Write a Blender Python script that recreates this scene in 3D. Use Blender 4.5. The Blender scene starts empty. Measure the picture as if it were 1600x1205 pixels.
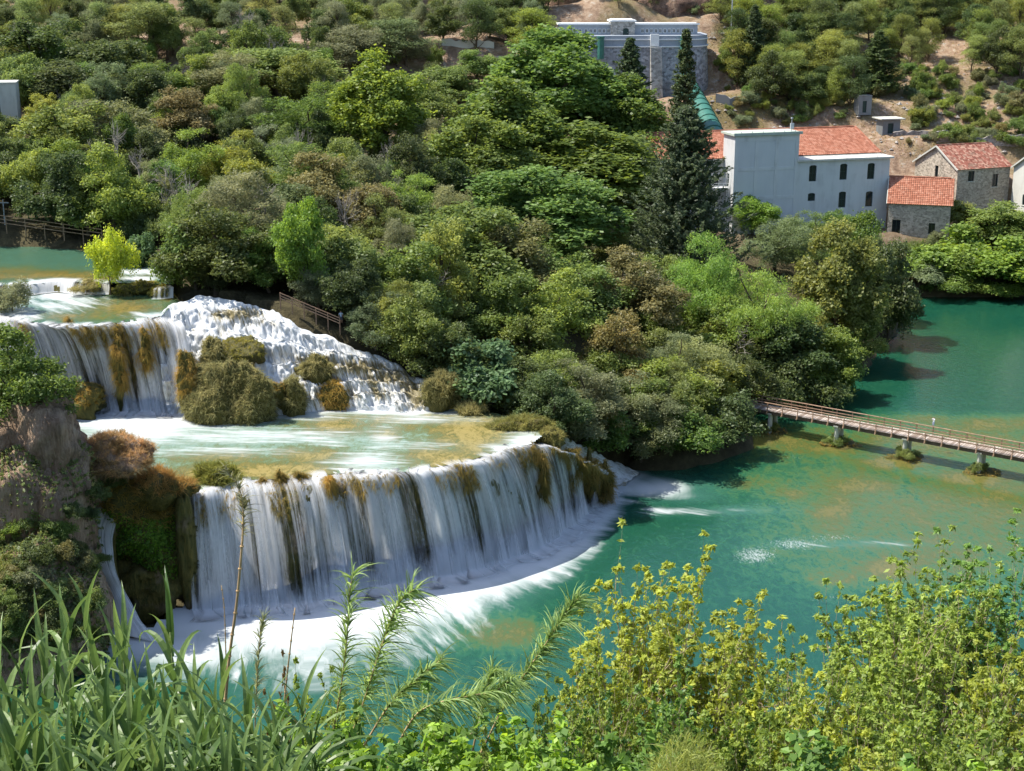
import bpy, math, random
import numpy as np
from mathutils import Vector, Matrix

# ------------------------------------------------------------------ camera, world, sun, exposure
SC = bpy.context.scene
COL = SC.collection
CAMZ, F, PIT = 68.0, 2315.0, math.radians(16.0)
CP, SP = math.cos(PIT), math.sin(PIT)
cam_d = bpy.data.cameras.new('camera')
cam = bpy.data.objects.new('camera', cam_d)
COL.objects.link(cam)
cam.location = (0, 0, CAMZ)
cam.rotation_euler = (math.pi / 2 - PIT, 0, 0)
cam_d.sensor_width = 36.0
cam_d.sensor_fit = 'HORIZONTAL'
cam_d.lens = F / 1600 * 36
cam_d.clip_start = 0.2
cam_d.clip_end = 3000
SC.camera = cam

SUN_EL = math.radians(60)
SUN_AZ = math.radians(-80)            # where the sun stands: left and beyond the scene
world = bpy.data.worlds.new('World')
SC.world = world
world.use_nodes = True
wn = world.node_tree
wn.nodes.clear()
sky = wn.nodes.new('ShaderNodeTexSky')
sky.sky_type = 'NISHITA'
sky.sun_disc = False
sky.sun_elevation = SUN_EL
sky.sun_rotation = SUN_AZ % (2 * math.pi)
bg = wn.nodes.new('ShaderNodeBackground')
bg.inputs['Strength'].default_value = 0.15
wo = wn.nodes.new('ShaderNodeOutputWorld')
wn.links.new(sky.outputs[0], bg.inputs[0])
wn.links.new(bg.outputs[0], wo.inputs[0])
sun_d = bpy.data.lights.new('sun', 'SUN')
sun_d.energy = 5.0
sun_d.angle = math.radians(0.53)
sun_d.color = (1.0, 0.95, 0.86)
sun = bpy.data.objects.new('sun', sun_d)
COL.objects.link(sun)
sun.location = (-150, 200, 250)
_to = Vector((-math.sin(SUN_AZ) * math.cos(SUN_EL), -math.cos(SUN_AZ) * math.cos(SUN_EL), -math.sin(SUN_EL)))
sun.rotation_euler = _to.to_track_quat('-Z', 'Y').to_euler()
vs = SC.view_settings
vs.view_transform = 'Standard'
vs.look = 'None'
vs.gamma = 1.0
vs.use_curve_mapping = False
vs.exposure = 0.66
SC.render.engine = 'CYCLES'
cy = SC.cycles
cy.max_bounces = 7
cy.diffuse_bounces = 3
cy.glossy_bounces = 2
cy.transmission_bounces = 4
cy.transparent_max_bounces = 10
cy.volume_bounces = 3
cy.caustics_reflective = False
cy.caustics_refractive = False
cy.use_denoising = True
cy.use_adaptive_sampling = True
cy.adaptive_threshold = 0.02

RNG = np.random.default_rng(7)
random.seed(7)

# ------------------------------------------------------------------ photo geometry -> world
def ray(px, py):
    u, v = (px - 800.0) / F, (602.5 - py) / F
    return u, CP + v * SP, -SP + v * CP

def W(px, py, z):
    a, b, c = ray(px, py)
    t = (z - CAMZ) / c
    return np.array([a * t, b * t, z])

def D(px, py, Y):
    a, b, c = ray(px, py)
    t = Y / b
    return np.array([a * t, Y, CAMZ + c * t])

def proj(P):
    P = np.asarray(P, float)
    x, y, z = P[..., 0], P[..., 1], P[..., 2] - CAMZ
    d = y * CP - z * SP
    return 800 + F * x / d, 602.5 - F * (y * SP + z * CP) / d

# ------------------------------------------------------------------ numpy noise
def _hash(i, j, k):
    n = (i.astype(np.int64) * 374761393 + j.astype(np.int64) * 668265263 + k.astype(np.int64) * 1274126177) & 0xFFFFFFFF
    n = ((n ^ (n >> 13)) * 1103515245) & 0xFFFFFFFF
    n = ((n ^ (n >> 16)) * 2246822519) & 0xFFFFFFFF
    return ((n ^ (n >> 15)) & 0xFFFFFF) / float(0xFFFFFF)

def vnoise(P):
    P = np.asarray(P, float)
    f = np.floor(P)
    w = P - f
    w = w * w * (3 - 2 * w)
    i, j, k = f[..., 0], f[..., 1], f[..., 2]
    r = 0
    for a in (0, 1):
        for b in (0, 1):
            for c in (0, 1):
                ww = (w[..., 0] if a else 1 - w[..., 0]) * (w[..., 1] if b else 1 - w[..., 1]) * (w[..., 2] if c else 1 - w[..., 2])
                r = r + ww * _hash(i + a, j + b, k + c)
    return r * 2 - 1

def fbm(P, octv=4, lac=2.03, gain=0.5):
    P = np.asarray(P, float)
    r, a = 0, 1.0
    for o in range(octv):
        r = r + a * vnoise(P + o * 17.3)
        P = P * lac
        a *= gain
    return r

def smooth(e0, e1, x):
    t = np.clip((x - e0) / (e1 - e0), 0, 1)
    return t * t * (3 - 2 * t)

def nrm(v):
    return v / np.maximum(np.linalg.norm(v, axis=-1, keepdims=True), 1e-9)

def resample(pts, n):
    pts = np.asarray(pts, float)
    d = np.r_[0, np.cumsum(np.linalg.norm(np.diff(pts, axis=0), axis=1))]
    s = np.linspace(0, d[-1], n)
    return np.stack([np.interp(s, d, pts[:, k]) for k in range(pts.shape[1])], 1), s

def smooth_line(pts, n):
    """Catmull-Rom through pts, n samples by arc length."""
    p = np.asarray(pts, float)
    p = np.vstack([2 * p[0] - p[1], p, 2 * p[-1] - p[-2]])
    out = []
    for i in range(1, len(p) - 2):
        t = np.linspace(0, 1, 12, endpoint=False)[:, None]
        a, b, c, d = p[i - 1], p[i], p[i + 1], p[i + 2]
        out.append(0.5 * (2 * b + (c - a) * t + (2 * a - 5 * b + 4 * c - d) * t ** 2 + (-a + 3 * b - 3 * c + d) * t ** 3))
    out.append(p[-2][None])
    return resample(np.vstack(out), n)

def in_poly(x, y, poly):
    x, y = np.asarray(x, float), np.asarray(y, float)
    r = np.zeros(x.shape, bool)
    n = len(poly)
    for i in range(n):
        x0, y0 = poly[i][:2]
        x1, y1 = poly[(i + 1) % n][:2]
        if y0 == y1:
            continue
        c = ((y0 > y) != (y1 > y)) & (x < (x1 - x0) * (y - y0) / (y1 - y0) + x0)
        r ^= c
    return r

def line_dist(x, y, line, closed=False):
    """distance to a polyline and arc length of the nearest point"""
    x, y = np.asarray(x, float), np.asarray(y, float)
    best = np.full(x.shape, 1e9)
    bs = np.zeros(x.shape)
    acc = 0.0
    n = len(line)
    for i in range(n if closed else n - 1):
        a, b = np.asarray(line[i][:2], float), np.asarray(line[(i + 1) % n][:2], float)
        d = b - a
        L = math.hypot(*d)
        if L < 1e-9:
            continue
        t = np.clip(((x - a[0]) * d[0] + (y - a[1]) * d[1]) / (L * L), 0, 1)
        q = np.hypot(x - a[0] - t * d[0], y - a[1] - t * d[1])
        m = q < best
        best = np.where(m, q, best)
        bs = np.where(m, acc + t * L, bs)
        acc += L
    return best, bs

# ------------------------------------------------------------------ mesh building
class MB:
    def __init__(self):
        self.v, self.q, self.t, self.a, self.n = [], [], [], {}, 0
        self.fq, self.ft = [], []

    def add(self, verts, quads=None, tris=None, tint=0.5, **attrs):
        verts = np.asarray(verts, float).reshape(-1, 3)
        nq = nt = 0
        if quads is not None and len(quads):
            quads = np.asarray(quads, np.int64)
            self.q.append(quads + self.n)
            self.fq.append(np.broadcast_to(np.asarray(tint, float), (len(quads),)))
        if tris is not None and len(tris):
            tris = np.asarray(tris, np.int64)
            self.t.append(tris + self.n)
            self.ft.append(np.broadcast_to(np.asarray(0.5 if np.ndim(tint) else tint, float), (len(tris),)))
        for k, val in attrs.items():
            self.a.setdefault(k, []).append(np.broadcast_to(np.asarray(val, float).ravel(), (len(verts),)))
        self.v.append(verts)
        self.n += len(verts)
        return self

    def box(self, c, s, M=None, tint=0.5):
        c, s = np.asarray(c, float), np.asarray(s, float) / 2
        v = np.array([[i, j, k] for k in (-1, 1) for j in (-1, 1) for i in (-1, 1)]) * s
        if M is not None:
            v = v @ np.asarray(M).T
        return self.add(v + c, [[0, 2, 3, 1], [4, 5, 7, 6], [0, 1, 5, 4], [2, 6, 7, 3], [0, 4, 6, 2], [1, 3, 7, 5]], tint=tint)

    def beam(self, a, b, w, h, tint=0.5):
        a, b = np.asarray(a, float), np.asarray(b, float)
        d = nrm(b - a)
        up = np.array([0, 0, 1.0]) if abs(d[2]) < 0.9 else np.array([0, 1.0, 0])
        s = nrm(np.cross(d, up))
        u = np.cross(s, d)
        L = np.linalg.norm(b - a)
        return self.box((a + b) / 2, (L, w, h), np.stack([d, s, u], 1), tint)

    def tube(self, pts, rad, n=6, tint=0.5, cap=True):
        pts = np.asarray(pts, float)
        m = len(pts)
        rad = np.broadcast_to(np.asarray(rad, float), (m,))
        tg = nrm(np.gradient(pts, axis=0))
        ref = np.array([0.31, 0.17, 0.93]) if abs(tg[0, 2]) < 0.8 else np.array([1.0, 0.1, 0.0])
        s = nrm(np.cross(tg, ref))
        u = np.cross(tg, s)
        an = np.arange(n) * 2 * math.pi / n
        v = pts[:, None] + rad[:, None, None] * (np.cos(an)[None, :, None] * s[:, None] + np.sin(an)[None, :, None] * u[:, None])
        v = v.reshape(-1, 3)
        i = np.arange(m - 1)[:, None] * n
        k = np.arange(n)[None]
        k2 = (k + 1) % n
        q = np.stack([i + k, i + k2, i + n + k2, i + n + k], -1).reshape(-1, 4)
        t = []
        if cap:
            v = np.vstack([v, pts[0], pts[-1]])
            for j in range(n):
                t.append([m * n, (j + 1) % n, j])
                t.append([m * n + 1, (m - 1) * n + j, (m - 1) * n + (j + 1) % n])
        return self.add(v, q, t, tint=tint)

    def grid(self, G, tint=0.5, flip=False, **attrs):
        n, m = G.shape[:2]
        i = np.arange(n - 1)[:, None] * m
        k = np.arange(m - 1)[None]
        q = np.stack([i + k, i + m + k, i + m + k + 1, i + k + 1], -1).reshape(-1, 4)
        if flip:
            q = q[:, ::-1]
        return self.add(G.reshape(-1, 3), q, tint=tint, **attrs)

    def mesh(self, name, mats, smooth_=False, faceattr=True):
        me = bpy.data.meshes.new(name)
        v = np.vstack(self.v) if self.v else np.zeros((0, 3))
        q = np.vstack(self.q) if self.q else np.zeros((0, 4), np.int64)
        t = np.vstack(self.t) if self.t else np.zeros((0, 3), np.int64)
        me.vertices.add(len(v))
        me.vertices.foreach_set('co', v.astype(np.float32).ravel())
        loops = np.concatenate([q.ravel(), t.ravel()]).astype(np.int32)
        me.loops.add(len(loops))
        me.loops.foreach_set('vertex_index', loops)
        me.polygons.add(len(q) + len(t))
        st = np.concatenate([np.arange(len(q)) * 4, len(q) * 4 + np.arange(len(t)) * 3]).astype(np.int32)
        me.polygons.foreach_set('loop_start', st)
        me.polygons.foreach_set('use_smooth', np.full(len(st), bool(smooth_)))
        if faceattr:
            at = me.attributes.new('tint', 'FLOAT', 'FACE')
            at.data.foreach_set('value', np.concatenate(self.fq + self.ft + [np.zeros(0)]).astype(np.float32))
        for k, val in self.a.items():
            at = me.attributes.new(k, 'FLOAT', 'POINT')
            at.data.foreach_set('value', np.concatenate(val).astype(np.float32))
        me.update(calc_edges=True)
        for m in (mats if isinstance(mats, (list, tuple)) else [mats]):
            if m:
                me.materials.append(m)
        return me

    def build(self, name, mats, parent=None, smooth_=False, **kw):
        return link(name, self.mesh(name, mats, smooth_, **kw), parent)

def link(name, me, parent=None):
    o = bpy.data.objects.new(name, me)
    COL.objects.link(o)
    if parent:
        o.parent = parent
    return o

def tag(o, label=None, cat=None, group=None, kind=None):
    if label:
        o['label'] = label
    if cat:
        o['category'] = cat
    if group:
        o['group'] = group
    if kind:
        o['kind'] = kind
    return o

def thing(name, label, cat, loc=(0, 0, 0), rz=0.0, group=None):
    o = bpy.data.objects.new(name, None)
    COL.objects.link(o)
    o.location = tuple(float(c) for c in loc)
    o.rotation_euler = (0, 0, rz)
    o.empty_display_size = 0.5
    return tag(o, label, cat, group)

# ------------------------------------------------------------------ materials
class NT:
    def __init__(self, name):
        self.m = bpy.data.materials.new(name)
        self.m.use_nodes = True
        self.t = self.m.node_tree
        self.t.nodes.clear()
        self.out = self.t.nodes.new('ShaderNodeOutputMaterial')

    def n(self, typ, _props=None, **ins):
        nd = self.t.nodes.new('ShaderNode' + typ)
        for k, v in (_props or {}).items():
            setattr(nd, k, v)
        for k, v in ins.items():
            key = int(k[1:]) if k[0] == 'i' and k[1:].isdigit() else k.replace('_', ' ')
            self.set(nd.inputs[key], v)
        return nd

    def set(self, sock, v):
        if isinstance(v, bpy.types.NodeSocket):
            self.t.links.new(v, sock)
        elif isinstance(v, bpy.types.Node):
            self.t.links.new(v.outputs[0], sock)
        else:
            if sock.type == 'RGBA' and len(v) == 3:
                v = (*v, 1)
            sock.default_value = v

    def math(self, op, a, b=0.0, c=0.0, clamp=False):
        return self.n('Math', {'operation': op, 'use_clamp': clamp}, i0=a, i1=b, i2=c).outputs[0]

    def mix(self, f, a, b, blend='MIX'):
        nd = self.t.nodes.new('ShaderNodeMix')
        nd.data_type = 'RGBA'
        nd.blend_type = blend
        self.set(nd.inputs[0], f)
        self.set(nd.inputs[6], a)
        self.set(nd.inputs[7], b)
        return nd.outputs[2]

    def ramp(self, f, stops, interp='LINEAR'):
        nd = self.t.nodes.new('ShaderNodeValToRGB')
        nd.color_ramp.interpolation = interp
        e = nd.color_ramp.elements
        while len(e) < len(stops):
            e.new(0.5)
        for el, (p, c) in zip(e, stops):
            el.position = p
            el.color = (c, c, c, 1) if np.isscalar(c) else (*c, 1)
        self.set(nd.inputs[0], f)
        return nd.outputs[0]

    def attr(self, name):
        return self.n('Attribute', {'attribute_name': name}).outputs['Fac']

    def noise(self, vec=None, scale=1.0, detail=4.0, rough=0.55, dist=0.0):
        nd = self.n('TexNoise', Scale=scale, Detail=detail, Roughness=rough, Distortion=dist)
        if vec is not None:
            self.set(nd.inputs['Vector'], vec)
        return nd.outputs[0]

    def vec(self, x, y, z=0.0):
        return self.n('CombineXYZ', i0=x, i1=y, i2=z).outputs[0]

    def pos(self):
        return self.n('NewGeometry').outputs['Position']

    def mapv(self, vec, scale=(1, 1, 1), rot=(0, 0, 0)):
        nd = self.n('Mapping', Vector=vec, Scale=scale, Rotation=rot)
        return nd.outputs[0]

    def obj(self):
        return self.n('TexCoord').outputs['Object']

    def bump(self, h, strength=0.5, dist=0.1):
        return self.n('Bump', Height=h, Strength=strength, Distance=dist).outputs[0]

    def pbsdf(self, color, rough=0.8, normal=None, spec=0.3, **kw):
        nd = self.n('BsdfPrincipled', Base_Color=color, Roughness=rough)
        nd.inputs['Specular IOR Level'].default_value = spec
        if normal is not None:
            self.set(nd.inputs['Normal'], normal)
        for k, v in kw.items():
            self.set(nd.inputs[k.replace('_', ' ')], v)
        return nd

    def done(self, sh, disp=None):
        self.t.links.new(sh.outputs[0] if isinstance(sh, bpy.types.Node) else sh, self.out.inputs[0])
        return self.m

def simple(name, col, rough=0.8, var=0.25, scale=3.0, bump=0.0, spec=0.3, metallic=0.0):
    t = NT(name)
    n = t.noise(t.obj(), scale, 5, 0.6)
    a = tuple(c * (1 - var) for c in col)
    b = tuple(min(c * (1 + var), 0.95) for c in col)
    c = t.ramp(n, [(0.3, a), (0.7, b)])
    nm = t.bump(n, bump, 0.05) if bump else None
    p = t.pbsdf(c, rough, nm, spec)
    p.inputs['Metallic'].default_value = metallic
    return t.done(p)

def make_foliage(name, trans=0.42, gloss=0.018):
    """leaf colour from the object's own colour; every leaf spray varies a little"""
    t = NT(name)
    oi = t.n('ObjectInfo')
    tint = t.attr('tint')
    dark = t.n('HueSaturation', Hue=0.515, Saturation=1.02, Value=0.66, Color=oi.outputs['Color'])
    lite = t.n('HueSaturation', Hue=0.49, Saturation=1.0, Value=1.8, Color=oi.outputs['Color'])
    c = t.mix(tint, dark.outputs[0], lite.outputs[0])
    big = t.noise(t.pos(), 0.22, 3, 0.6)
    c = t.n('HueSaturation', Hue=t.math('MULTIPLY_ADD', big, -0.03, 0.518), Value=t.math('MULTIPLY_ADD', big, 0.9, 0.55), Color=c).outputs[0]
    d = t.n('BsdfDiffuse', Color=c)
    tc = t.n('HueSaturation', Hue=0.48, Saturation=1.1, Value=1.7, Color=c)
    tr = t.n('BsdfTranslucent', Color=tc.outputs[0])
    s = t.n('MixShader', i0=trans, i1=d.outputs[0], i2=tr.outputs[0])
    g = t.n('BsdfGlossy', Color=(1, 1, 1), Roughness=0.5)
    s = t.n('MixShader', i0=gloss, i1=s.outputs[0], i2=g.outputs[0])
    return t.done(s)

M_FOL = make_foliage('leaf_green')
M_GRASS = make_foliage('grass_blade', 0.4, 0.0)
M_BARK = simple('bark', (0.10, 0.075, 0.05), 0.95, 0.4, 6, 0.5)
M_BARKG = simple('bark_grey', (0.30, 0.27, 0.23), 0.95, 0.3, 6, 0.4)
M_TWIG = simple('twig_pale', (0.42, 0.33, 0.22), 0.9, 0.3, 12, 0.2)
# ------------------------------------------------------------------ terrain
# ground control: photo column, depth, height
CTL = [(p, Y, z) for Y, row in {
    132: [(-300, 16), (-200, 10), (-60, -2), (100, -2), (300, -2)],
    150: [(-300, 20), (-200, 14), (-60, 4), (60, -1), (200, -2), (320, -2)],
    165: [(-300, 26), (-200, 22), (-80, 12), (60, 6), (200, 4), (320, 4), (1000, -1)],
    180: [(-300, 28), (-120, 20), (80, 11), (300, 11), (700, 13), (850, 10), (950, 4), (1060, 1), (1150, -0.5)],
    195: [(-300, 29), (300, 24.6), (450, 24), (550, 20.5), (650, 16), (750, 12.5), (900, 7), (1050, 3), (1150, 0.8)],
    215: [(-300, 29), (-100, 27), (100, 25.6), (300, 26.5), (450, 26), (600, 22), (800, 15), (1000, 8), (1150, 2.5), (1250, 0.3)],
    240: [(-300, 31), (0, 28), (200, 28), (400, 28), (600, 25), (800, 18), (1000, 10), (1200, 3), (1330, 0.5)],
    270: [(-300, 34), (0, 31.5), (300, 31), (600, 28), (800, 20), (1000, 12), (1200, 4), (1350, 1)],
    300: [(-300, 38), (0, 36), (300, 35), (600, 30), (800, 22), (1000, 14), (1150, 9), (1250, 7), (1340, 3)],
    312: [(1450, 3), (1520, 3), (1620, 3), (1800, 3)],
    327: [(1100, 11.5), (1180, 10), (1250, 10), (1390, 9.8), (1450, 9.5), (1550, 9.5), (1650, 10), (1800, 11)],
    350: [(-300, 44), (0, 42), (300, 41), (600, 35), (800, 28), (1000, 22), (1100, 21), (1200, 15), (1300, 15), (1450, 18), (1600, 20), (1800, 22)],
    365: [(1100, 26), (1300, 26), (1450, 27), (1600, 28)],
    385: [(700, 40), (850, 36), (950, 34), (1060, 34), (1120, 35.5), (1300, 33.5), (1450, 33), (1600, 34), (1800, 36)],
    405: [(-300, 51), (0, 50), (300, 49), (600, 47), (720, 48.5), (850, 47), (1000, 47), (1120, 45), (1300, 40), (1450, 39.5), (1600, 40)],
    425: [(600, 50), (720, 49.5), (850, 56), (950, 58), (1100, 54), (1300, 48), (1600, 47)],
    460: [(-300, 60), (0, 60), (300, 59), (600, 60), (850, 66), (1000, 70), (1300, 62), (1600, 60), (1800, 60)],
    540: [(-300, 88), (0, 90), (600, 92), (1000, 100), (1600, 95), (1900, 95)],
    700: [(-500, 170), (300, 172), (1000, 176), (1800, 170)],
    860: [(-500, 245), (300, 245), (1000, 245), (1800, 245)]}.items() for p, z in row]
_cx = np.array([(p - 800) / F * Y * 0.99 for p, Y, z in CTL])
_cy = np.array([Y for p, Y, z in CTL], float)
_cz = np.array([z for p, Y, z in CTL], float)

def px_poly(pts, z):
    return [tuple(W(p, q, z)[:2]) for p, q in pts]

# lower fall: lip and foot (photo column, row, height)
LIP = [(296, 768, 12.4), (340, 757, 12.4), (385, 750, 12.4), (470, 746, 12.4), (550, 737, 12.4), (640, 736, 12.4), (720, 723, 12.4), (790, 702, 12.4),
       (845, 692, 12.0), (885, 702, 10.2), (920, 722, 7.6), (948, 742, 4.6)]
FOOT = [(300, 955, 0.0), (345, 952, 0.0), (390, 948, 0.0), (470, 944, 0.0), (555, 925, 0.0), (640, 907, 0.0), (720, 894, 0.0), (800, 872, 0.0),
        (858, 846, 0.0), (898, 815, 0.0), (935, 786, 0.0), (960, 766, 0.0)]
LIPW = np.array([W(*p) for p in LIP])
FOOTW = np.array([W(*p) for p in FOOT])
POOL2 = [(296, 768), (385, 750), (470, 746), (550, 737), (640, 736), (720, 723), (790, 702), (828, 694), (844, 682), (838, 664), (800, 652), (745, 640),
         (690, 634), (600, 626), (440, 622), (300, 618), (160, 618), (90, 630), (40, 690), (120, 735), (185, 762), (215, 768), (240, 752)]
POOL3 = [(-140, 470), (-40, 480), (0, 490), (45, 503), (130, 508), (200, 503), (248, 495), (278, 470), (268, 450), (200, 442), (130, 440), (40, 436), (-140, 430)]
POOL4 = [(-160, 446), (-20, 446), (40, 443), (90, 438), (135, 440), (175, 440), (262, 443), (275, 420), (240, 402), (150, 394), (80, 386), (-160, 380)]
RIVER = px_poly([(1700, 462), (1600, 463), (1500, 464), (1425, 463), (1412, 478), (1400, 520), (1360, 565), (1320, 605), (1270, 632), (1180, 640), (1172, 700), (1120, 722),
                 (1060, 733), (1000, 736), (968, 722), (940, 745), (900, 780), (860, 815), (800, 850), (640, 890), (470, 930), (300, 945), (240, 985), (190, 985), (130, 1000)], 0.0)
RIVER += [(-60, 140), (-120, 120), (-160, 90), (200, 90), (260, 200), (260, 320)]
CASC = px_poly([(-60, 480), (40, 500), (130, 505), (250, 492), (275, 465), (330, 460), (400, 474)], 24) + px_poly([(450, 497)], 22.8) + px_poly([(520, 529)], 20.3) \
    + px_poly([(600, 561)], 17.6) + px_poly([(660, 589)], 15.5) + px_poly([(705, 625)], 13) + px_poly([(690, 650), (300, 660), (60, 660)], 12.4)
POOL2W, POOL3W, POOL4W = px_poly(POOL2, 12.4), px_poly(POOL3, 24.0), px_poly(POOL4, 25.4)
FACE = [tuple(p[:2]) for p in LIPW] + [tuple(p[:2]) for p in FOOTW[::-1]]

def ground_h(x, y, rough=True):
    x, y = np.asarray(x, float), np.asarray(y, float)
    sh = x.shape
    xf, yf = x.ravel(), y.ravel()
    z = np.zeros(xf.shape)
    for i in range(0, len(xf), 20000):
        a, b = xf[i:i + 20000, None], yf[i:i + 20000, None]
        w = 1.0 / (((a - _cx) ** 2 + ((b - _cy) * 1.15) ** 2) + 20.0) ** 2.2
        z[i:i + 20000] = (w * _cz).sum(1) / w.sum(1)
    if rough:
        p = np.stack([xf * 0.12, yf * 0.12, xf * 0], 1)
        z = z + 0.7 * fbm(p, 4)
    # valley side below the viewpoint
    zc = np.interp(yf, [-40, 0, 4, 7, 10, 14, 20, 30, 50, 80, 95], [70, 66.4, 64.4, 62.4, 60.4, 57, 51, 41, 24, 2, -4])
    if rough:
        zc = zc + 0.25 * fbm(np.stack([xf * 0.5, yf * 0.5, xf * 0 + 5], 1), 3)
    k = smooth(96, 120, yf)
    z = zc * (1 - k) + z * k
    for poly, top, dep in ((POOL4W, 25.4, 0.7), (POOL3W, 24.0, 0.8), (CASC, 13.0, 2.5), (POOL2W, 12.4, 1.2), (FACE, 0.0, 2.0), (RIVER, 0.0, 2.5)):
        ins = in_poly(xf, yf, poly)
        if ins.any():
            d, _ = line_dist(xf[ins], yf[ins], poly, True)
            tgt = top - 0.35 - dep * smooth(0.0, 3.0, d)
            z[ins] = np.minimum(z[ins], tgt)
    return z.reshape(sh)

_gcache = None
def gh(x, y):
    """fast ground lookup"""
    global _gcache
    if _gcache is None:
        gx = np.arange(-190, 230, 2.0)
        gy = np.arange(96, 620, 2.0)
        X, Y = np.meshgrid(gx, gy, indexing='ij')
        _gcache = (gx, gy, ground_h(X, Y))
    gx, gy, Z = _gcache
    x, y = np.asarray(x, float), np.asarray(y, float)
    i = np.clip((x - gx[0]) / 2, 0, len(gx) - 1.001)
    j = np.clip((y - gy[0]) / 2, 0, len(gy) - 1.001)
    a, b = i.astype(int), j.astype(int)
    fi, fj = i - a, j - b
    return Z[a, b] * (1 - fi) * (1 - fj) + Z[a + 1, b] * fi * (1 - fj) + Z[a, b + 1] * (1 - fi) * fj + Z[a + 1, b + 1] * fi * fj

def hit_ground(px, py, h=0.0, y0=125.0, y1=615.0):
    """depth where the sight line through (px, py) comes within h of the ground"""
    Y = np.arange(y0, y1, 1.0)
    a, b, c = ray(px, py)
    t = Y / b
    zz = CAMZ + c * t - gh(a * t, Y)
    k = np.nonzero(zz <= h)[0]
    if not len(k):
        return None
    Yh = Y[k[0]]
    return np.array([a / b * Yh, Yh, float(gh(a / b * Yh, Yh))])

def soil_material():
    t = NT('soil')
    p = t.pos()
    n1 = t.noise(p, 0.05, 5, 0.6)
    n2 = t.noise(p, 0.6, 6, 0.65)
    n3 = t.noise(p, 3.0, 4, 0.6)
    hill = t.ramp(n2, [(0.30, (0.15, 0.10, 0.07)), (0.5, (0.27, 0.185, 0.125)), (0.60, (0.33, 0.25, 0.18)), (0.70, (0.40, 0.37, 0.33))])
    dry = t.ramp(n3, [(0.3, (0.10, 0.09, 0.035)), (0.7, (0.22, 0.18, 0.075))])
    c = t.mix(t.ramp(n1, [(0.48, 0.0), (0.62, 0.8)]), hill, dry)
    sep = t.n('SeparateXYZ', i0=p)
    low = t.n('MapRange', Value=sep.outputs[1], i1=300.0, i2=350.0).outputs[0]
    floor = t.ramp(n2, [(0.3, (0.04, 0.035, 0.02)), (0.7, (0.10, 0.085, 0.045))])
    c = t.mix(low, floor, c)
    far = t.n('MapRange', Value=sep.outputs[1], i1=455.0, i2=500.0).outputs[0]
    c = t.mix(far, c, t.ramp(n2, [(0.35, (0.035, 0.045, 0.018)), (0.65, (0.09, 0.10, 0.04))]))
    h = t.math('ADD', n2, t.math('MULTIPLY', n3, 0.4))
    return t.done(t.pbsdf(c, 0.95, t.bump(h, 0.8, 0.5), 0.1))
M_SOIL = soil_material()

def build_ground():
    xs = np.concatenate([np.arange(-460, -190, 10), np.arange(-190, 220, 2.0), np.arange(220, 520, 10)])
    ys = np.concatenate([np.arange(-40, 20, 1.5), np.arange(20, 120, 4.0), np.arange(120, 470, 2.0), np.arange(470, 900, 10)])
    X, Y = np.meshgrid(xs, ys, indexing='ij')
    G = np.stack([X, Y, ground_h(X, Y)], -1)
    o = MB().grid(G).build('ground', M_SOIL, smooth_=True, faceattr=False)
    tag(o, kind='structure')
build_ground()

# ------------------------------------------------------------------ travertine rock
def travertine_material(name, moss=0.5, wet=0.35, warm=1.0):
    t = NT(name)
    p = t.pos()
    sv = t.mapv(p, (1.0, 1.0, 0.22))
    n1 = t.noise(sv, 0.9, 6, 0.65, 0.4)
    n2 = t.noise(p, 0.28, 4, 0.6)
    n3 = t.noise(sv, 4.0, 5, 0.7)
    rock = t.ramp(n1, [(0.28, (0.045, 0.032, 0.022)), (0.45, (0.14 * warm, 0.105, 0.07)), (0.6, (0.24 * warm, 0.18, 0.12)), (0.75, (0.34, 0.28, 0.2))])
    mos = t.ramp(n3, [(0.3, (0.035, 0.045, 0.010)), (0.55, (0.11, 0.095, 0.022)), (0.75, (0.2, 0.15, 0.04))])
    k = t.ramp(n2, [(max(0.62 - 0.5 * moss, 0.02), 0.0), (max(0.72 - 0.4 * moss, 0.1), 1.0)])
    c = t.mix(k, rock, mos)
    h = t.math('ADD', n1, t.math('MULTIPLY', n3, 0.35))
    return t.done(t.pbsdf(c, 0.6 if wet > 0.3 else 0.9, t.bump(h, 0.9, 0.6), 0.25))
M_TRAV = travertine_material('travertine_wet', 0.55)
def dry_rock_material():
    t = NT('travertine_dry')
    p = t.pos()
    n1 = t.noise(t.mapv(p, (1.0, 1.0, 0.20)), 0.9, 6, 0.68, 0.5)
    n2 = t.noise(p, 0.4, 4, 0.6)
    n3 = t.noise(t.mapv(p, (1, 1, 0.15)), 5.0, 5, 0.7)
    c = t.ramp(t.math('ADD', t.math('MULTIPLY', n1, 0.65), t.math('MULTIPLY', n3, 0.35)), [(0.3, (0.09, 0.062, 0.040)), (0.45, (0.27, 0.19, 0.13)), (0.58, (0.45, 0.335, 0.24)), (0.72, (0.60, 0.48, 0.37))])
    c = t.mix(t.ramp(n2, [(0.45, 0.0), (0.7, 0.55)]), c, (0.30, 0.19, 0.12))
    h = t.math('ADD', n1, t.math('MULTIPLY', n3, 0.5))
    return t.done(t.pbsdf(c, 0.95, t.bump(h, 1.0, 0.7), 0.05))
M_TRAVD = dry_rock_material()
M_TRAVM = travertine_material('travertine_mossy', 0.9)

# ------------------------------------------------------------------ water materials
def blobs(P, lst):
    """soft patches laid out where the photograph shows them"""
    px, py = proj(P)
    r = np.zeros(px.shape)
    for x, y, rx, ry, a in lst:
        r = np.maximum(r, a * np.exp(-(((px - x) / rx) ** 2 + ((py - y) / ry) ** 2) * 0.8))
    return r

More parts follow.
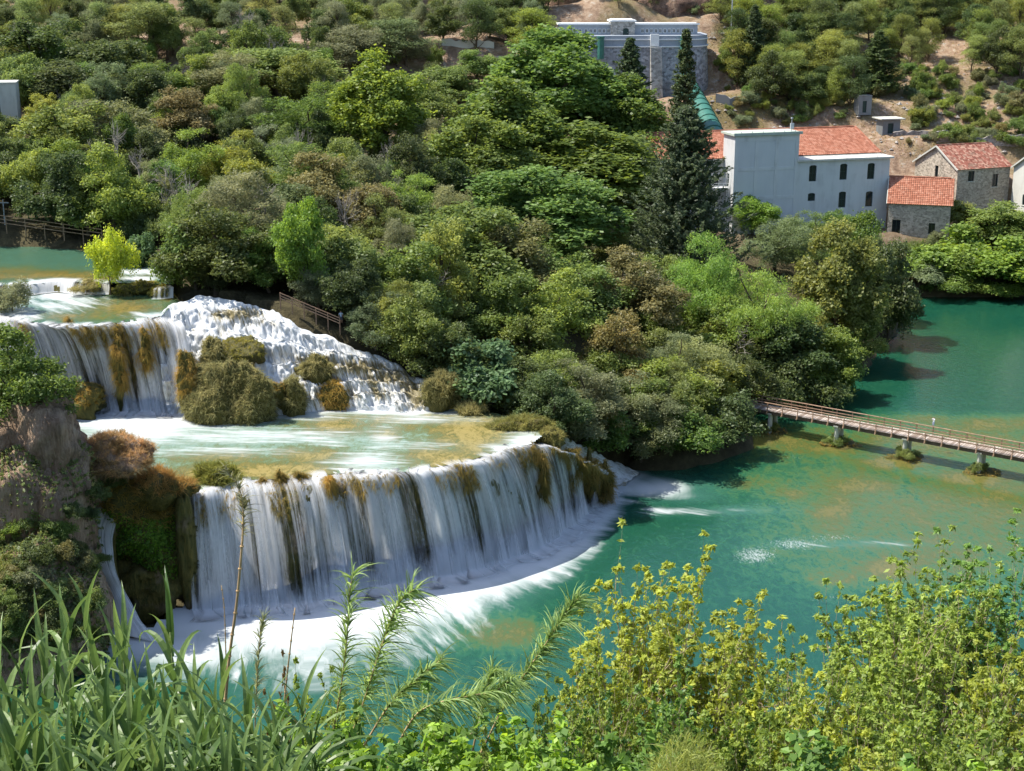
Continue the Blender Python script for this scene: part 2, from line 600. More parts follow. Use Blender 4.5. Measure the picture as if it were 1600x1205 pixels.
def water_material(name, stops, foam_s=(0.9, 0.12), rough=0.12, wave=0.25, wscale=1.2, speck=0.0, foamcol=(0.56, 0.58, 0.585), aqua=(0.065, 0.17, 0.14, 0.8)):
    t = NT(name)
    p = t.pos()
    n1 = t.noise(t.mapv(p, (1, 0.55, 1)), 0.16, 6, 0.62, 0.8)
    n2 = t.noise(t.mapv(p, (1, 0.5, 1)), 0.9, 6, 0.68, 1.2)
    n4 = t.noise(t.mapv(p, (1, 0.5, 1), (0, 0, 0.3)), 3.2, 4, 0.7, 0.8)
    sa = t.attr('shallow')
    sh = t.math('MULTIPLY', sa, t.math('MULTIPLY_ADD', n1, 1.7, 0.12))
    sh = t.math('ADD', sh, t.math('MULTIPLY', t.math('MULTIPLY_ADD', sa, 0.9, 0.52), t.math('MULTIPLY_ADD', n2, 1.5, -0.75)))
    sh = t.math('ADD', sh, t.math('MULTIPLY', t.math('MULTIPLY_ADD', sa, 0.7, 0.12), t.math('MULTIPLY_ADD', n4, 1.6, -0.8)), clamp=True)
    c = t.ramp(sh, stops)
    fm = t.attr('foam')
    c = t.mix(t.math('MULTIPLY', t.math('POWER', fm, 0.7), aqua[3]), c, aqua[:3])
    f1 = t.noise(t.vec(t.math('MULTIPLY', t.attr('fs'), foam_s[0]), t.math('MULTIPLY', t.attr('fd'), foam_s[1])), 1.0, 6, 0.6, 0.6)
    f2 = t.noise(t.vec(t.math('MULTIPLY', t.attr('fs'), foam_s[0] * 4), t.math('MULTIPLY', t.attr('fd'), foam_s[1] * 4)), 1.0, 4, 0.65, 0.4)
    nn = t.math('ADD', t.math('MULTIPLY_ADD', f1, 1.5, -0.75), t.math('MULTIPLY_ADD', f2, 0.7, -0.35))
    k = t.math('ADD', fm, t.math('MULTIPLY', nn, t.math('MULTIPLY', t.math('SUBTRACT', 1.12, fm), 1.6)))
    k = t.math('MULTIPLY', k, t.math('MULTIPLY', fm, 6.0, clamp=True))
    k = t.n('MapRange', {'interpolation_type': 'SMOOTHSTEP'}, Value=k, i1=0.10, i2=1.05).outputs[0]
    if speck:
        s1 = t.noise(t.mapv(p, (1, 0.40, 1), (0, 0, 0.35)), 4.5, 5, 0.8, 0.8)
        s1 = t.math('ADD', s1, t.math('MULTIPLY', t.attr('speck'), 0.34))
        k = t.math('MAXIMUM', k, t.ramp(s1, [(0.75, 0.0), (0.90, 0.55)]))
    w1 = t.noise(t.mapv(p, (1, 0.6, 1)), wscale, 4, 0.6, 0.5)
    w2 = t.noise(p, wscale * 4.5, 3, 0.6)
    hb = t.math('ADD', w1, t.math('MULTIPLY', w2, 0.3))
    wat = t.pbsdf(c, rough, t.bump(hb, wave, 0.25), 0.35)
    fo = t.n('BsdfDiffuse', Color=foamcol)
    s = t.n('MixShader', i0=k, i1=wat.outputs[0], i2=fo.outputs[0])
    return t.done(s)

M_RIVER = water_material('river_water', [(0.0, (0.008, 0.062, 0.036)), (0.18, (0.018, 0.092, 0.046)), (0.33, (0.040, 0.110, 0.044)), (0.48, (0.064, 0.110, 0.036)), (0.7, (0.080, 0.096, 0.026)), (1.0, (0.130, 0.120, 0.034))],
                         (0.30, 0.045), 0.10, 0.22, 1.1, speck=1.0)
M_POOL2 = water_material('pool_water', [(0.0, (0.20, 0.29, 0.245)), (0.15, (0.16, 0.24, 0.165)), (0.32, (0.115, 0.15, 0.065)), (0.55, (0.13, 0.125, 0.04)), (0.8, (0.20, 0.165, 0.05)), (1.0, (0.29, 0.23, 0.08))],
                         (1.1, 0.11), 0.18, 0.35, 1.8, foamcol=(0.54, 0.565, 0.565), aqua=(0.27, 0.36, 0.33, 0.6))
M_POOL3 = water_material('upper_pool_water', [(0.0, (0.055, 0.13, 0.085)), (0.3, (0.075, 0.12, 0.05)), (0.6, (0.13, 0.115, 0.03)), (1.0, (0.22, 0.16, 0.04))],
                         (0.5, 0.10), 0.15, 0.3, 2.0)

def poly_grid(name, poly, z, step, mat, shal, foam, spk=None, fs_line=None, dirv=(1, 0), base_sh=0.0, amp=0.0, extra=None, soft=True):
    xs = np.array([p[0] for p in poly])
    ys = np.array([p[1] for p in poly])
    X, Y = np.meshgrid(np.arange(xs.min() - step, xs.max() + step * 2, step), np.arange(ys.min() - step, ys.max() + step * 2, step), indexing='ij')
    d, _ = line_dist(X, Y, poly, True)
    keep = in_poly(X, Y, poly) | ((d < step * 1.5) if soft else (d < 0.25))
    P = np.stack([X, Y, np.full(X.shape, z)], -1)
    P[..., 2] += amp * fbm(P * 0.6, 3)
    q = keep[:-1, :-1] & keep[1:, :-1] & keep[1:, 1:] & keep[:-1, 1:]
    m = X.shape[1]
    ii, jj = np.nonzero(q)
    a = ii * m + jj
    quads = np.stack([a, a + m, a + m + 1, a + 1], -1)
    used = np.unique(quads)
    mp = np.full(X.size, -1)
    mp[used] = np.arange(len(used))
    Q = P.reshape(-1, 3)[used]
    sh = np.clip(base_sh + blobs(Q, shal), 0, 1)
    fo = blobs(Q, foam)
    if fs_line is not None:
        fd, fs = line_dist(Q[:, 0], Q[:, 1], fs_line)
    else:
        dv = np.array(dirv) / math.hypot(*dirv)
        fd = Q[:, 0] * dv[0] + Q[:, 1] * dv[1]
        fs = -Q[:, 0] * dv[1] + Q[:, 1] * dv[0]
    if extra is not None:
        sh, fo = extra(Q, sh, fo, fd, fs)
    b = MB()
    b.add(Q, mp[quads], shallow=sh, foam=fo, fs=fs, fd=fd, speck=blobs(Q, spk) if spk else 0.0)
    o = b.build(name, mat, smooth_=True, faceattr=False)
    return tag(o, kind='structure')

FOOT_S, _ = smooth_line(FOOTW, 60)
def river_extra(Q, sh, fo, fd, fs):
    px, py = proj(Q)
    L = np.interp(px, [280, 420, 600, 760, 860, 930, 980], [11, 14.5, 14.5, 10.5, 6.5, 4, 2.5])
    w = np.exp(-(np.maximum(fd - 1.5, 0) / L) ** 2 * 1.1)
    side = smooth(1010, 940, px)
    fo = np.maximum(fo, w * side)
    sh = sh + 0.38 * smooth(1060, 1330, px) * smooth(640, 680, py) * smooth(980, 860, py)
    sh = sh - 0.12 * smooth(660, 560, py)
    bank = np.min([line_dist(Q[:, 0], Q[:, 1], [W(a, b, 0)[:2] for a, b in seg])[0] for seg in
                   ([(1180, 640), (1172, 700), (1120, 722), (1060, 733), (1000, 736)], [(1400, 520), (1360, 565), (1320, 605), (1270, 632)])], axis=0)
    sh = sh + 0.18 * np.exp(-bank / 4)
    return np.clip(sh, 0, 1), fo
poly_grid('river', RIVER, 0.0, 1.0, M_RIVER,
          [(1240, 690, 60, 18, .5), (1300, 698, 40, 9, .75), (1403, 722, 42, 9, .95), (1522, 748, 42, 9, .9), (1470, 690, 120, 16, .5), (1560, 662, 90, 12, .6), (1430, 655, 80, 9, .45),
           (1200, 684, 45, 14, .75), (1300, 800, 30, 22, .55), (1235, 770, 40, 9, .4), (1170, 757, 40, 10, .5), (1390, 890, 42, 15, .75), (1440, 800, 120, 50, .25), (1480, 860, 80, 50, .3),
           (780, 988, 75, 24, .78), (911, 812, 20, 8, .9), (1560, 790, 90, 40, .3), (1340, 760, 60, 12, .45), (1310, 905, 40, 12, .4)],
          [(1020, 762, 80, 15, .8), (970, 748, 36, 16, 1.), (1080, 775, 40, 10, .5), (1130, 798, 70, 6, .4), (1020, 800, 30, 6, .3), (1325, 850, 90, 5, .3), (215, 1000, 60, 40, 1.0), (300, 1010, 90, 40, .9)],
          [(1180, 868, 40, 16, 1.0), (1240, 850, 50, 12, .9), (1300, 840, 60, 8, .7), (1240, 715, 40, 8, .55), (1300, 935, 50, 14, .6), (1380, 690, 60, 8, .3), (1180, 790, 60, 10, .5), (1390, 565, 30, 6, .5)],
          FOOT_S, extra=river_extra)
def pool2_extra(Q, sh, fo, fd, fs):
    d, _ = line_dist(Q[:, 0], Q[:, 1], [W(a, b, 12.4)[:2] for a, b in [(60, 640), (160, 640), (310, 646), (440, 642), (545, 638), (640, 643), (700, 634)]])
    px, py = proj(Q)
    fo = np.maximum(fo, np.exp(-(d / np.interp(px, [100, 350, 450, 700], [9, 8, 2.5, 2.0])) ** 2))
    return sh, fo
poly_grid('middle_pool', POOL2W, 12.4, 0.25, M_POOL2,
          [(740, 680, 62, 34, 1.0), (690, 716, 55, 20, .95), (808, 664, 36, 14, .8), (525, 662, 60, 16, .8), (430, 735, 95, 13, 1.), (330, 742, 50, 16, .9), (610, 655, 40, 8, .8), (605, 678, 25, 9, .75),
           (480, 712, 70, 12, .75), (690, 650, 60, 9, .7), (360, 715, 90, 10, .6), (560, 652, 50, 6, .6), (640, 668, 30, 8, .6)],
          [(215, 662, 95, 30, .95), (390, 682, 160, 10, .62), (596, 688, 26, 18, .52), (572, 722, 50, 14, .62), (660, 655, 80, 6, .5), (480, 650, 60, 7, .5), (640, 696, 60, 8, .4), (830, 690, 34, 14, .9),
           (790, 700, 30, 8, .6), (200, 770, 40, 22, .6), (330, 705, 120, 8, .42), (700, 646, 40, 5, .5), (520, 690, 40, 8, .4)],
          dirv=(1, -0.10), base_sh=0.10, extra=pool2_extra, amp=0.03, soft=False)
poly_grid('upper_pool', POOL3W, 24.0, 0.4, M_POOL3,
          [(185, 480, 68, 15, .95), (110, 494, 100, 7, .8), (262, 462, 20, 12, .7)],
          [(95, 456, 52, 14, .95), (120, 470, 40, 14, .6), (70, 478, 50, 10, .5), (30, 470, 40, 14, .6), (250, 492, 40, 5, .8), (20, 492, 50, 6, .8)],
          dirv=(0.7, -0.7), amp=0.03, soft=False)
poly_grid('far_pool', POOL4W, 25.4, 0.8, M_POOL3,
          [(100, 432, 160, 9, .9), (230, 428, 40, 10, .8), (20, 425, 60, 8, .6)],
          [(215, 425, 40, 6, .8), (220, 436, 30, 5, .9), (80, 440, 40, 4, .7)],
          dirv=(0.5, -0.8), amp=0.03)

# ------------------------------------------------------------------ falling water
def fall_material():
    t = NT('falling_water')
    s, d = t.attr('s'), t.attr('t')
    den = t.attr('den')
    n1 = t.noise(t.vec(t.math('MULTIPLY', s, 0.75), t.math('MULTIPLY', d, 0.03), t.attr('lay')), 1.0, 5, 0.62, 0.25)
    n2 = t.noise(t.vec(t.math('MULTIPLY', s, 3.2), t.math('MULTIPLY', d, 0.12), t.attr('lay')), 1.0, 6, 0.7, 0.2)
    n3 = t.noise(t.vec(t.math('MULTIPLY', s, 7.0), t.math('MULTIPLY', d, 1.6), t.attr('lay')), 1.0, 3, 0.7, 0.3)
    a = t.math('ADD', t.math('MULTIPLY_ADD', n1, 3.4, -1.7), t.math('MULTIPLY_ADD', n2, 1.5, -0.75))
    a = t.math('ADD', a, t.math('MULTIPLY_ADD', n3, 0.5, -0.25))
    a = t.math('ADD', a, den)
    a = t.n('MapRange', {'interpolation_type': 'SMOOTHSTEP'}, Value=a, i1=-0.15, i2=0.95).outputs[0]
    a = t.math('MULTIPLY', a, t.attr('fade'))
    c = t.ramp(n2, [(0.35, (0.74, 0.755, 0.76)), (0.6, (0.93, 0.93, 0.93))])
    df = t.n('BsdfDiffuse', Color=c)
    tr = t.n('BsdfTranslucent', Color=c)
    w = t.n('MixShader', i0=0.5, i1=df.outputs[0], i2=tr.outputs[0])
    tp = t.n('BsdfTransparent')
    return t.done(t.n('MixShader', i0=a, i1=tp.outputs[0], i2=w.outputs[0]))
M_FALL = fall_material()

def fall_grid(lip, foot, n, m, off=0.0, wob=0.35, seed=0, skirt=0.0, hpow=0.5, t1=1.0, apron=0.0):
    A, s = smooth_line(lip, n)
    B, _ = smooth_line(foot, n)
    A = A.copy()
    jz = np.stack([s * 0.45, s * 0, s * 0 + 2], 1)
    kk = np.clip((A[:, 2] - B[:, 2]) / 8, 0, 1)
    A[:, 1] -= kk * (0.9 + 0.6 * (1.1 * vnoise(jz) + 0.8 * vnoise(jz * 2.7 + 4) + 0.35 * vnoise(jz * 6.1)))
    A[:, 2] += kk * 0.22 * (vnoise(jz * 2.2 + 9) + 0.6 * vnoise(jz * 5.3 + 2)) - 0.1 * kk
    t0 = np.linspace(0, t1, m)
    if apron:
        t0 = np.r_[np.linspace(-1, -0.15, 7) * 0.1, t0]
    back = np.maximum(-t0, 0) * 10
    t = np.maximum(t0, 0)
    h = np.minimum(t, 1) ** hpow
    P = A[:, None] * (1 - h[None, :, None]) + B[:, None] * h[None, :, None]
    zt = np.minimum(t, 1)
    P[..., 2] = A[:, None, 2] * (1 - zt[None]) + B[:, None, 2] * zt[None]
    tg = nrm(np.gradient(0.5 * A + 0.5 * B, axis=0))
    nm = np.stack([tg[:, 1], -tg[:, 0], np.zeros(n)], 1)
    nm = nrm(nm)
    S, T = np.meshgrid(s, t, indexing='ij')
    H = (A[:, 2] - B[:, 2])[:, None]
    wv = vnoise(np.stack([S * 0.45, T * 0.5, S * 0 + seed], -1)) + 0.5 * vnoise(np.stack([S * 1.3, T * 0.8, S * 0 + seed + 9], -1))
    amp = wob * (0.25 + np.minimum(T, 1))
    P = P + nm[:, None] * (off * (0.3 + 0.7 * np.minimum(T, 1)) + amp * wv)[..., None]
    if apron:
        P = P - nm[:, None] * (apron * back)[None, :, None]
        P[..., 2] += 0.07 - 0.03 * back[None]
        T = T - back[None] * 0.1
    if skirt:
        k = np.maximum(T - 1, 0) / max(t1 - 1, 1e-6)
        P = P + nm[:, None] * (skirt * np.clip(H / 12, 0.15, 1) * k * (1 + 0.4 * wv))[..., None]
        P[..., 2] += 0.08 + 0.2 * np.maximum(0, 1 - k * 1.2) * (T > 1) * (0.6 + 0.4 * wv) * np.clip(H / 12, 0.1, 1)
    return P, S, T * H, T

def rock_face(lip, foot, n, m, name, mat, back=1.0, amp=0.8, seed=3, hpow=0.35):
    P, S, _, T = fall_grid(lip, foot, n, m, off=-back, wob=0.0, hpow=hpow)
    nz = fbm(np.stack([P[..., 0] * 0.35, P[..., 1] * 0.35, P[..., 2] * 0.12 + seed], -1), 5) + 0.4 * fbm(P * np.array([1.2, 1.2, 0.5]), 3)
    A = np.gradient(P, axis=0)
    nm = nrm(np.stack([A[..., 1], -A[..., 0], A[..., 0] * 0], -1))
    P = P + nm * (amp * nz * np.minimum(1, 0.3 + T * 3))[..., None]
    P[..., 2] -= 0.12
    return MB().grid(P, flip=True).build(name, mat, smooth_=True, faceattr=False)

def make_fall(name, lip, foot, n, m, dens, seed, layers=((0.1, 0.3), (0.7, -0.15)), wob=0.35, skirt=3.0, hpow=0.5, t1=1.22, apron=2.2):
    for li, (off, db) in enumerate(layers):
        P, S, TM, T = fall_grid(lip, foot, n, m, off=off, wob=wob, seed=seed + li * 5, skirt=skirt, hpow=hpow, t1=t1, apron=apron)
        px = proj(P[:, 0])[0]
        den = np.interp(px, [d[0] for d in dens], [d[1] for d in dens])[:, None] + db + 0 * T
        den = den - 0.12 + 0.7 * fbm(np.stack([S[:, :1] * 0.33, S[:, :1] * 0, S[:, :1] * 0 + seed + li * 0.35], -1), 3)
        den = den + 0.6 * smooth(0.72, 1.02, T) + 0.20 * smooth(0.12, 0.0, T)
        fade = smooth(t1, 1.0 + (t1 - 1) * 0.05, T) * smooth(-0.10, 0.015, T)
        o = MB().grid(P, flip=True, s=S, t=TM, den=den, fade=fade, lay=np.full(S.shape, seed * 3.7 + li * 11.0)).build(name, M_FALL, smooth_=True, faceattr=False)
        tag(o, kind='structure')

LIP3, FOOT3 = [np.array(W(*p)) for p in LIP], [np.array(W(*p)) for p in FOOT]
tag(rock_face(LIP3, FOOT3, 260, 40, 'rock_face', M_TRAV, 1.5, 0.9), kind='structure')
make_fall('waterfall', LIP3, FOOT3, 420, 46,
          [(285, -.9), (297, .1), (308, .7), (345, .55), (368, .1), (380, -.5), (395, .35), (412, .1), (430, -.2), (445, .5), (465, .65), (500, .45), (560, .5), (585, .35), (640, .75), (670, .35), (700, .15), (735, .45), (770, .3),
           (800, .45), (835, .5), (870, .45), (890, .1), (920, -.1), (950, 0.0)], 1)
# upper left fall
LIPU = [W(*p) for p in [(-70, 478, 24), (0, 490, 24), (45, 503, 24), (130, 508, 24), (200, 503, 24), (250, 496, 24), (285, 500, 23.5)]]
FOOTU = [W(*p) for p in [(-55, 632, 12.4), (16, 640, 12.4), (60, 642, 12.4), (145, 642, 12.4), (212, 642, 12.4), (260, 645, 12.4), (310, 648, 12.4)]]
tag(rock_face(LIPU, FOOTU, 140, 36, 'rock_face', M_TRAV, 1.2, 0.7, 8), kind='structure')
make_fall('waterfall', LIPU, FOOTU, 240, 40, [(-70, .6), (40, .6), (100, .7), (118, .1), (135, .5), (165, .7), (180, .2), (195, .6), (225, -.1), (240, .6), (290, .9)], 4, skirt=2.5)
# small step between the far pool and the upper pool
LIPF = [W(*p) for p in [(-60, 447, 25.4), (-20, 446, 25.4), (40, 443, 25.4), (90, 438, 25.4), (135, 440, 25.4), (175, 441, 25.4)]]
LIPF = [np.array([p[0], p[1] - 0.3, p[2]]) for p in LIPF]
FOOTF = [np.array([p[0] * 1.0, p[1] - 1.8, 24.0]) for p in LIPF]
tag(rock_face(LIPF, FOOTF, 80, 10, 'rock_face', M_TRAVM, 0.4, 0.3, 12), kind='structure')
make_fall('waterfall', LIPF, FOOTF, 120, 14, [(-60, .5), (40, .9), (70, .9), (78, .1), (90, .9), (120, 1.), (150, .4), (180, .0)], 6, ((0.05, 0.3),), 0.12, 2.0)
LIPG = [W(*p) for p in [(228, 452, 25.3), (250, 452, 25.3), (272, 450, 25.3)]]
FOOTG = [np.array([p[0], p[1] - 1.0, 24.0]) for p in LIPG]
make_fall('waterfall', LIPG, FOOTG, 30, 10, [(220, .7), (240, -.1), (260, .8), (280, .8)], 7, ((0.05, 0.3),), 0.1, 0.8)

# rough cascade running down between the upper pool and the middle pool
def cascade_material():
    t = NT('cascade_water')
    p = t.pos()
    s, d = t.attr('s'), t.attr('t')
    n1 = t.noise(t.vec(t.math('MULTIPLY', s, 0.5), t.math('MULTIPLY', d, 0.3)), 1.0, 6, 0.7, 0.9)
    n2 = t.noise(t.vec(t.math('MULTIPLY_ADD', d, -0.5, t.math('MULTIPLY', s, 2.6)), t.math('MULTIPLY', d, 0.55)), 1.0, 7, 0.78, 0.9)
    n3 = t.noise(p, 2.6, 5, 0.75, 0.6)
    a = t.math('ADD', t.math('MULTIPLY_ADD', n1, 2.0, -1.0), t.math('MULTIPLY_ADD', n2, 2.4, -1.2))
    a = t.math('ADD', a, t.math('ADD', t.attr('den'), -0.1))
    a = t.n('MapRange', {'interpolation_type': 'SMOOTHSTEP'}, Value=a, i1=0.0, i2=0.75).outputs[0]
    rock = t.ramp(n3, [(0.3, (0.07, 0.06, 0.03)), (0.5, (0.20, 0.165, 0.075)), (0.7, (0.32, 0.27, 0.15))])
    h = t.math('ADD', n2, t.math('MULTIPLY', n3, 0.6))
    nm = t.bump(h, 0.45, 0.3)
    r = t.pbsdf(rock, 0.4, nm, 0.4)
    wc = t.ramp(n2, [(0.3, (0.52, 0.54, 0.54)), (0.6, (0.74, 0.75, 0.75))])
    w = t.n('BsdfDiffuse', Color=wc, Normal=nm)
    return t.done(t.n('MixShader', i0=a, i1=r.outputs[0], i2=w.outputs[0]))
M_CASC = cascade_material()

def build_cascade():
    top = [W(*p) for p in [(244, 499, 24.0), (268, 476, 24.15), (325, 464, 24.6), (400, 477, 24.0), (450, 499, 22.8), (520, 531, 20.3), (600, 563, 17.6), (660, 592, 15.5), (712, 628, 12.9)]]
    bot = [W(*p) for p in [(262, 652, 12.2), (312, 654, 12.2), (440, 651, 12.2), (500, 645, 12.2), (545, 643, 12.2), (600, 645, 12.2), (640, 648, 12.2), (672, 646, 12.2), (715, 638, 12.2)]]
    n, m = 300, 150
    A, s = smooth_line(top, n)
    A = A.copy()
    B, _ = smooth_line(bot, n)
    t = np.linspace(0, 1, m)
    S, T = np.meshgrid(s, t, indexing='ij')
    A[:, 2] += 0.5 * vnoise(np.stack([s * 0.5, s * 0, s * 0 + 7], 1)) + 0.12 * vnoise(np.stack([s * 1.7, s * 0, s * 0 + 8], 1))
    ph = 0.8 * fbm(np.stack([S * 0.10, S * 0, S * 0], -1), 3) + S * 0.02
    stair = T + 0.040 * np.sin(2 * np.pi * (5.0 * T + ph)) * np.minimum(1, 4 * T * (1 - T) * 3)
    hor = T ** 0.8
    P = A[:, None] * (1 - hor[..., None]) + B[:, None] * hor[..., None]
    P[..., 2] = A[:, None, 2] * (1 - stair) + B[:, None, 2] * stair
    H = (A[:, 2] - B[:, 2])[:, None]
    q = np.stack([S * 0.35, T * H * 0.5, S * 0], -1)
    lump = 0.8 * np.abs(vnoise(q)) + 0.45 * np.abs(vnoise(q * 2.3 + 5)) + 0.25 * np.abs(vnoise(q * 5.1 + 9)) + 0.15 * vnoise(q * 11)
    edge = np.minimum(1, 8 * T) * np.minimum(1, 6 * (1 - T))
    P[..., 2] += (lump - 0.4) * 0.75 * edge * np.minimum(1, H / 4)
    P[..., 1] -= (lump - 0.4) * 1.2 * edge * np.minimum(1, H / 4)
    den = 0.78 + 0 * S
    den -= blobs(P, [(365, 490, 34, 9, .9), (400, 505, 30, 8, .5), (500, 575, 26, 16, .9), (560, 575, 40, 12, .8), (610, 590, 50, 12, .75), (520, 620, 30, 16, .8), (660, 620, 30, 18, .8), (590, 615, 20, 12, .6), (640, 600, 18, 10, .6), (690, 628, 20, 14, .9),
                        (470, 560, 16, 10, .5)])
    den += blobs(P, [(330, 475, 50, 10, .4), (450, 520, 40, 22, .4), (430, 590, 25, 30, .3), (560, 635, 60, 10, .3)])
    o = MB().grid(P, flip=True, s=S, t=T * (H + 6), den=den).build('cascade', M_CASC, smooth_=True, faceattr=False)
    tag(o, kind='structure')
build_cascade()

# side chute at the left of the lower fall
def build_chute():
    c = [(206, 762, 12.5, 1.5), (186, 780, 12.2, 1.9), (164, 798, 11.4, 2.2), (152, 826, 9.6, 1.9), (153, 856, 7.7, 1.5), (166, 900, 4.9, 1.5), (186, 940, 2.4, 1.9), (208, 1000, -0.2, 3.4)]
    ctr, s = smooth_line([W(*p[:3]) for p in c], 90)
    w = np.interp(np.linspace(0, 1, 90), np.linspace(0, 1, len(c)), [p[3] for p in c])
    k = np.linspace(-1, 1, 25)
    tg = nrm(np.gradient(ctr, axis=0))
    side = nrm(np.stack([np.ones(90), -0.35 * np.ones(90), np.zeros(90)], 1))
    P = ctr[:, None] + side[:, None] * (w[:, None] * k[None])[..., None]
    up = np.array([0.0, -0.6, 0.8])
    P = P + up * (0.55 * (1 - k[None, :, None] ** 2) + 0.25 * vnoise(P * 0.9)[..., None])
    S, K = np.meshgrid(s, k * 2.0, indexing='ij')
    for li, db in enumerate((0.55, 0.1)):
        Q = P + up * 0.25 * li
        o = MB().grid(Q, s=K * 1.5 + 40, t=S, den=0.75 + db - 0.5 * np.abs(K / 2.0) ** 3, fade=np.ones(S.shape), lay=np.full(S.shape, 60.0 + li)).build('waterfall', M_FALL, smooth_=True, faceattr=False)
        tag(o, kind='structure')
    R = P - up * 0.5
    R[:, 0] -= up * 1.2
    R[:, -1] -= up * 1.2
    tag(MB().grid(R).build('rock_bed', M_TRAV, smooth_=True, faceattr=False), kind='structure')
build_chute()
# short run of white water beyond the lower fall, under the bushes
def build_side_run():
    c = [(845, 668, 11.5, 1.5), (880, 688, 8.5, 2.0), (920, 708, 5.0, 2.4), (955, 728, 2.0, 2.8), (990, 748, 0.15, 4.0)]
    ctr, s = smooth_line([W(*p[:3]) for p in c], 70)
    w = np.interp(np.linspace(0, 1, 70), np.linspace(0, 1, len(c)), [p[3] for p in c])
    k = np.linspace(-1, 1, 25)
    side = np.array([0.45, 0.9, 0.0])
    P = ctr[:, None] + side * (w[:, None] * k[None])[..., None]
    P[..., 2] += 0.45 * np.abs(vnoise(P * 0.7)) + 0.2 * vnoise(P * 2) - 1.3 * np.abs(k[None]) ** 3
    S, K = np.meshgrid(s, k * 2.0, indexing='ij')
    o = MB().grid(P, s=K * 1.5 + 90, t=S, den=0.75 - 0.5 * np.abs(K / 2) ** 2).build('cascade', M_CASC, smooth_=True, faceattr=False)
    tag(o, kind='structure')
build_side_run()

# drifting spray at the foot of the falls
def build_mist(name, foot, w, h, dens, off):
    t = NT(name)
    v = t.n('VolumePrincipled')
    v.inputs['Color'].default_value = (0.95, 0.97, 1.0, 1)
    v.inputs['Density'].default_value = dens
    v.inputs['Anisotropy'].default_value = 0.2
    t.t.links.new(v.outputs[0], t.out.inputs['Volume'])
    n, m = 70, 16
    c, s = smooth_line(foot, n)
    tg = nrm(np.gradient(c, axis=0))
    nm = np.stack([tg[:, 1], -tg[:, 0], 0 * s], 1)
    k = np.sqrt(np.clip(np.sin(np.linspace(0.02, math.pi - 0.02, n)), 0, 1))
    a = np.linspace(0, 2 * math.pi, m, endpoint=False)
    wv = 1 + 0.35 * fbm(np.stack([s * 0.3, s * 0, s * 0], 1), 3)
    b = MB()
    G = c[:, None] + nm[:, None] * (off + (w * k)[:, None] * np.cos(a)[None])[..., None]
    G[..., 2] += 0.25 + np.maximum(np.sin(a), -0.05)[None] * (h * k * wv)[:, None]
    i = np.arange(n - 1)[:, None] * m
    j = np.arange(m)[None]
    q = np.stack([i + j, i + (j + 1) % m, i + m + (j + 1) % m, i + m + j], -1).reshape(-1, 4)
    e = np.vstack([np.stack([np.zeros(m - 2, int), np.arange(2, m), np.arange(1, m - 1)], 1), (n - 1) * m + np.stack([np.zeros(m - 2, int), np.arange(1, m - 1), np.arange(2, m)], 1)])
    b.add(G.reshape(-1, 3), q, e)
    tag(b.build(name, t.m, faceattr=False), kind='stuff')
build_mist('mist', FOOT3, 4.2, 3.6, 0.018, 1.0)
build_mist('mist', FOOTU, 2.6, 2.0, 0.03, 0.8)
# ------------------------------------------------------------------ buildings
def plaster_material(name, col, stain=0.25):
    t = NT(name)
    p = t.obj()
    n1 = t.noise(t.mapv(p, (1, 1, 0.25)), 0.7, 6, 0.65)
    n2 = t.noise(p, 0.25, 4, 0.6)
    c = t.ramp(t.math('ADD', t.math('MULTIPLY', n1, 0.6), t.math('MULTIPLY', n2, 0.4)),
               [(0.30, tuple(v * (1 - stain) for v in col)), (0.5, col), (0.7, tuple(min(v * 1.05, .9) for v in col))])
    return t.done(t.pbsdf(c, 0.9, t.bump(t.noise(p, 8, 4), 0.15, 0.03), 0.1))

def stone_material(name, col, scale=1.6, mort=0.55, contrast=0.45):
    """rubble masonry: stones of uneven size with pale joints"""
    t = NT(name)
    p = t.obj()
    v = t.n('TexVoronoi', {'feature': 'F1'}, Vector=t.mapv(p, (1, 1, 1.5)), Scale=scale, Randomness=0.9)
    e = t.n('TexVoronoi', {'feature': 'DISTANCE_TO_EDGE'}, Vector=t.mapv(p, (1, 1, 1.5)), Scale=scale, Randomness=0.9)
    sepc = t.n('SeparateColor', i0=v.outputs['Color'])
    n = t.noise(p, 5, 4, 0.6)
    big = t.noise(p, 0.3, 4, 0.6)
    k = t.math('ADD', t.math('MULTIPLY', sepc.outputs[0], 0.6), t.math('MULTIPLY', n, 0.4))
    c = t.ramp(k, [(0.2, tuple(x * (1 - contrast) for x in col)), (0.8, tuple(min(x * (1 + contrast * 0.7), .8) for x in col))])
    j = t.ramp(e.outputs['Distance'], [(0.0, 1.0), (0.09, 0.0)])
    c = t.mix(t.math('MULTIPLY', j, mort), c, tuple(min(x * 1.25, .8) for x in col))
    c = t.mix(t.ramp(big, [(0.4, 0.0), (0.75, 0.5)]), c, tuple(x * 0.5 for x in col))
    h = t.math('MINIMUM', e.outputs['Distance'], 0.15)
    return t.done(t.pbsdf(c, 0.92, t.bump(h, 0.8, 0.3), 0.1))

def tile_material(name, cols, weather=0.3):
    t = NT(name)
    tint = t.attr('tint')
    p = t.obj()
    n = t.noise(p, 0.6, 5, 0.65)
    c = t.ramp(tint, [(0.0, cols[0]), (0.5, cols[1]), (1.0, cols[2])])
    c = t.mix(t.ramp(n, [(0.5, 0.0), (0.72, weather)]), c, (0.20, 0.15, 0.11))
    return t.done(t.pbsdf(c, 0.85, None, 0.15))

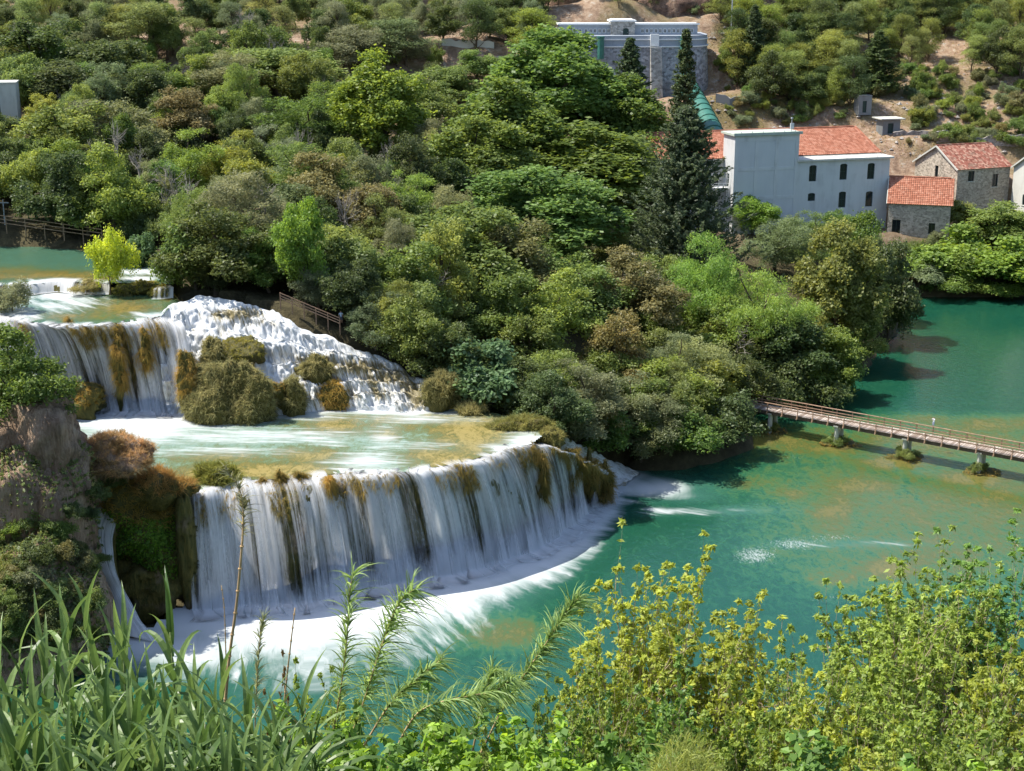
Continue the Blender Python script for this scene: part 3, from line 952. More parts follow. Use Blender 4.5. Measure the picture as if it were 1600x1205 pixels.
M_WHITE = plaster_material('plaster_white', (0.58, 0.59, 0.58), 0.26)
M_PANEL = plaster_material('panel_plaster', (0.555, 0.57, 0.572), 0.06)
M_CREAM = plaster_material('plaster_cream', (0.60, 0.58, 0.52), 0.25)
M_BLUEGR = plaster_material('render_grey', (0.32, 0.35, 0.39), 0.25)
M_CONC = plaster_material('concrete_pale', (0.52, 0.52, 0.46), 0.3)
M_CONCD = plaster_material('concrete_dark', (0.20, 0.21, 0.21), 0.45)
M_GREENISH = plaster_material('roof_membrane', (0.42, 0.47, 0.40), 0.2)
M_STONEW = stone_material('stone_wall', (0.46, 0.40, 0.32), 2.0)
M_STONEG = stone_material('stone_grey', (0.34, 0.35, 0.37), 1.3, 0.3, 0.5)
M_STONEL = stone_material('stone_light', (0.40, 0.38, 0.345), 1.3, 0.4, 0.45)
M_DRYST = stone_material('dry_stone', (0.34, 0.31, 0.28), 1.6, 0.0, 0.5)
M_TILE = tile_material('roof_tile', [(0.27, 0.10, 0.06), (0.37, 0.15, 0.092), (0.44, 0.21, 0.14)], 0.25)
M_TILEO = tile_material('roof_tile_old', [(0.17, 0.065, 0.045), (0.29, 0.11, 0.078), (0.42, 0.26, 0.19)], 0.75)
M_SHUT = simple('shutter_green', (0.012, 0.035, 0.03), 0.5, 0.3, 4, 0.0, 0.4)
M_PANE = simple('window_pane', (0.015, 0.02, 0.022), 0.12, 0.2, 2, 0.0, 0.5)
M_FRAMEW = simple('frame_white', (0.78, 0.78, 0.76), 0.6, 0.1)
M_PIPE = simple('pipe_green', (0.045, 0.16, 0.12), 0.45, 0.25, 1.2, 0.1, 0.4)
M_PIPED = simple('pipe_ring', (0.02, 0.10, 0.075), 0.5, 0.2)
M_METAL = simple('metal_grey', (0.45, 0.46, 0.47), 0.5, 0.2, 4, 0.0, 0.5)
M_WOOD = simple('timber_weathered', (0.31, 0.20, 0.13), 0.85, 0.35, 3.0, 0.3)
def plank_material():
    t = NT('deck_plank')
    r = t.n('ObjectInfo').outputs['Random']
    n = t.noise(t.mapv(t.obj(), (6, 1, 1)), 2.0, 4, 0.6)
    c = t.ramp(t.math('ADD', t.math('MULTIPLY', r, 0.6), t.math('MULTIPLY', n, 0.4)), [(0.2, (0.24, 0.18, 0.14)), (0.55, (0.42, 0.345, 0.29)), (0.85, (0.54, 0.47, 0.41))])
    return t.done(t.pbsdf(c, 0.85, None, 0.2))
M_PLANK = plank_material()
M_WOODD = simple('timber_dark', (0.10, 0.075, 0.055), 0.85, 0.4, 3.0, 0.3)

def wall_holes(b, o, ex, ez, w, h, holes, n, depth=0.35):
    """wall skin with openings; returns nothing, adds skin and reveals to b. o corner, ex along, ez up, n outward"""
    o, ex, ez, n = [np.asarray(k, float) for k in (o, ex, ez, n)]
    xs = sorted({0.0, w} | {v for a, c, d, e in holes for v in (a, d)})
    zs = sorted({0.0, h} | {v for a, c, d, e in holes for v in (c, e)})
    P = lambda x, z, k=0.0: o + ex * x + ez * z - n * k
    flip = np.dot(np.cross(ex, ez), n) < 0
    def quad(a, c, d, e):
        q = [[0, 1, 2, 3]] if not flip else [[3, 2, 1, 0]]
        b.add([a, c, d, e], q)
    for x0, x1 in zip(xs, xs[1:]):
        for z0, z1 in zip(zs, zs[1:]):
            mx, mz = (x0 + x1) / 2, (z0 + z1) / 2
            if any(a < mx < d and c < mz < e for a, c, d, e in holes):
                continue
            quad(P(x0, z0), P(x1, z0), P(x1, z1), P(x0, z1))
    for a, c, d, e in holes:
        quad(P(a, c), P(d, c), P(d, c, depth), P(a, c, depth))
        quad(P(a, e, depth), P(d, e, depth), P(d, e), P(a, e))
        quad(P(a, c, depth), P(a, e, depth), P(a, e), P(a, c))
        quad(P(d, c), P(d, e), P(d, e, depth), P(d, c, depth))

def arch_fill(b, o, ex, ez, n, hole, rise, dep):
    """corner pieces that turn a square head into a low arch"""
    o, ex, ez, n = [np.asarray(k, float) for k in (o, ex, ez, n)]
    a, c, d, e = hole
    k = 7
    xs = np.linspace(a, d, k)
    zz = e - rise + rise * np.sqrt(np.maximum(0, 1 - ((xs - (a + d) / 2) / ((d - a) / 2)) ** 2))
    for i in range(k - 1):
        f = [o + ex * xs[i] + ez * zz[i], o + ex * xs[i + 1] + ez * zz[i + 1], o + ex * xs[i + 1] + ez * e, o + ex * xs[i] + ez * e]
        f = [v - n * 0.003 for v in f]
        g = [v - n * dep for v in f]
        b.add(f + g, [[0, 1, 2, 3], [0, 4, 5, 1], [7, 6, 5, 4]])

def window(parent, o, ex, ez, n, hole, dep, mframe, mpane, cross=(1, 1), sill=True, fw=0.10):
    o, ex, ez, n = [np.asarray(k, float) for k in (o, ex, ez, n)]
    a, c, d, e = hole
    P = lambda x, z, k: o + ex * x + ez * z - n * k
    R = np.stack([ex, n, ez], 1)
    f = MB()
    z1, x1 = e - c, d - a
    for x in (a + fw / 2, d - fw / 2):
        f.box(P(x, (c + e) / 2, dep - 0.06), (fw, 0.08, z1 - 0.004), R)
    for z in (c + fw / 2, e - fw / 2):
        f.box(P((a + d) / 2, z, dep - 0.06), (x1 - 2 * fw, 0.076, fw), R)
    for i in range(cross[0]):
        x = a + x1 * (i + 1) / (cross[0] + 1)
        f.box(P(x, (c + e) / 2, dep - 0.055), (0.09, 0.06, z1 - 2 * fw), R)
    for i in range(cross[1]):
        z = c + z1 * (i + 1) / (cross[1] + 1)
        f.box(P((a + d) / 2, z, dep - 0.052), (x1 - 2 * fw, 0.05, 0.07), R)
    w = f.build('window', mframe, parent, faceattr=False)
    g = MB().box(P((a + d) / 2, (c + e) / 2, dep), (x1, 0.04, z1), R)
    g.build('pane', mpane, w, faceattr=False)
    if sill:
        s = MB().box(P((a + d) / 2, c - 0.09, -0.05), (x1 + 0.3, 0.16, 0.14), R)
        s.build('sill', M_CONC, w, faceattr=False)
    return w

def roof_slope(b, p0, p1, p2, p3, course=0.42, col=0.30, rng=RNG):
    """tiled slope p0-p1 eave, p3-p2 ridge: stepped courses of half-round tiles"""
    p0, p1, p2, p3 = [np.asarray(k, float) for k in (p0, p1, p2, p3)]
    L = np.linalg.norm((p3 + p2) / 2 - (p0 + p1) / 2)
    n = max(3, int(L / course))
    up = nrm(np.cross(p1 - p0, p3 - p0))
    if up[2] < 0:
        up = -up
    Wd = np.linalg.norm(p1 - p0)
    m = max(4, int(Wd / col))
    for i in range(n):
        t0, t1 = i / n, (i + 1.12) / n
        t1 = min(t1, 1.0)
        a0, b0 = p0 + (p3 - p0) * t0, p1 + (p2 - p1) * t0
        a1, b1 = p0 + (p3 - p0) * t1, p1 + (p2 - p1) * t1
        w = np.linalg.norm(b0 - a0)
        mm = max(2, int(m * w / Wd))
        k = np.linspace(0, 1, mm * 2 + 1)[:, None]
        hh = np.where(np.arange(mm * 2 + 1) % 2, 0.09, 0.0)[:, None]
        lo = a0 + (b0 - a0) * k + up * (0.10 + hh)
        hi = a1 + (b1 - a1) * k + up * (0.045 + hh * 0.8)
        v = np.vstack([lo, hi, lo - up * 0.10])
        j = np.arange(mm * 2)
        M = mm * 2 + 1
        q = np.stack([j, j + 1, j + 1 + M, j + M], 1)
        e = np.stack([j + 2 * M, j + 1 + 2 * M, j + 1, j], 1)
        tn = np.repeat(rng.random(mm), 2)
        b.add(v, np.vstack([q, e]), tint=np.concatenate([tn, tn]))

X_, Y_, Z_ = np.eye(3)

# ---- the white hydro plant
def build_plant():
    yaw = math.radians(16)
    O = D(1391, 246, 330)
    zb = 9.0
    O[2] = zb
    root = thing('power_plant', 'large white hydropower hall with red tiled roof and blank square tower', 'building', O, yaw)
    e1 = np.array([math.cos(yaw), math.sin(yaw), 0])
    nn = np.array([math.sin(yaw), -math.cos(yaw), 0])
    def loc(px, py, off=0.0):
        a = np.array(ray(px, py))
        o0 = O - nn * off
        c = np.array([0, 0, CAMZ])
        t = np.dot(o0 - c, nn) / np.dot(a, nn)
        q = c + a * t - O
        return np.dot(q, e1), q[2]
    XL = loc(1246, 250)[0]
    XT = loc(1147, 230)[0]
    zs = loc(1391, 247)[1]          # slab roof height over base
    zt = loc(1190, 211)[1]
    # annex wall with six windows
    holes = []
    for (px, py, w, h) in [(1270, 271, 10, 24), (1318, 268.5, 10, 24), (1361, 267.5, 10, 24), (1268, 308, 10, 12), (1316, 312, 10, 24), (1358, 311, 10, 23)]:
        x, z = loc(px, py)
        hw, hh = w / F * 205, h / F * 172
        holes.append((x - XL - hw, z - hh, x - XL + hw, z + hh))
    b = MB()
    o = (XL, 0, 0)
    wl = -XL
    wall_holes(b, o, X_, Z_, wl, zs, holes, -Y_, 0.35)
    for hl in holes:
        arch_fill(b, o, X_, Z_, -Y_, hl, 0.28, 0.35)
    b.add([[0, 0, 0], [0, 6, 0], [0, 6, zs], [0, 0, zs]], [[0, 1, 2, 3]])
    wall = b.build('wall', M_WHITE, root, faceattr=False)
    for hl in holes:
        window(root, o, X_, Z_, -Y_, hl, 0.35, M_SHUT, M_PANE, (1, 1), False, 0.16)
    b = MB()
    b.box((XL / 2 + 0.25, 2.8, zs + 0.2), (wl + 0.9, 6.8, 0.4))
    b.build('flat_roof', M_CREAM, root, faceattr=False)
    b = MB()
    for k in range(3):
        x = XL * (0.15 + 0.33 * k)
        b.tube([(x, -0.3, zs + 0.4), (x, -0.3, zs + 0.95)], 0.07, 5)
    tag(b.build('roof_vents', M_METAL, root, faceattr=False), kind='stuff')
    # tower: recessed panels between flat ribs
    td, tp = 5.5, 0.45
    tw = XL - XT
    b = MB()
    ho = []
    cw, gap = (tw - 0.8 * 4) / 3, 0.8
    ph = 5.6
    for i in range(3):
        for j in range(5):
            z1 = zt - 1.3 - j * (ph + 0.7)
            z0 = z1 - ph
            if z1 < 1.5:
                continue
            ho.append((gap + i * (cw + gap), max(z0, 0.4), gap + i * (cw + gap) + cw, z1))
    to = (XT, -tp, 0)
    wall_holes(b, to, X_, Z_, tw, zt, ho, -Y_, 0.07)
    b.add([[XT, -tp, 0], [XT, td, 0], [XT, td, zt], [XT, -tp, zt]], [[3, 2, 1, 0]])
    b.add([[XL, -tp, 0], [XL, td, 0], [XL, td, zt], [XL, -tp, zt]], [[0, 1, 2, 3]])
    b.add([[XL, td, 0], [XT, td, 0], [XT, td, zt], [XL, td, zt]], [[0, 1, 2, 3]])
    b.build('tower', M_WHITE, root, faceattr=False)
    for (a, c, d, e) in ho:
        p = MB().box((XT + (a + d) / 2, -tp + 0.09, (c + e) / 2), (d - a + 0.1, 0.04, e - c + 0.1))
        p.build('panel', M_PANEL, root, faceattr=False)
    b = MB()
    b.box(((XL + XT) / 2, (td - tp) / 2, zt + 0.22), (tw + 1.0, td + tp + 1.0, 0.44))
    b.box(((XL + XT) / 2, -tp - 0.35, zt + 0.52), (tw + 1.0, 0.25, 0.16))
    cap = b.build('tower_roof', M_GREENISH, root, faceattr=False)
    b = MB()
    for k in range(6):
        x = XT + tw * (k + 0.5) / 6
        b.tube([(x, -tp - 0.3, zt + 0.44), (x, -tp - 0.3, zt + 0.9)], 0.08, 5)
    tag(b.build('roof_bolts', M_METAL, root, faceattr=False), kind='stuff')
    b = MB()
    b.tube([(XL - 1.3, 1.0, zt + 0.4), (XL - 1.3, 1.0, zt + 3.4)], 0.07, 5)
    b.box((XL - 1.2, 1.0, zt + 1.6), (0.8, 0.35, 1.2))
    b.box((XL - 1.3, 1.0, zt + 3.3), (0.4, 0.3, 0.3))
    b.build('antenna', M_METAL, root, faceattr=False)
    # main hall behind
    y0, yr, y1 = 4.6, 14.2, 23.8
    ez, rz = loc(1310, 241, 4.6)[1], loc(1300, 199.5, 14.2)[1]
    xr = loc(1376, 240, 4.6)[0]
    xridge = loc(1336, 199, 14.2)[0]
    xl = loc(1030, 240, 4.6)[0]
    b = MB()
    b.box(((xl + xr - 0.6) / 2, (y0 + y1) / 2 + 0.15, (ez - 0.2) / 2), (xr - 0.6 - xl, y1 - y0 - 0.7, ez - 0.2))
    b.build('hall_wall', M_CREAM, root, faceattr=False)
    b = MB()
    roof_slope(b, (xl, y0, ez), (xr, y0, ez), (xridge, yr, rz), (xl, yr, rz), 0.55, 0.5)
    roof_slope(b, (xr, y0, ez), (xr, y1, ez), (xridge, yr + 0.01, rz), (xridge, yr, rz), 0.55, 0.5)
    roof_slope(b, (xr, y1, ez), (xl, y1, ez), (xl, yr, rz), (xridge, yr, rz), 1.0, 0.8)
    r = b.build('roof', M_TILE, root)
    b = MB()
    for k in range(int((xridge - xl) / 0.9)):
        x = xl + 0.9 * k + 0.45
        b.tube([(x - 0.45, yr, rz + 0.12), (x + 0.5, yr, rz + 0.16)], [0.26, 0.22], 6, tint=RNG.random())
    d = np.array([xr - xridge, y0 - yr, ez - rz])
    for k in range(16):
        p = np.array([xridge, yr, rz + 0.14]) + d * k / 16
        b.tube([p, p + d / 15], [0.2, 0.24], 6, tint=RNG.random())
    b.build('ridge_tiles', M_TILE, r)
    b = MB()
    b.box(((xl + xr) / 2, y0 - 0.05, ez - 0.22), (xr - xl, 0.35, 0.24))
    b.build('gutter', M_CREAM, root, faceattr=False)
    # escape balcony with rails and ladder left of the tower
    xb = loc(1131, 285, 3)[0]
    zb2 = loc(1131, 292, 3)[1]
    b = MB()
    b.box((XT - 2.0, 2.6, zb2), (3.6, 2.2, 0.14))
    for z in (0.5, 1.0):
        b.beam((XT - 3.8, 1.5, zb2 + z), (XT - 0.1, 1.5, zb2 + z), 0.07, 0.07)
        b.beam((XT - 3.8, 1.5, zb2 + z), (XT - 3.8, 3.7, zb2 + z), 0.07, 0.07)
    for k in range(4):
        b.beam((XT - 3.8 + 1.2 * k, 1.5, zb2), (XT - 3.8 + 1.2 * k, 1.5, zb2 + 1.05), 0.07, 0.07)
    for s in (0.0, 0.5):
        b.beam((XT - 0.75 + s, 1.2, 0), (XT - 0.75 + s, 1.2, zb2 + 3), 0.06, 0.06)
    for k in range(30):
        b.beam((XT - 0.75, 1.2, 1 + k * 0.55), (XT - 0.25, 1.2, 1 + k * 0.55), 0.05, 0.05)
    b.build('escape_balcony', M_FRAMEW, root, faceattr=False)
    window(root, (XT - 0.0, 0, 0), Y_, Z_, -X_, (2.0, zb2 + 0.3, 3.0, zb2 + 3.0), -0.02, M_SHUT, M_PANE, (1, 1), False, 0.12)
    window(root, (XT - 0.0, y0 + 0.5, 0), -X_, Z_, -Y_, (1.2, zb2 + 0.2, 2.4, zb2 + 2.6), -0.06, M_SHUT, M_PANE, (1, 1), False, 0.12)
build_plant()

# ---- stone houses
def gable_house(name, label, O, yaw, gw, lw, eave, ridge, mwall, mtile, gwins, lwins, base_extra=2.0, front_gable='left'):
    """O: corner between the gable side and the long front; gable runs back (local +y), front runs along local +x"""
    root = thing(name, label, 'house', O, yaw)
    b = MB()
    z0 = -base_extra
    wall_holes(b, (0, 0, z0), X_, Z_, lw, eave - z0, [(a, c - z0, d, e - z0) for a, c, d, e in lwins], -Y_)
    wall_holes(b, (0, 0, z0), Y_, Z_, gw, eave - z0, [(a, c - z0, d, e - z0) for a, c, d, e in gwins], -X_)
    b.add([[0, 0, eave], [0, gw, eave], [0, gw / 2, ridge]], tris=[[0, 2, 1]])
    b.add([[lw, 0, eave], [lw, gw, eave], [lw, gw / 2, ridge]], tris=[[0, 1, 2]])
    b.add([[lw, 0, z0], [lw, gw, z0], [lw, gw, eave], [lw, 0, eave]], [[0, 1, 2, 3]])
    b.add([[0, gw, z0], [lw, gw, z0], [lw, gw, eave], [0, gw, eave]], [[3, 2, 1, 0]])
    b.build('wall', mwall, root, faceattr=False)
    for hl in lwins:
        window(root, (0, 0, 0), X_, Z_, -Y_, hl, 0.35, M_SHUT, M_PANE, (1, 0), True, 0.12)
    for hl in gwins:
        window(root, (0, 0, 0), Y_, Z_, -X_, hl, 0.35, M_SHUT, M_PANE, (0, 0), True, 0.12)
    ov, sl = 0.45, (ridge - eave) / (gw / 2)
    b = MB()
    roof_slope(b, (-ov, -ov, eave - ov * sl), (lw + ov, -ov, eave - ov * sl), (lw + ov, gw / 2, ridge), (-ov, gw / 2, ridge), 0.5, 0.45)
    roof_slope(b, (lw + ov, gw + ov, eave - ov * sl), (-ov, gw + ov, eave - ov * sl), (-ov, gw / 2, ridge), (lw + ov, gw / 2, ridge), 0.8, 0.7)
    r = b.build('roof', mtile, root)
    b = MB()
    for k in range(int(lw / 0.7) + 1):
        b.tube([(k * 0.7 - ov, gw / 2, ridge + 0.1), (k * 0.7 - ov + 0.75, gw / 2, ridge + 0.13)], [0.23, 0.2], 6, tint=RNG.random())
    b.build('ridge_tiles', mtile, r)
    b = MB()
    for sgn in (0, 1):
        ya, yb = (-ov, gw / 2) if sgn == 0 else (gw + ov, gw / 2)
        b.beam((-ov - 0.02, ya, eave - ov * sl - 0.05), (-ov - 0.02, yb, ridge - 0.05), 0.16, 0.34)
    b.build('verge_board', M_CONC, root, faceattr=False)
    return root

def build_houses():
    O = D(1497, 264, 333)
    ze = O[2]
    base = 9.0
    eave = ze - base
    O[2] = base
    gable_house('stone_house', 'two storey pale stone house with weathered red gable roof', O, math.radians(22), 15.5, 14.6, eave, eave + 4.3, M_STONEW, M_TILEO,
                [(8.3, eave - 0.6, 9.5, eave + 0.0 - 0.02)] and [(6.9, eave - 3.4, 8.1, eave - 0.15)],
                [(3.0, eave - 3.0, 4.7, eave - 0.7), (9.8, eave - 4.6, 11.4, eave - 1.7)])
    P2 = D(1389, 315, 325)
    ze2 = P2[2]
    P2[2] = 8.6
    yaw = math.radians(-15.5)
    zr2 = D(1430, 277, 329)[2]
    gable_house('stone_outbuilding', 'low stone outbuilding with bright red roof between the white hall and the stone house', P2, yaw, 10.5, 13.2, ze2 - 8.6, zr2 - 8.6, M_STONEW, M_TILE,
                [], [(1.0, 1.0, 2.8, 4.4), (8.8, 1.6, 10.2, 4.0)])
    O3 = D(1624, 268, 328)
    ze3 = O3[2]
    O3[2] = 9.0
    gable_house('white_house', 'white gabled house cut off by the picture edge beyond the stone house', O3, math.radians(18), 9.0, 12.0, ze3 - 9, ze3 - 9 + 2.8, M_CREAM, M_TILE, [(3.8, 6, 5.0, 8.4)], [])
    c = MB().box((0, 0, 0.9), (0.8, 0.8, 1.8)).box((0, 0, 1.9), (1.0, 1.0, 0.2))
    ch = c.build('chimney', M_CREAM, bpy.data.objects['white_house'], faceattr=False)
    ch.location = (1.0, 4.0, ze3 - 9 + 2.2)
build_houses()

# ---- intake station on its stone retaining wall
def build_intake():
    yaw = math.radians(2)
    O = D(905, 100, 386)
    zb = 33.0
    O[2] = zb
    def loc(px, py, off=0.0):
        nn = np.array([math.sin(yaw), -math.cos(yaw), 0])
        e1 = np.array([math.cos(yaw), math.sin(yaw), 0])
        a = np.array(ray(px, py))
        o0 = O - nn * off
        c = np.array([0, 0, CAMZ])
        t = np.dot(o0 - c, nn) / np.dot(a, nn)
        q = c + a * t - O
        return np.dot(q, e1), q[2]
    root = thing('intake_station', 'long low intake station with many small windows above a tall stone retaining wall', 'building', O, yaw)
    zw, zp = loc(1000, 74)[1], loc(1000, 56)[1]
    xl, xr = loc(872, 80)[0], loc(1113, 80)[0]
    rad = 9.0
    foot = [(xl, 0), (xr - rad, 0)] + [(xr - rad + rad * math.sin(a), rad - rad * math.cos(a)) for a in np.linspace(0.1, math.pi / 2, 9)] + [(xr, 20)]
    foot = np.array(foot)
    def band(z0, z1, off, mat, name, bat=0.0, m=2):
        tg = nrm(np.gradient(foot, axis=0))
        n2 = np.stack([tg[:, 1], -tg[:, 0]], 1)
        G = np.zeros((len(foot), m, 3))
        for j in range(m):
            k = j / (m - 1)
            G[:, j, :2] = foot + n2 * (off + bat * (1 - k))
            G[:, j, 2] = z0 + (z1 - z0) * k
        b = MB().grid(G, flip=False)
        # flat top back to the terrace
        b.grid(np.stack([G[:, -1], np.c_[foot[:, 0] * 0.98, np.full(len(foot), 20.0), G[:, -1, 2]]], 1), flip=False)
        return b.build(name, mat, root, faceattr=False)
    band(-1.0, zw, 0.0, M_STONEG, 'retaining_wall', 1.0, 6)
    band(zw, zw + 0.28, 0.3, M_FRAMEW, 'ledge')
    band(zw + 0.28, zp, -0.05, M_BLUEGR, 'parapet_wall')
    zl = loc(1000, 63)[1]
    band(zl, zl + 0.25, 0.15, M_FRAMEW, 'upper_ledge')
    x0, x1 = loc(1015, 100)[0], loc(1032, 100)[0]
    b = MB()
    b.add([[x0, 0.3, -1], [x0 + 0.4, -3.2, -1], [x1 + 0.5, -3.2, -1], [x1 + 0.9, 0.3, -1], [x0, 0.3, zw - 0.01], [x0, -1.6, zw - 0.01], [x1, -1.6, zw - 0.01], [x1, 0.3, zw - 0.01]],
          [[0, 1, 5, 4], [1, 2, 6, 5], [2, 3, 7, 6], [4, 5, 6, 7]])
    b.build('buttress', M_STONEL, root, faceattr=False)
    b = MB().box(((x0 + x1) / 2 - 0.3, -0.35, (zw + 0.3 + zp) / 2 + 0.2), (x1 - x0 - 0.6, 0.8, zp - zw + 0.1))
    b.build('pier_cap', M_FRAMEW, root, faceattr=False)
    for px, y0_, y1_ in ((938, 57, 92), (1067, 57, 100)):
        x = loc(px, 70)[0]
        b = MB().tube([(x, -1.3, loc(px, y1_, -1)[1]), (x, -1.3, loc(px, y0_, -1)[1])], 0.85, 12)
        b.tube([(x, -1.3, loc(px, y0_, -1)[1] - 0.3), (x, -1.3, loc(px, y0_, -1)[1] + 0.02)], 0.98, 12)
        b.build('vent_pipe', M_PIPE, root, faceattr=False)
    # upper building
    yb = 5.0
    bx0, bx1 = loc(874, 45, yb)[0], loc(1090, 45, yb)[0]
    zr = loc(980, 39, yb)[1]
    z0 = zp - 0.4
    px0, px1 = loc(955, 40, yb - 1.2)[0], loc(992, 40, yb - 1.2)[0]
    wins = []
    for g in ([890, 899, 905, 922, 931, 940, 919 + 30], ):
        pass
    cols = [892, 899, 906, 916, 923, 930, 937, 944, 951] + [1004, 1011, 1018, 1025, 1032, 1039, 1046, 1053, 1060, 1067, 1074, 1081]
    zc = loc(980, 48.5, yb)[1]
    hl = []
    for c in cols:
        x = loc(c, 48, yb)[0]
        hl.append((x - 0.40 - bx0, zc - 0.55 - z0, x + 0.40 - bx0, zc + 0.55 - z0))
    b = MB()
    wall_holes(b, (bx0, yb, z0), X_, Z_, bx1 - bx0, zr - z0, hl, -Y_, 0.25)
    b.add([[bx0, yb, z0], [bx0, yb + 8, z0], [bx0, yb + 8, zr], [bx0, yb, zr]], [[3, 2, 1, 0]])
    b.add([[bx1, yb, z0], [bx1, yb + 8, z0], [bx1, yb + 8, zr], [bx1, yb, zr]], [[0, 1, 2, 3]])
    b.build('gallery_wall', M_BLUEGR, root, faceattr=False)
    for h in hl:
        window(root, (bx0, yb, z0), X_, Z_, -Y_, h, 0.22, M_FRAMEW, M_PANE, (1, 0), False, 0.12)
    b = MB().box(((bx0 + bx1) / 2, yb + 3.9, zr + 0.15), (bx1 - bx0 + 0.8, 8.8, 0.3))
    b.box(((bx0 + bx1) / 2, yb - 0.45, zr + 0.37), (bx1 - bx0 + 0.8, 0.12, 0.14))
    b.build('gallery_roof', M_FRAMEW, root, faceattr=False)
    # portal
    zpt = loc(972, 34, yb - 1.2)[1]
    xd = loc(978, 50, yb - 1.2)[0] - px0
    b = MB()
    dz = loc(978, 44, yb - 1.2)[1] - z0
    wall_holes(b, (px0, yb - 1.2, z0), X_, Z_, px1 - px0, zpt - z0, [(xd - 0.75, 0.05, xd + 0.75, dz)], -Y_, 0.3)
    arch_fill(b, (px0, yb - 1.2, z0), X_, Z_, -Y_, (xd - 0.75, 0.05, xd + 0.75, dz), 0.4, 0.3)
    b.add([[px0, yb - 1.2, z0], [px0, yb + 6, z0], [px0, yb + 6, zpt], [px0, yb - 1.2, zpt]], [[3, 2, 1, 0]])
    b.add([[px1, yb - 1.2, z0], [px1, yb + 6, z0], [px1, yb + 6, zpt], [px1, yb - 1.2, zpt]], [[0, 1, 2, 3]])
    b.build('portal', M_STONEL, root, faceattr=False)
    b = MB().box(((px0 + px1) / 2, yb + 2.4, zpt + 0.18), (px1 - px0 + 0.7, 7.8, 0.36)).box(((px0 + px1) / 2, yb + 2.4, zpt + 0.46), (px1 - px0 - 0.5, 6.8, 0.2))
    b.build('portal_roof', M_FRAMEW, root, faceattr=False)
    b = MB().box((px0 + xd, yb - 0.95, z0 + 0.05 + (dz - 0.05) / 2), (1.5, 0.06, dz - 0.05))
    d = b.build('door', M_SHUT, root, faceattr=False)
    b = MB().box((px0 + xd + 0.5, yb - 1.0, z0 + 1.0), (0.12, 0.05, 0.12))
    b.build('handle', M_METAL, d, faceattr=False)
build_intake()

# ---- penstock
def build_penstock():
    pts = [D(1070, 126, 384), D(1081, 146, 376), D(1094, 170, 366), D(1107, 196, 357), D(1115, 214, 351), D(1122, 240, 345)]
    c, s = smooth_line(pts, 40)
    root = thing('penstock', 'thick green steel penstock pipe with dark rings running down behind the white hall', 'pipe', c[0])
    lo = c - c[0]
    r = np.linspace(2.2, 2.75, 40)
    MB().tube(lo, r, 28).build('pipe', M_PIPE, root, smooth_=True, faceattr=False)
    for k in range(2, 39, 3):
        d = nrm(lo[min(k + 1, 39)] - lo[k - 1])
        MB().tube([lo[k] - d * 0.14, lo[k] + d * 0.14], r[k] + 0.16, 28).build('ring', M_PIPED, root, faceattr=False)
build_penstock()

# ---- small hill structures
def slab_hut(name, label, px, py, Y, w, d, h, roof, mat):
    b0 = hit_ground(px, py) if Y > 320 else D(px, py, Y)
    g = float(gh(b0[0], b0[1]))
    root = thing(name, label, 'hut', (b0[0], b0[1], g - 0.6), math.radians(12))
    b = MB()
    wall_holes(b, (-w / 2, -d / 2, 0), X_, Z_, w, h, [(w * 0.3, 0.6, w * 0.62, h * 0.75)], -Y_, 0.3)
    b.add([[-w / 2, -d / 2, 0], [-w / 2, d / 2, 0], [-w / 2, d / 2, h], [-w / 2, -d / 2, h]], [[3, 2, 1, 0]])
    b.add([[w / 2, -d / 2, 0], [w / 2, d / 2, 0], [w / 2, d / 2, h], [w / 2, -d / 2, h]], [[0, 1, 2, 3]])
    b.add([[-w / 2, d / 2, 0], [w / 2, d / 2, 0], [w / 2, d / 2, h], [-w / 2, d / 2, h]], [[3, 2, 1, 0]])
    b.build('wall', mat, root, faceattr=False)
    MB().box((0, 0, h + 0.12), (w + roof, d + roof, 0.24)).build('roof', M_CONC if roof > 0.5 else mat, root, faceattr=False)
    MB().box((-w / 2 + w * 0.46, -d / 2 + 0.27, 0.6 + (h * 0.75 - 0.6) / 2), (w * 0.32, 0.05, h * 0.75 - 0.6)).build('door', M_SHUT, root, faceattr=False)
slab_hut('concrete_hut', 'small dark concrete hut with plain flat top up the dry hillside', 1347, 178, 368, 3.4, 3.0, 4.6, 0.1, M_CONCD)
slab_hut('concrete_hut', 'squat concrete hut under a wide pale slab roof beside the red hall roof', 1387, 208, 356, 4.6, 3.6, 4.0, 1.8, M_CONCD)
slab_hut('white_hut', 'white flat topped building at the picture edge among dark trees', -4, 178, 300, 8.5, 6.0, 9.0, 0.3, M_CONC)

def stone_bank(name, label, line, h, mat, cat='wall'):
    """dry wall following the ground along a line of photo points"""
    pts = []
    for p in line:
        q = hit_ground(*p)
        pts.append(q)
    c, s = resample(np.array(pts), 60)
    c[:, 2] = gh(c[:, 0], c[:, 1])
    root0 = c[0].copy()
    lo = c - root0
    jag = 0.25 * vnoise(np.stack([s * 0.8, s * 0, s * 0 + 3], 1))
    sec = []
    for (oy, oz) in ((-0.45, -1.0), (-0.35, h), (0.35, h), (0.45, -1.0)):
        v = lo.copy()
        v[:, 1] += oy
        v[:, 2] += oz + (jag if oz > 0 else 0)
        sec.append(v)
    G = np.stack(sec, 1)
    o = MB().grid(G).build(name, mat, faceattr=False)
    o.location = tuple(root0)
    tag(o, label, cat)
stone_bank('stone_wall', 'dark dry stone terrace wall behind the stone house roof', [(1462, 222), (1500, 226), (1550, 226), (1640, 232)], 2.2, M_DRYST)
stone_bank('stone_wall', 'low grey wall along the track right of the green penstock', [(1118, 163), (1140, 164), (1166, 166)], 1.8, M_CONCD)
stone_bank('stone_wall', 'low pale parapet wall of the hill track at the tree gap', [(690, 72), (730, 75), (772, 77)], 1.3, M_CONC)
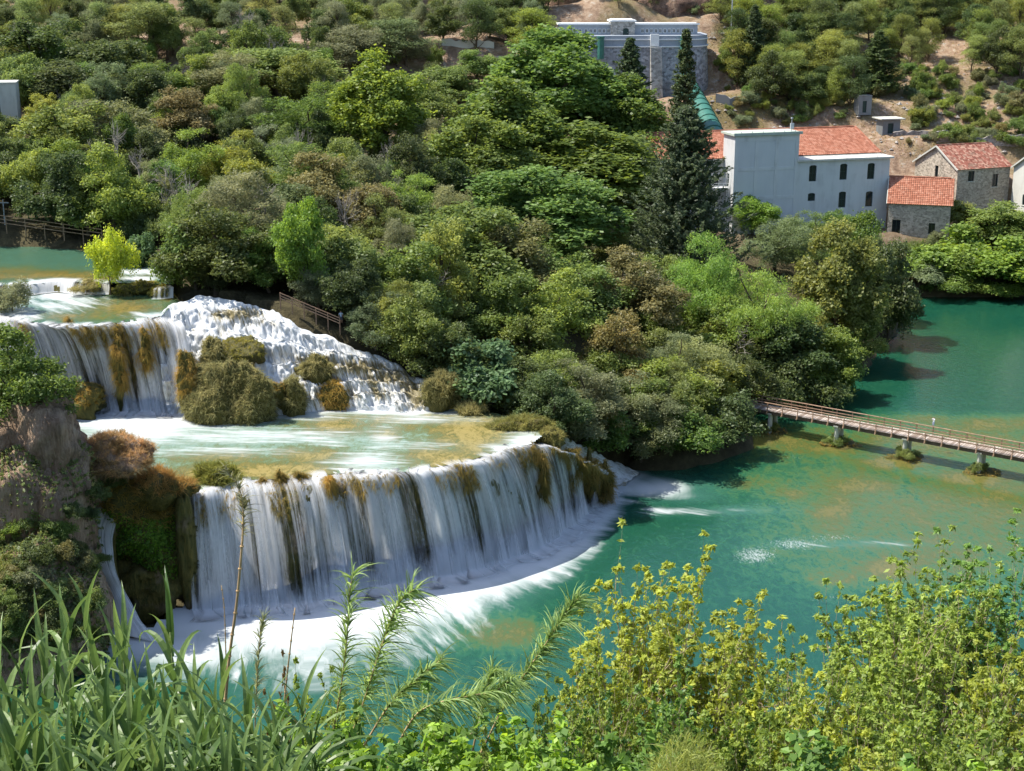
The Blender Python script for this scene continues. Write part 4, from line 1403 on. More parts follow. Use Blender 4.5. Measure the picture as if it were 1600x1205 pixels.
stone_bank('stone_wall', 'long thin terrace wall across the dry slope above the stone house', [(1395, 214), (1440, 212), (1480, 212)], 0.9, M_DRYST)

def pole(name, label, px, top, bot, Y, r, cat='pole', arm=False):
    a = D(px, bot, Y)
    b = D(px, top, Y)
    g = float(gh(a[0], a[1])) if Y > 120 else a[2]
    m = MB().tube([(0, 0, 0), (0, 0, b[2] - g)], [r, r * 0.7], 7)
    if arm:
        m.beam((-0.9, 0, b[2] - g - 0.5), (0.9, 0, b[2] - g - 0.5), 0.12, 0.12)
    o = m.build(name, M_METAL, faceattr=False)
    o.location = (a[0], a[1], g)
    tag(o, label, cat)
pole('utility_pole', 'thin grey utility pole rising past the intake station', 1142, -40, 60, 408, 0.16)
pole('lamp_post', 'pale lamp post beside the path railing above the far pool', 8, 312, 352, 232, 0.11, 'lamp post', True)
pole('utility_pole', 'short grey pole standing by the track parapet', 761, 48, 76, 405, 0.12)

# ---- footbridge
BZ = 3.6
def build_bridge():
    A, B = W(1176, 632.5, BZ), W(1622, 715, BZ)
    d = nrm((B - A) * np.array([1, 1, 0]))
    A = A - d * 9
    B = B + d * 14
    L = np.linalg.norm((B - A)[:2])
    yaw = math.atan2(d[1], d[0])
    root = thing('footbridge', 'long weathered timber footbridge crossing the green river on concrete piers', 'bridge', A, yaw)
    wd = 2.9
    me = MB().box((0, 0, -0.03), (0.26, wd, 0.06)).mesh('plank', M_PLANK, faceattr=False)
    n = int(L / 0.345)
    step = max(1, 1)
    for i in range(n):
        x = (i + 0.5) * L / n
        if i < 290:
            o = link('plank', me, root)
            o.location = (x, random.uniform(-.02, .02), random.uniform(-.012, .012))
            o.rotation_euler = (0, 0, random.uniform(-.008, .008))
    b = MB()
    for y in (-1.15, 0, 1.15):
        b.box((L / 2, y, -0.345), (L, 0.26, 0.55))
    b.build('girder', M_WOODD, root, faceattr=False)
    post = MB().beam((0, 0, -0.45), (0, 0.0, 1.15), 0.12, 0.10).mesh('post', M_WOOD, faceattr=False)
    brace = MB().beam((0, 0, -0.45), (0, 0.40, 0.42), 0.09, 0.07).mesh('brace', M_WOOD, faceattr=False)
    k = int(L / 2.35)
    for sgn in (-1, 1):
        for i in range(k + 1):
            x = min(L - 0.1, 0.1 + i * (L - 0.2) / k)
            o = link('post', post, root)
            o.location = (x, sgn * (wd / 2 + 0.07), 0)
            p = o
            q = link('brace', brace, p)
            q.location = (0, sgn * 0.42, -0.02)
            if sgn > 0:
                q.rotation_euler = (0, 0, math.pi)
            else:
                q.location = (0, -0.42, -0.02)
        for z, nm in ((1.17, 'handrail'), (0.66, 'rail')):
            r = MB()
            for i in range(k):
                x0, x1 = 0.1 + i * (L - 0.2) / k, 0.1 + (i + 1) * (L - 0.2) / k
                r.beam((x0, sgn * (wd / 2 - 0.02), z + random.uniform(-.01, .01)), (x1 - 0.01, sgn * (wd / 2 - 0.02), z + random.uniform(-.01, .01)), 0.07 if z < 1 else 0.2, 0.15 if z < 1 else 0.09)
            r.build(nm, M_WOOD, root, faceattr=False)
    xs = []
    for px, py in ((1196, 645), (1298, 666), (1403, 688), (1521, 710)):
        P = W(px, py, BZ)
        xs.append(float(np.dot((P - A)[:2], d[:2])))
    xs.append(xs[-1] + 11.5)
    for x in xs:
        b = MB()
        for y in (-0.85, 0.85):
            b.tube([(x, y, -BZ - 2.3), (x, y, -0.6)], [0.36, 0.33], 10)
        p = b.build('pier', M_CONC, root, smooth_=False, faceattr=False)
        MB().box((x, 0, -0.53), (0.7, 2.7, 0.2)).build('pier_cap', M_CONC, p, faceattr=False)
    return A, d, xs
BR_A, BR_D, BR_X = build_bridge()

# ---- timber railings on the bank
def railing(label, pts, h=1.1, n_rails=3, name='railing', deck=True):
    c = np.array(pts)
    o0 = c[0].copy()
    lo = c - o0
    root = thing(name, label, 'railing', o0)
    for i, p in enumerate(lo):
        MB().beam(p + [0, 0, -1.2], p + [0, 0, h], 0.13, 0.13).build('post', M_WOOD, root, faceattr=False)
    for k in range(n_rails):
        z = h * (k + 1) / n_rails - 0.04
        for i in range(len(lo) - 1):
            MB().beam(lo[i] + [0, -0.08, z], lo[i + 1] + [0, -0.08, z], 0.05, 0.13).build('rail', M_WOOD, root, faceattr=False)
    return root
railing('timber railing sloping down the shady bank beside the white cascade', [D(438 + i * 18.6, 470 + i * 7.8, 190.5 - 0.25 * i) for i in range(6)])
railing('timber railing of the path behind the far pool', [D(-20 + i * 30, 350 + i * 4.2, 229 - i * 0.7) for i in range(7)], 1.7)
# ------------------------------------------------------------------ vegetation
def rnd_dir(n, rng, zmin=-1.0):
    z = rng.uniform(zmin, 1, n)
    a = rng.uniform(0, 2 * math.pi, n)
    r = np.sqrt(np.maximum(0, 1 - z * z))
    return np.stack([r * np.cos(a), r * np.sin(a), z], 1)

def add_leaves(b, P, N, size, rng, aspect=0.5, spread=0.8, tint=None, along=None):
    n = nrm(N + spread * rng.normal(size=P.shape))
    ref = rng.normal(size=P.shape) if along is None else along + 0.5 * rng.normal(size=P.shape)
    a = ref - n * (ref * n).sum(1, keepdims=True)
    a = nrm(a)
    c = np.cross(n, a)
    s = (size * (0.6 + 0.8 * rng.random(len(P))))[:, None]
    v = np.stack([P - a * s, P + c * s * aspect - a * s * 0.1, P + a * s, P - c * s * aspect - a * s * 0.1], 1).reshape(-1, 3)
    q = np.arange(len(P) * 4).reshape(-1, 4)
    b.add(v, q, tint=rng.random(len(P)) if tint is None else tint)

def tufts(P, N, per, rad, rng):
    Q = np.repeat(P, per, 0) + rng.normal(size=(len(P) * per, 3)) * rad
    M = np.repeat(nrm(N + 0.35 * rng.normal(size=N.shape)), per, 0)
    return Q, M

def add_blades(b, P, N, length, width, rng, droop=0.6, up=0.5, seg=3, tint=None):
    """tapering grass blades that bend over"""
    n = len(P)
    d = nrm(N * (1 - up) + np.array([0, 0, up]) + 0.45 * rng.normal(size=P.shape))
    L = (length * (0.5 + rng.random(n)))[:, None]
    side = nrm(np.cross(d, rng.normal(size=P.shape)))
    rows = []
    for k in range(seg + 1):
        t = k / seg
        c = P + d * L * t + np.array([0, 0, -1.0]) * (droop * L * t * t)
        w = width * (1 - t * 0.92)
        rows += [c - side * w / 2, c + side * w / 2]
    v = np.stack(rows, 1).reshape(-1, 3)
    m = 2 * (seg + 1)
    base = np.arange(n)[:, None] * m
    q = np.concatenate([base + np.array([[2 * k, 2 * k + 1, 2 * k + 3, 2 * k + 2]]) for k in range(seg)], 1).reshape(-1, 4)
    tn = rng.random(n) if tint is None else tint
    b.add(v, q, tint=np.repeat(tn, seg))

def sprays(b, P, N, leaf, rng, aspect, spread, per, st, rad=2.0, upw=0.55):
    """clusters of leaves that share a direction, so crowns break into lit and unlit tufts"""
    n = len(P)
    sn = nrm(N * 0.7 + np.array([0, 0, upw]) + 0.55 * rng.normal(size=(n, 3)))
    sn = np.repeat(sn, per, 0)
    off = rng.normal(size=(n * per, 3)) * leaf * rad
    off -= sn * (off * sn).sum(1, keepdims=True) * 0.6
    Q = np.repeat(P, per, 0) + off
    T = np.clip(np.repeat(st, per) * 0.8 + 0.2 * rng.random(len(Q)), 0, 1)
    add_leaves(b, Q, sn, leaf, rng, aspect, spread, T)

def crown_from_lobes(b, C, R, n, leaf, rng, aspect=0.5, spread=0.5, per=9, shell=0.22, low=0.35, upw=0.55):
    """leaf sprays over the outside of overlapping lobes; fewer on the undersides and none deep inside"""
    C, R = np.asarray(C, float), np.asarray(R, float)
    wgt = (R[:, 0] ** 2)
    cnt = np.maximum(3, (n / per * wgt / wgt.sum())).astype(int)
    P, N = [], []
    for c, r, k in zip(C, R, cnt):
        d = rnd_dir(k * 2, rng, -0.95)
        keep = rng.random(len(d)) < np.where(d[:, 2] < -0.2, low, 1.0)
        d = d[keep][:k]
        lump = 1 + 0.30 * vnoise(d * 2.2 + c)
        rr = lump * (1 - shell * np.abs(rng.normal(size=len(d))))
        P.append(c + d * r * np.clip(rr, 0.3, 1.4)[:, None])
        N.append(d)
    P, N = np.vstack(P), np.vstack(N)
    dep = np.full(len(P), 9.0)
    for c, r in zip(C, R):
        dep = np.minimum(dep, np.linalg.norm((P - c) / r, axis=1))
    keep = (dep > 0.62) | (rng.random(len(P)) < 0.35)
    P, N = P[keep], N[keep]
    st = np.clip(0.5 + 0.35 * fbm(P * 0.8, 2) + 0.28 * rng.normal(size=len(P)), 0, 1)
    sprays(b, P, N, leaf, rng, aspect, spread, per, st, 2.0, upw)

def limb(b, a, c, r0, r1, rng, bend=0.12, k=6, n=5):
    t = np.linspace(0, 1, k)[:, None]
    a, c = np.asarray(a, float), np.asarray(c, float)
    L = np.linalg.norm(c - a)
    off = rng.normal(size=(k, 3)) * bend * L * 0.4 * np.sin(np.pi * t)
    p = a + (c - a) * t + off
    b.tube(p, np.linspace(r0, r1, k), n, cap=False)
    return p

def broad_crown(seed, H, Wd, nl, rl, leaf, n, aspect=0.55, base=0.12, top=1.0, spread=0.8, per=7, bark=None, nsub=5, flat=0.85, sh=(0.55, 0.93), upw=0.55):
    """irregular crown: several unequal domes, each covered in lobes"""
    rng = np.random.default_rng(seed)
    subs = [(np.array([0.0, 0.0]), 1.0, 0.34)]
    a0 = rng.uniform(0, 6.28)
    for i in range(nsub - 1):
        a = a0 + i * 2 * math.pi / (nsub - 1) + rng.normal() * 0.35
        r = Wd * rng.uniform(0.22, 0.34)
        subs.append((np.array([math.cos(a) * r, math.sin(a) * r]), rng.uniform(*sh), rng.uniform(0.2, 0.31)))
    C, R = [], []
    for i in range(nl):
        xy, ht, sw = subs[i % len(subs)]
        d = rnd_dir(1, rng, -0.8)[0]
        zt = H * (base + (top - base) * ht)
        zc, hz = H * base + (zt - H * base) * 0.55, (zt - H * base) * 0.45
        r = Wd * rl * (0.55 + 0.9 * rng.random())
        k = 0.6 + 0.45 * rng.random()
        c = np.array([xy[0] + d[0] * Wd * sw * k, xy[1] + d[1] * Wd * sw * k, zc + d[2] * max(hz - r * flat * 0.8, 0.1)])
        c[:2] *= 1 - 0.3 * max(0, d[2])
        C.append(c)
        R.append((r, r, r * flat * rng.uniform(.8, 1.25)))
    C, R = np.array(C), np.array(R)
    C[:, 2] = np.minimum(C[:, 2], H - R[:, 2] * 0.9)
    b = MB()
    crown_from_lobes(b, C, R, n, leaf, rng, aspect, spread, per, upw=upw)
    # upright shoots that roughen the outline
    ns = nl
    i = rng.integers(0, nl, ns)
    d = nrm(rnd_dir(ns, rng, 0.1) + np.array([0, 0, 0.5]))
    for c, r, dd in zip(C[i], R[i], d):
        k = 14
        t = rng.random((k, 1))
        P = c + dd * r * (0.8 + 0.75 * t) + rng.normal(size=(k, 3)) * leaf * 1.6 * (1.15 - t)
        sprays(b, P, np.tile(dd, (k, 1)), leaf * 0.9, rng, aspect, spread, 4, np.full(k, rng.uniform(.4, 1.0)))
    t = MB()
    tr = limb(t, (0, 0, -1.0), (rng.normal() * 0.3, rng.normal() * 0.3, H * 0.55), 0.035 * H * 0.7, 0.012 * H, rng, 0.05, 8, 7)
    for i in rng.permutation(nl)[:min(nl, 12)]:
        limb(t, tr[rng.integers(2, 7)], C[i], 0.011 * H, 0.004 * H, rng)
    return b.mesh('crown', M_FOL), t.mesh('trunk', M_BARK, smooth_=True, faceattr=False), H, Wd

def cypress_crown(seed, H, Wd, n, leaf, power=0.8, loose=0.3, low=0.04):
    rng = np.random.default_rng(seed)
    b = MB()
    nb = int(n / 26)
    z = H * (low + (0.99 - low) * rng.random(nb) ** 1.25)
    rad = Wd / 2 * (1 - z / H) ** power * np.minimum(1, 0.35 + z / (0.12 * H))
    a = rng.uniform(0, 2 * math.pi, nb)
    k = (0.45 + 0.6 * rng.random(nb)) * (1 + loose * rng.normal(size=nb) * 0.5)
    out = np.stack([np.cos(a), np.sin(a), 0 * a], 1)
    d = nrm(out * 0.75 + np.array([0, 0, 0.55]) + 0.25 * rng.normal(size=(nb, 3)))
    tip = out * (rad * k)[:, None] + np.stack([0 * z, 0 * z, z], 1)
    ln = (0.5 + 0.9 * rng.random(nb)) * np.clip(rad * 0.5, 0.35, 1.5)
    per = 26
    t = rng.random((nb, per))
    P = tip[:, None] + d[:, None] * (ln[:, None] * (t - 0.35))[..., None] + rng.normal(size=(nb, per, 3)) * (leaf * 0.8 * (1.2 - t))[..., None]
    N = np.repeat(out * 0.6 + np.array([0, 0, 0.5]), per, 0)
    T = np.clip(np.repeat(rng.random(nb), per) * 0.7 + 0.3 * rng.random(nb * per), 0, 1)
    add_leaves(b, P.reshape(-1, 3), N, leaf, rng, 0.38, 0.7, T, along=np.repeat(d, per, 0) * 2)
    t = MB()
    limb(t, (0, 0, -1), (0, 0, H * 0.93), 0.02 * H, 0.004 * H, rng, 0.01, 8, 6)
    return b.mesh('crown', M_FOL), t.mesh('trunk', M_BARK, smooth_=True, faceattr=False), H, Wd

def pine_crown(seed, H, Wd, nl, n, leaf, low=0.35, lean=0.0, rl=0.2):
    rng = np.random.default_rng(seed)
    C, R = [], []
    top = np.array([lean, lean * 0.4, H])
    for i in range(nl):
        k = rng.random() ** 0.8
        z = H * (low + (0.96 - low) * k)
        rr = Wd / 2 * (1 - 0.75 * max(0, (z / H - 0.55) / 0.45)) * (0.35 + 0.5 * rng.random())
        a = rng.uniform(0, 2 * math.pi)
        r = Wd * rl * (0.65 + 0.6 * rng.random())
        C.append((lean * z / H + math.cos(a) * rr, lean * 0.4 * z / H + math.sin(a) * rr, z))
        R.append((r, r, r * 0.6))
    C, R = np.array(C), np.array(R)
    b = MB()
    crown_from_lobes(b, C, R, n, leaf, rng, 0.22, 1.0, 9, 0.3, 0.25)
    t = MB()
    tr = limb(t, (0, 0, -1.0), (lean * 0.9, lean * 0.36, H * 0.88), 0.017 * H, 0.006 * H, rng, 0.04, 9, 6)
    for i in range(nl):
        j = int(np.clip(C[i, 2] / H * 8 - 1, 1, 7))
        limb(t, tr[j], C[i], 0.006 * H, 0.0025 * H, rng, 0.1, 5, 4)
    return b.mesh('crown', M_FOL), t.mesh('trunk', M_BARK, smooth_=True, faceattr=False), H, Wd

def twig_tree(seed, H, Wd, levels=4, spread=0.6, mat=None, r0=0.02):
    """bare branching tree"""
    rng = np.random.default_rng(seed)
    b = MB()
    def grow(p, d, L, r, lv):
        e = p + d * L
        q = limb(b, p, e, r, r * 0.6, rng, 0.10, 5, 4 if lv < 3 else 5)
        if lv == 0:
            return
        for k in range(rng.integers(3, 5)):
            nd = nrm(d + spread * rng.normal(size=3) + np.array([0, 0, 0.15]))
            grow(q[rng.integers(2, 5)], nd, L * (0.55 + 0.25 * rng.random()), r * 0.55, lv - 1)
    grow(np.array([0, 0, -0.5]), np.array([0.05, 0, 1.0]), H * 0.42, H * r0, levels)
    v = np.vstack(b.v)
    sc = np.array([Wd / max(np.ptp(v[:, 0]), .1), Wd / max(np.ptp(v[:, 1]), .1), H / v[:, 2].max()])
    b.v = [v * sc]
    return b.mesh('branches', mat or M_BARKG, smooth_=True, faceattr=False), None, H, Wd

SPEC = {
    'oak': [broad_crown(100 + i, 12, 9, 44, 0.115, 0.165, 21000, base=0.02, spread=0.5, per=9) for i in range(5)],
    'bush': [broad_crown(120 + i, 5, 6, 26, 0.15, 0.13, 10000, base=-0.08, spread=0.5, per=9) for i in range(3)],
    'plane': [broad_crown(140 + i, 24, 14, 90, 0.10, 0.25, 42000, 0.75, 0.0, spread=0.6, per=7, sh=(0.72, 0.98), upw=0.2, flat=1.05) for i in range(3)],
    'fig': [broad_crown(160 + i, 7, 7, 34, 0.125, 0.20, 9000, 0.8, -0.05, spread=0.4, per=6) for i in range(2)],
    'soft': [broad_crown(180 + i, 12, 9, 50, 0.11, 0.15, 24000, 0.32, 0.0, spread=0.7, per=11) for i in range(3)],
    'cloud': [broad_crown(200 + i, 13, 12, 34, 0.125, 0.15, 26000, 0.3, 0.25, spread=0.7, per=12, flat=0.65) for i in range(2)],
    'cypress': [cypress_crown(220, 24, 11, 76000, 0.20, 0.66, 0.9, 0.0), cypress_crown(221, 20, 4.2, 20000, 0.2, 0.75, 0.3, 0.0), cypress_crown(222, 16, 6, 22000, 0.2, 0.8, 0.6, 0.0)],
    'pine': [pine_crown(240 + i, 12, 8, 30, 15000, 0.19, 0.18, [0, 1.4, -1.2, 0.5][i], 0.17) for i in range(4)],
    'bare': [twig_tree(260 + i, 10, 6, 4) for i in range(2)],
}
VEGN = {'oak': 'broadleaf_tree', 'bush': 'shrub', 'plane': 'plane_tree', 'fig': 'fig_tree', 'soft': 'willow_tree', 'cloud': 'stone_pine', 'cypress': 'cypress_tree', 'pine': 'pine_tree', 'bare': 'bare_tree'}
VCAT = {'bush': 'shrub'}
COLS = {'olive': (.140, .178, .050), 'dark': (.072, .100, .033), 'green': (.108, .160, .038), 'bright': (.150, .215, .042), 'grey': (.145, .168, .082), 'tan': (.165, .160, .062),
        'yellow': (.33, .36, .05), 'ygreen': (.190, .225, .052), 'pale': (.235, .235, .090), 'cyp': (.060, .088, .038), 'pine': (.175, .205, .066), 'lime': (.175, .255, .055), 'figc': (.105, .170, .070), 'brown': (.19, .14, .07)}
COLN = {'olive': 'olive green', 'dark': 'dark green', 'green': 'mid green', 'bright': 'bright green', 'grey': 'grey green', 'tan': 'tan tipped', 'yellow': 'bright yellow', 'ygreen': 'yellow green',
        'pale': 'pale straw green', 'cyp': 'blackish green', 'pine': 'olive green', 'lime': 'lime green', 'figc': 'blue green', 'brown': 'brown'}
KINDN = {'oak': 'rounded broadleaf tree', 'bush': 'shrub', 'plane': 'large leaved plane tree', 'fig': 'big leaved fig bush', 'soft': 'soft feathery tree', 'cloud': 'tufted dome of pine', 'cypress': 'pointed cypress',
         'pine': 'pine', 'bare': 'leafless twiggy tree'}
LANDMARKS = {'the white tower': (1190, 270), 'the stone house': (1520, 290), 'the intake station': (1000, 70), 'the pale slab roofed hut': (1387, 200), 'the low stone outbuilding': (1430, 310), 'the bridge end': (1185, 640),
             'the tall pointed cypress': (1075, 230), 'the biggest plane tree': (860, 200), 'the lower fall': (650, 800), 'the upper fall': (170, 570), 'the path railing': (60, 345), 'the white hut': (10, 150),
             'the yellow tree': (170, 400), 'the cascade railing': (490, 485), 'the hill track wall': (740, 65), 'the mossy island': (370, 590), 'the green river bend': (1440, 480),
             'the bare grey tree': (220, 280), 'the big blue green fig': (745, 585), 'the grey dome tree': (350, 120), 'the stone pine domes': (1160, 430), 'the dark concrete hut': (1347, 165),
             'the yellow plane': (590, 150), 'the tan tipped tree': (960, 540), 'the green penstock': (1100, 170), 'the utility pole': (1142, 30)}
VEG = []

def grow(kind, col, base, h, w, label=None, var=None, jit=0.12, rz=None, cat=None, name=None):
    sp = SPEC[kind]
    i = random.randrange(len(sp)) if var is None else var % len(sp)
    cm, tm, H0, W0 = sp[i]
    c = COLS[col] if isinstance(col, str) else col
    root = thing(name or VEGN[kind], label, cat or VCAT.get(kind, 'tree'), base, random.uniform(0, 6.28) if rz is None else rz)
    root.scale = (w / W0, w / W0, h / H0)
    o = link('branches' if kind == 'bare' else 'crown', cm, root)
    v = 1 + random.uniform(-jit, jit)
    o.color = (c[0] * v * (1 + random.uniform(-jit, jit)), c[1] * v, c[2] * v * (1 + random.uniform(-jit, jit)), 1)
    if tm:
        link('trunk', tm, root)
    pxx, pyy = proj(np.array([base[0], base[1], base[2] + h * 0.6]))
    VEG.append((root, kind, col if isinstance(col, str) else 'green', float(pxx), float(pyy), label))
    return root

def tree_at(px, py, wpx, h, kind, col, label=None, Y=None, y0=140, var=None, **kw):
    """tree whose top shows at (px, py)"""
    if Y is None:
        q = hit_ground(px, py, h, y0)
        if q is None:
            return None
    else:
        t = D(px, py, Y)
        q = np.array([t[0], Y, float(gh(t[0], Y))])
        h = t[2] - q[2]
    w = wpx / F * math.hypot(q[1], 40) * 1.0
    return grow(kind, col, q, h, w, label, var, **kw)

HAND = [
    # front row beside the cascades
    (330, 318, 175, 13, 'oak', 'dark', 'dense dark green tree overhanging the head of the cascade'),
    (300, 345, 120, 10, 'bush', 'green', None), (400, 335, 120, 13, 'oak', 'olive', None, 204, 1),
    (455, 345, 150, 13, 'oak', 'dark', None, 203, 2), (520, 350, 120, 14, 'oak', 'olive', None, 202, 3), (470, 300, 90, 15, 'oak', 'bright', 'small bright green crown above the cascade railing'),
    (585, 452, 105, 8, 'soft', 'grey', 'grey green willowy bush at the foot of the cascade railing'), (622, 375, 150, 14, 'oak', 'olive', None), (560, 400, 110, 11, 'oak', 'olive', None, 202, 0),
    (742, 522, 135, 9, 'fig', 'figc', 'blue green fig bush with big leaves right of the cascade foot'), (690, 490, 120, 10, 'oak', 'dark', None), (650, 440, 110, 11, 'oak', 'olive', None),
    (720, 300, 230, 16, 'oak', 'olive', 'broad olive tree crowning the middle of the wood'), (800, 335, 170, 15, 'oak', 'tan', None), (690, 330, 110, 16, 'oak', 'ygreen', None),
    (868, 430, 130, 12, 'oak', 'ygreen', 'yellow green airy tree halfway down the wooded slope'), (780, 420, 130, 12, 'oak', 'olive', None), (830, 480, 130, 11, 'oak', 'olive', None),
    (962, 478, 130, 14, 'oak', 'tan', 'tan tipped drying tree in the middle of the wood'), (900, 390, 160, 13, 'oak', 'olive', None), (980, 395, 150, 14, 'oak', 'tan', None), (1030, 380, 110, 13, 'oak', 'olive', None),
    (900, 560, 170, 11, 'soft', 'grey', None), (830, 570, 120, 9, 'oak', 'dark', None), (990, 590, 150, 9, 'oak', 'green', None), (1080, 525, 140, 11, 'soft', 'pale', 'pale straw coloured bush beside the grey leafless tree'),
    (1040, 560, 120, 10, 'soft', 'olive', None), (1150, 498, 110, 11, 'bare', 'grey', 'grey leafless tree above the near end of the bridge'), (1115, 610, 140, 8, 'bush', 'dark', 'dark glossy bush at the bridge end over the river'),
    (1060, 640, 130, 7, 'bush', 'green', None), (1000, 640, 130, 7, 'bush', 'dark', None), (930, 650, 120, 6, 'bush', 'green', None), (870, 610, 110, 8, 'bush', 'grey', None), (1150, 540, 110, 10, 'oak', 'dark', None),
    (1108, 362, 150, 15, 'cloud', 'lime', 'higher rounded dome of bright pine tufts below the white tower', 238, 0), (1190, 395, 160, 14, 'cloud', 'lime', 'lower rounded dome of bright pine tufts, nearer the river', 232, 1), (1120, 450, 140, 12, 'oak', 'green', None),
    (1230, 470, 150, 14, 'oak', 'dark', None), (1290, 500, 120, 12, 'oak', 'green', None), (1185, 470, 130, 13, 'oak', 'dark', None), (1250, 560, 120, 9, 'bush', 'dark', None), (1300, 540, 110, 9, 'bush', 'green', None),
    (1318, 355, 135, 24, 'plane', (.19, .215, .062), 'mottled yellow leaved plane tree leaning over the river'), (1382, 345, 125, 22, 'oak', 'dark', 'dark green tree at the river bend, end of the wood'), (1345, 325, 110, 20, 'oak', 'green', None),
    (1218, 336, 120, 12, 'soft', 'grey', None), (1268, 328, 100, 12, 'soft', 'olive', None), (1178, 305, 75, 9, 'oak', 'bright', 'bright light green sapling in front of the white tower'), (1310, 325, 70, 9, 'oak', 'green', None),
    (1395, 430, 90, 12, 'bush', 'dark', None), (1340, 470, 90, 12, 'oak', 'olive', None),
    # big plane trees
    (862, 48, 230, 27, 'plane', 'green', 'tallest plane tree, in front of the intake station'), (975, 118, 170, 23, 'plane', 'green', None), (790, 125, 220, 24, 'plane', 'green', None), (900, 190, 280, 20, 'plane', 'green', None),
    (740, 185, 170, 20, 'plane', 'green', None), (850, 265, 250, 17, 'plane', 'green', None), (975, 215, 180, 18, 'plane', 'dark', None), (596, 78, 160, 22, 'plane', 'bright', 'yellow green plane tree standing alone in the left wood'),
    (690, 190, 70, 14, 'soft', 'pale', 'small pale flowering crown between two plane trees'),
    # cypresses
    (1074, 165, 165, 24, 'cypress', 'cyp', 'broad dark cypress touching the white tower', 262, 0), (1073, 44, 58, 24, 'cypress', 'cyp', 'slender dark cypress rising before the retaining wall', 352, 1),
    (985, 60, 85, 15, 'cypress', 'cyp', 'dark conical cypress standing left of the wall buttress', 366, 2), (1180, 8, 60, 17, 'cypress', 'cyp', 'dark cypress right of the utility pole', 392, 2),
    (1375, 48, 80, 15, 'cypress', 'dark', 'dark bushy cypress among pines over the concrete huts', 392, 2),
    # left wood
    (95, 150, 180, 15, 'oak', 'olive', None), (190, 146, 130, 14, 'oak', 'tan', None), (40, 200, 110, 12, 'oak', 'olive', None), (215, 222, 66, 12, 'bare', 'grey', 'bare grey tree beside the path railing'),
    (302, 198, 120, 13, 'soft', 'bright', None), (375, 200, 120, 13, 'soft', 'ygreen', None), (238, 248, 75, 10, 'soft', 'pale', 'pale straw tree right of the bare grey tree'), (345, 72, 150, 13, 'soft', 'grey', 'big grey green dome of foliage high on the left'),
    (165, 45, 170, 15, 'oak', 'dark', None), (60, 20, 170, 17, 'oak', 'dark', None), (110, 90, 150, 13, 'oak', 'dark', None), (20, 80, 90, 14, 'oak', 'dark', None), (232, 6, 120, 13, 'pine', 'pine', None), (250, 95, 110, 12, 'oak', 'green', None),
    (280, 130, 110, 12, 'oak', 'tan', None), (470, 138, 170, 14, 'soft', 'green', None), (430, 60, 180, 13, 'oak', 'olive', None), (540, 35, 120, 12, 'soft', 'grey', None), (620, 30, 120, 12, 'pine', 'grey', None), (700, 90, 110, 12, 'oak', 'olive', None),
    (480, 215, 160, 13, 'soft', 'olive', None), (420, 260, 150, 12, 'soft', 'grey', None), (560, 255, 90, 11, 'oak', 'tan', None), (630, 260, 120, 11, 'soft', 'bright', None), (640, 200, 90, 14, 'oak', 'dark', None), (700, 240, 90, 12, 'oak', 'dark', None),
    (830, 12, 90, 12, 'pine', 'ygreen', None), (745, 0, 70, 13, 'pine', 'dark', None), (90, 225, 120, 14, 'oak', 'dark', None), (130, 260, 110, 11, 'oak', 'olive', None), 
    (222, 362, 50, 6, 'fig', 'figc', 'small blue green fig bush behind the yellow tree'), (510, 120, 120, 14, 'soft', 'green', None), (660, 120, 110, 13, 'oak', 'olive', None), (745, 75, 80, 9, 'oak', 'olive', None),
    # far bank and houses
    (1470, 300, 90, 9, 'oak', 'olive', 'olive bush before the stone outbuilding'), (1560, 315, 130, 10, 'oak', 'olive', None), (1600, 325, 90, 9, 'oak', 'green', None), (1500, 355, 120, 10, 'fig', 'bright', None), (1570, 372, 130, 9, 'fig', 'bright', None),
    (1455, 385, 90, 7, 'fig', 'bright', None), (1540, 400, 120, 6, 'bush', 'bright', None), (1600, 395, 120, 7, 'bush', 'green', None), (1450, 425, 80, 4, 'bush', 'grey', None), (1510, 425, 90, 4, 'bush', 'bright', None), (1585, 428, 100, 4, 'bush', 'bright', None),
    (1432, 372, 40, 6, 'bush', 'olive', None), (1640, 360, 120, 9, 'oak', 'green', None),
]
for hnd in HAND:
    px, py, wpx, h, kind, col, lab = hnd[:7]
    if len(hnd) > 7:
        tree_at(px, py, wpx, h, kind, col, lab, Y=hnd[7], var=hnd[8])
    else:
        tree_at(px, py, wpx, h, kind, col, lab, y0=290 if py > 290 and px > 1430 else (186 if px < 1430 and py > 300 else 160))
# lone yellow tree on the weir
q = W(172, 447, 25.3)
grow('bush', 'yellow', q, 8.3, 5.6, 'bright yellow young tree on the weir between the upper pools', 1, name='young_tree')
q = W(20, 486, 24.0)
grow('bush', 'grey', q, 4.6, 5.6, 'grey green willow shrub at the left edge of the upper pool')
q = W(140, 458, 24.2)
grow('bush', 'pale', q, 2.0, 4.0, 'pale grass like shrub under the yellow tree')

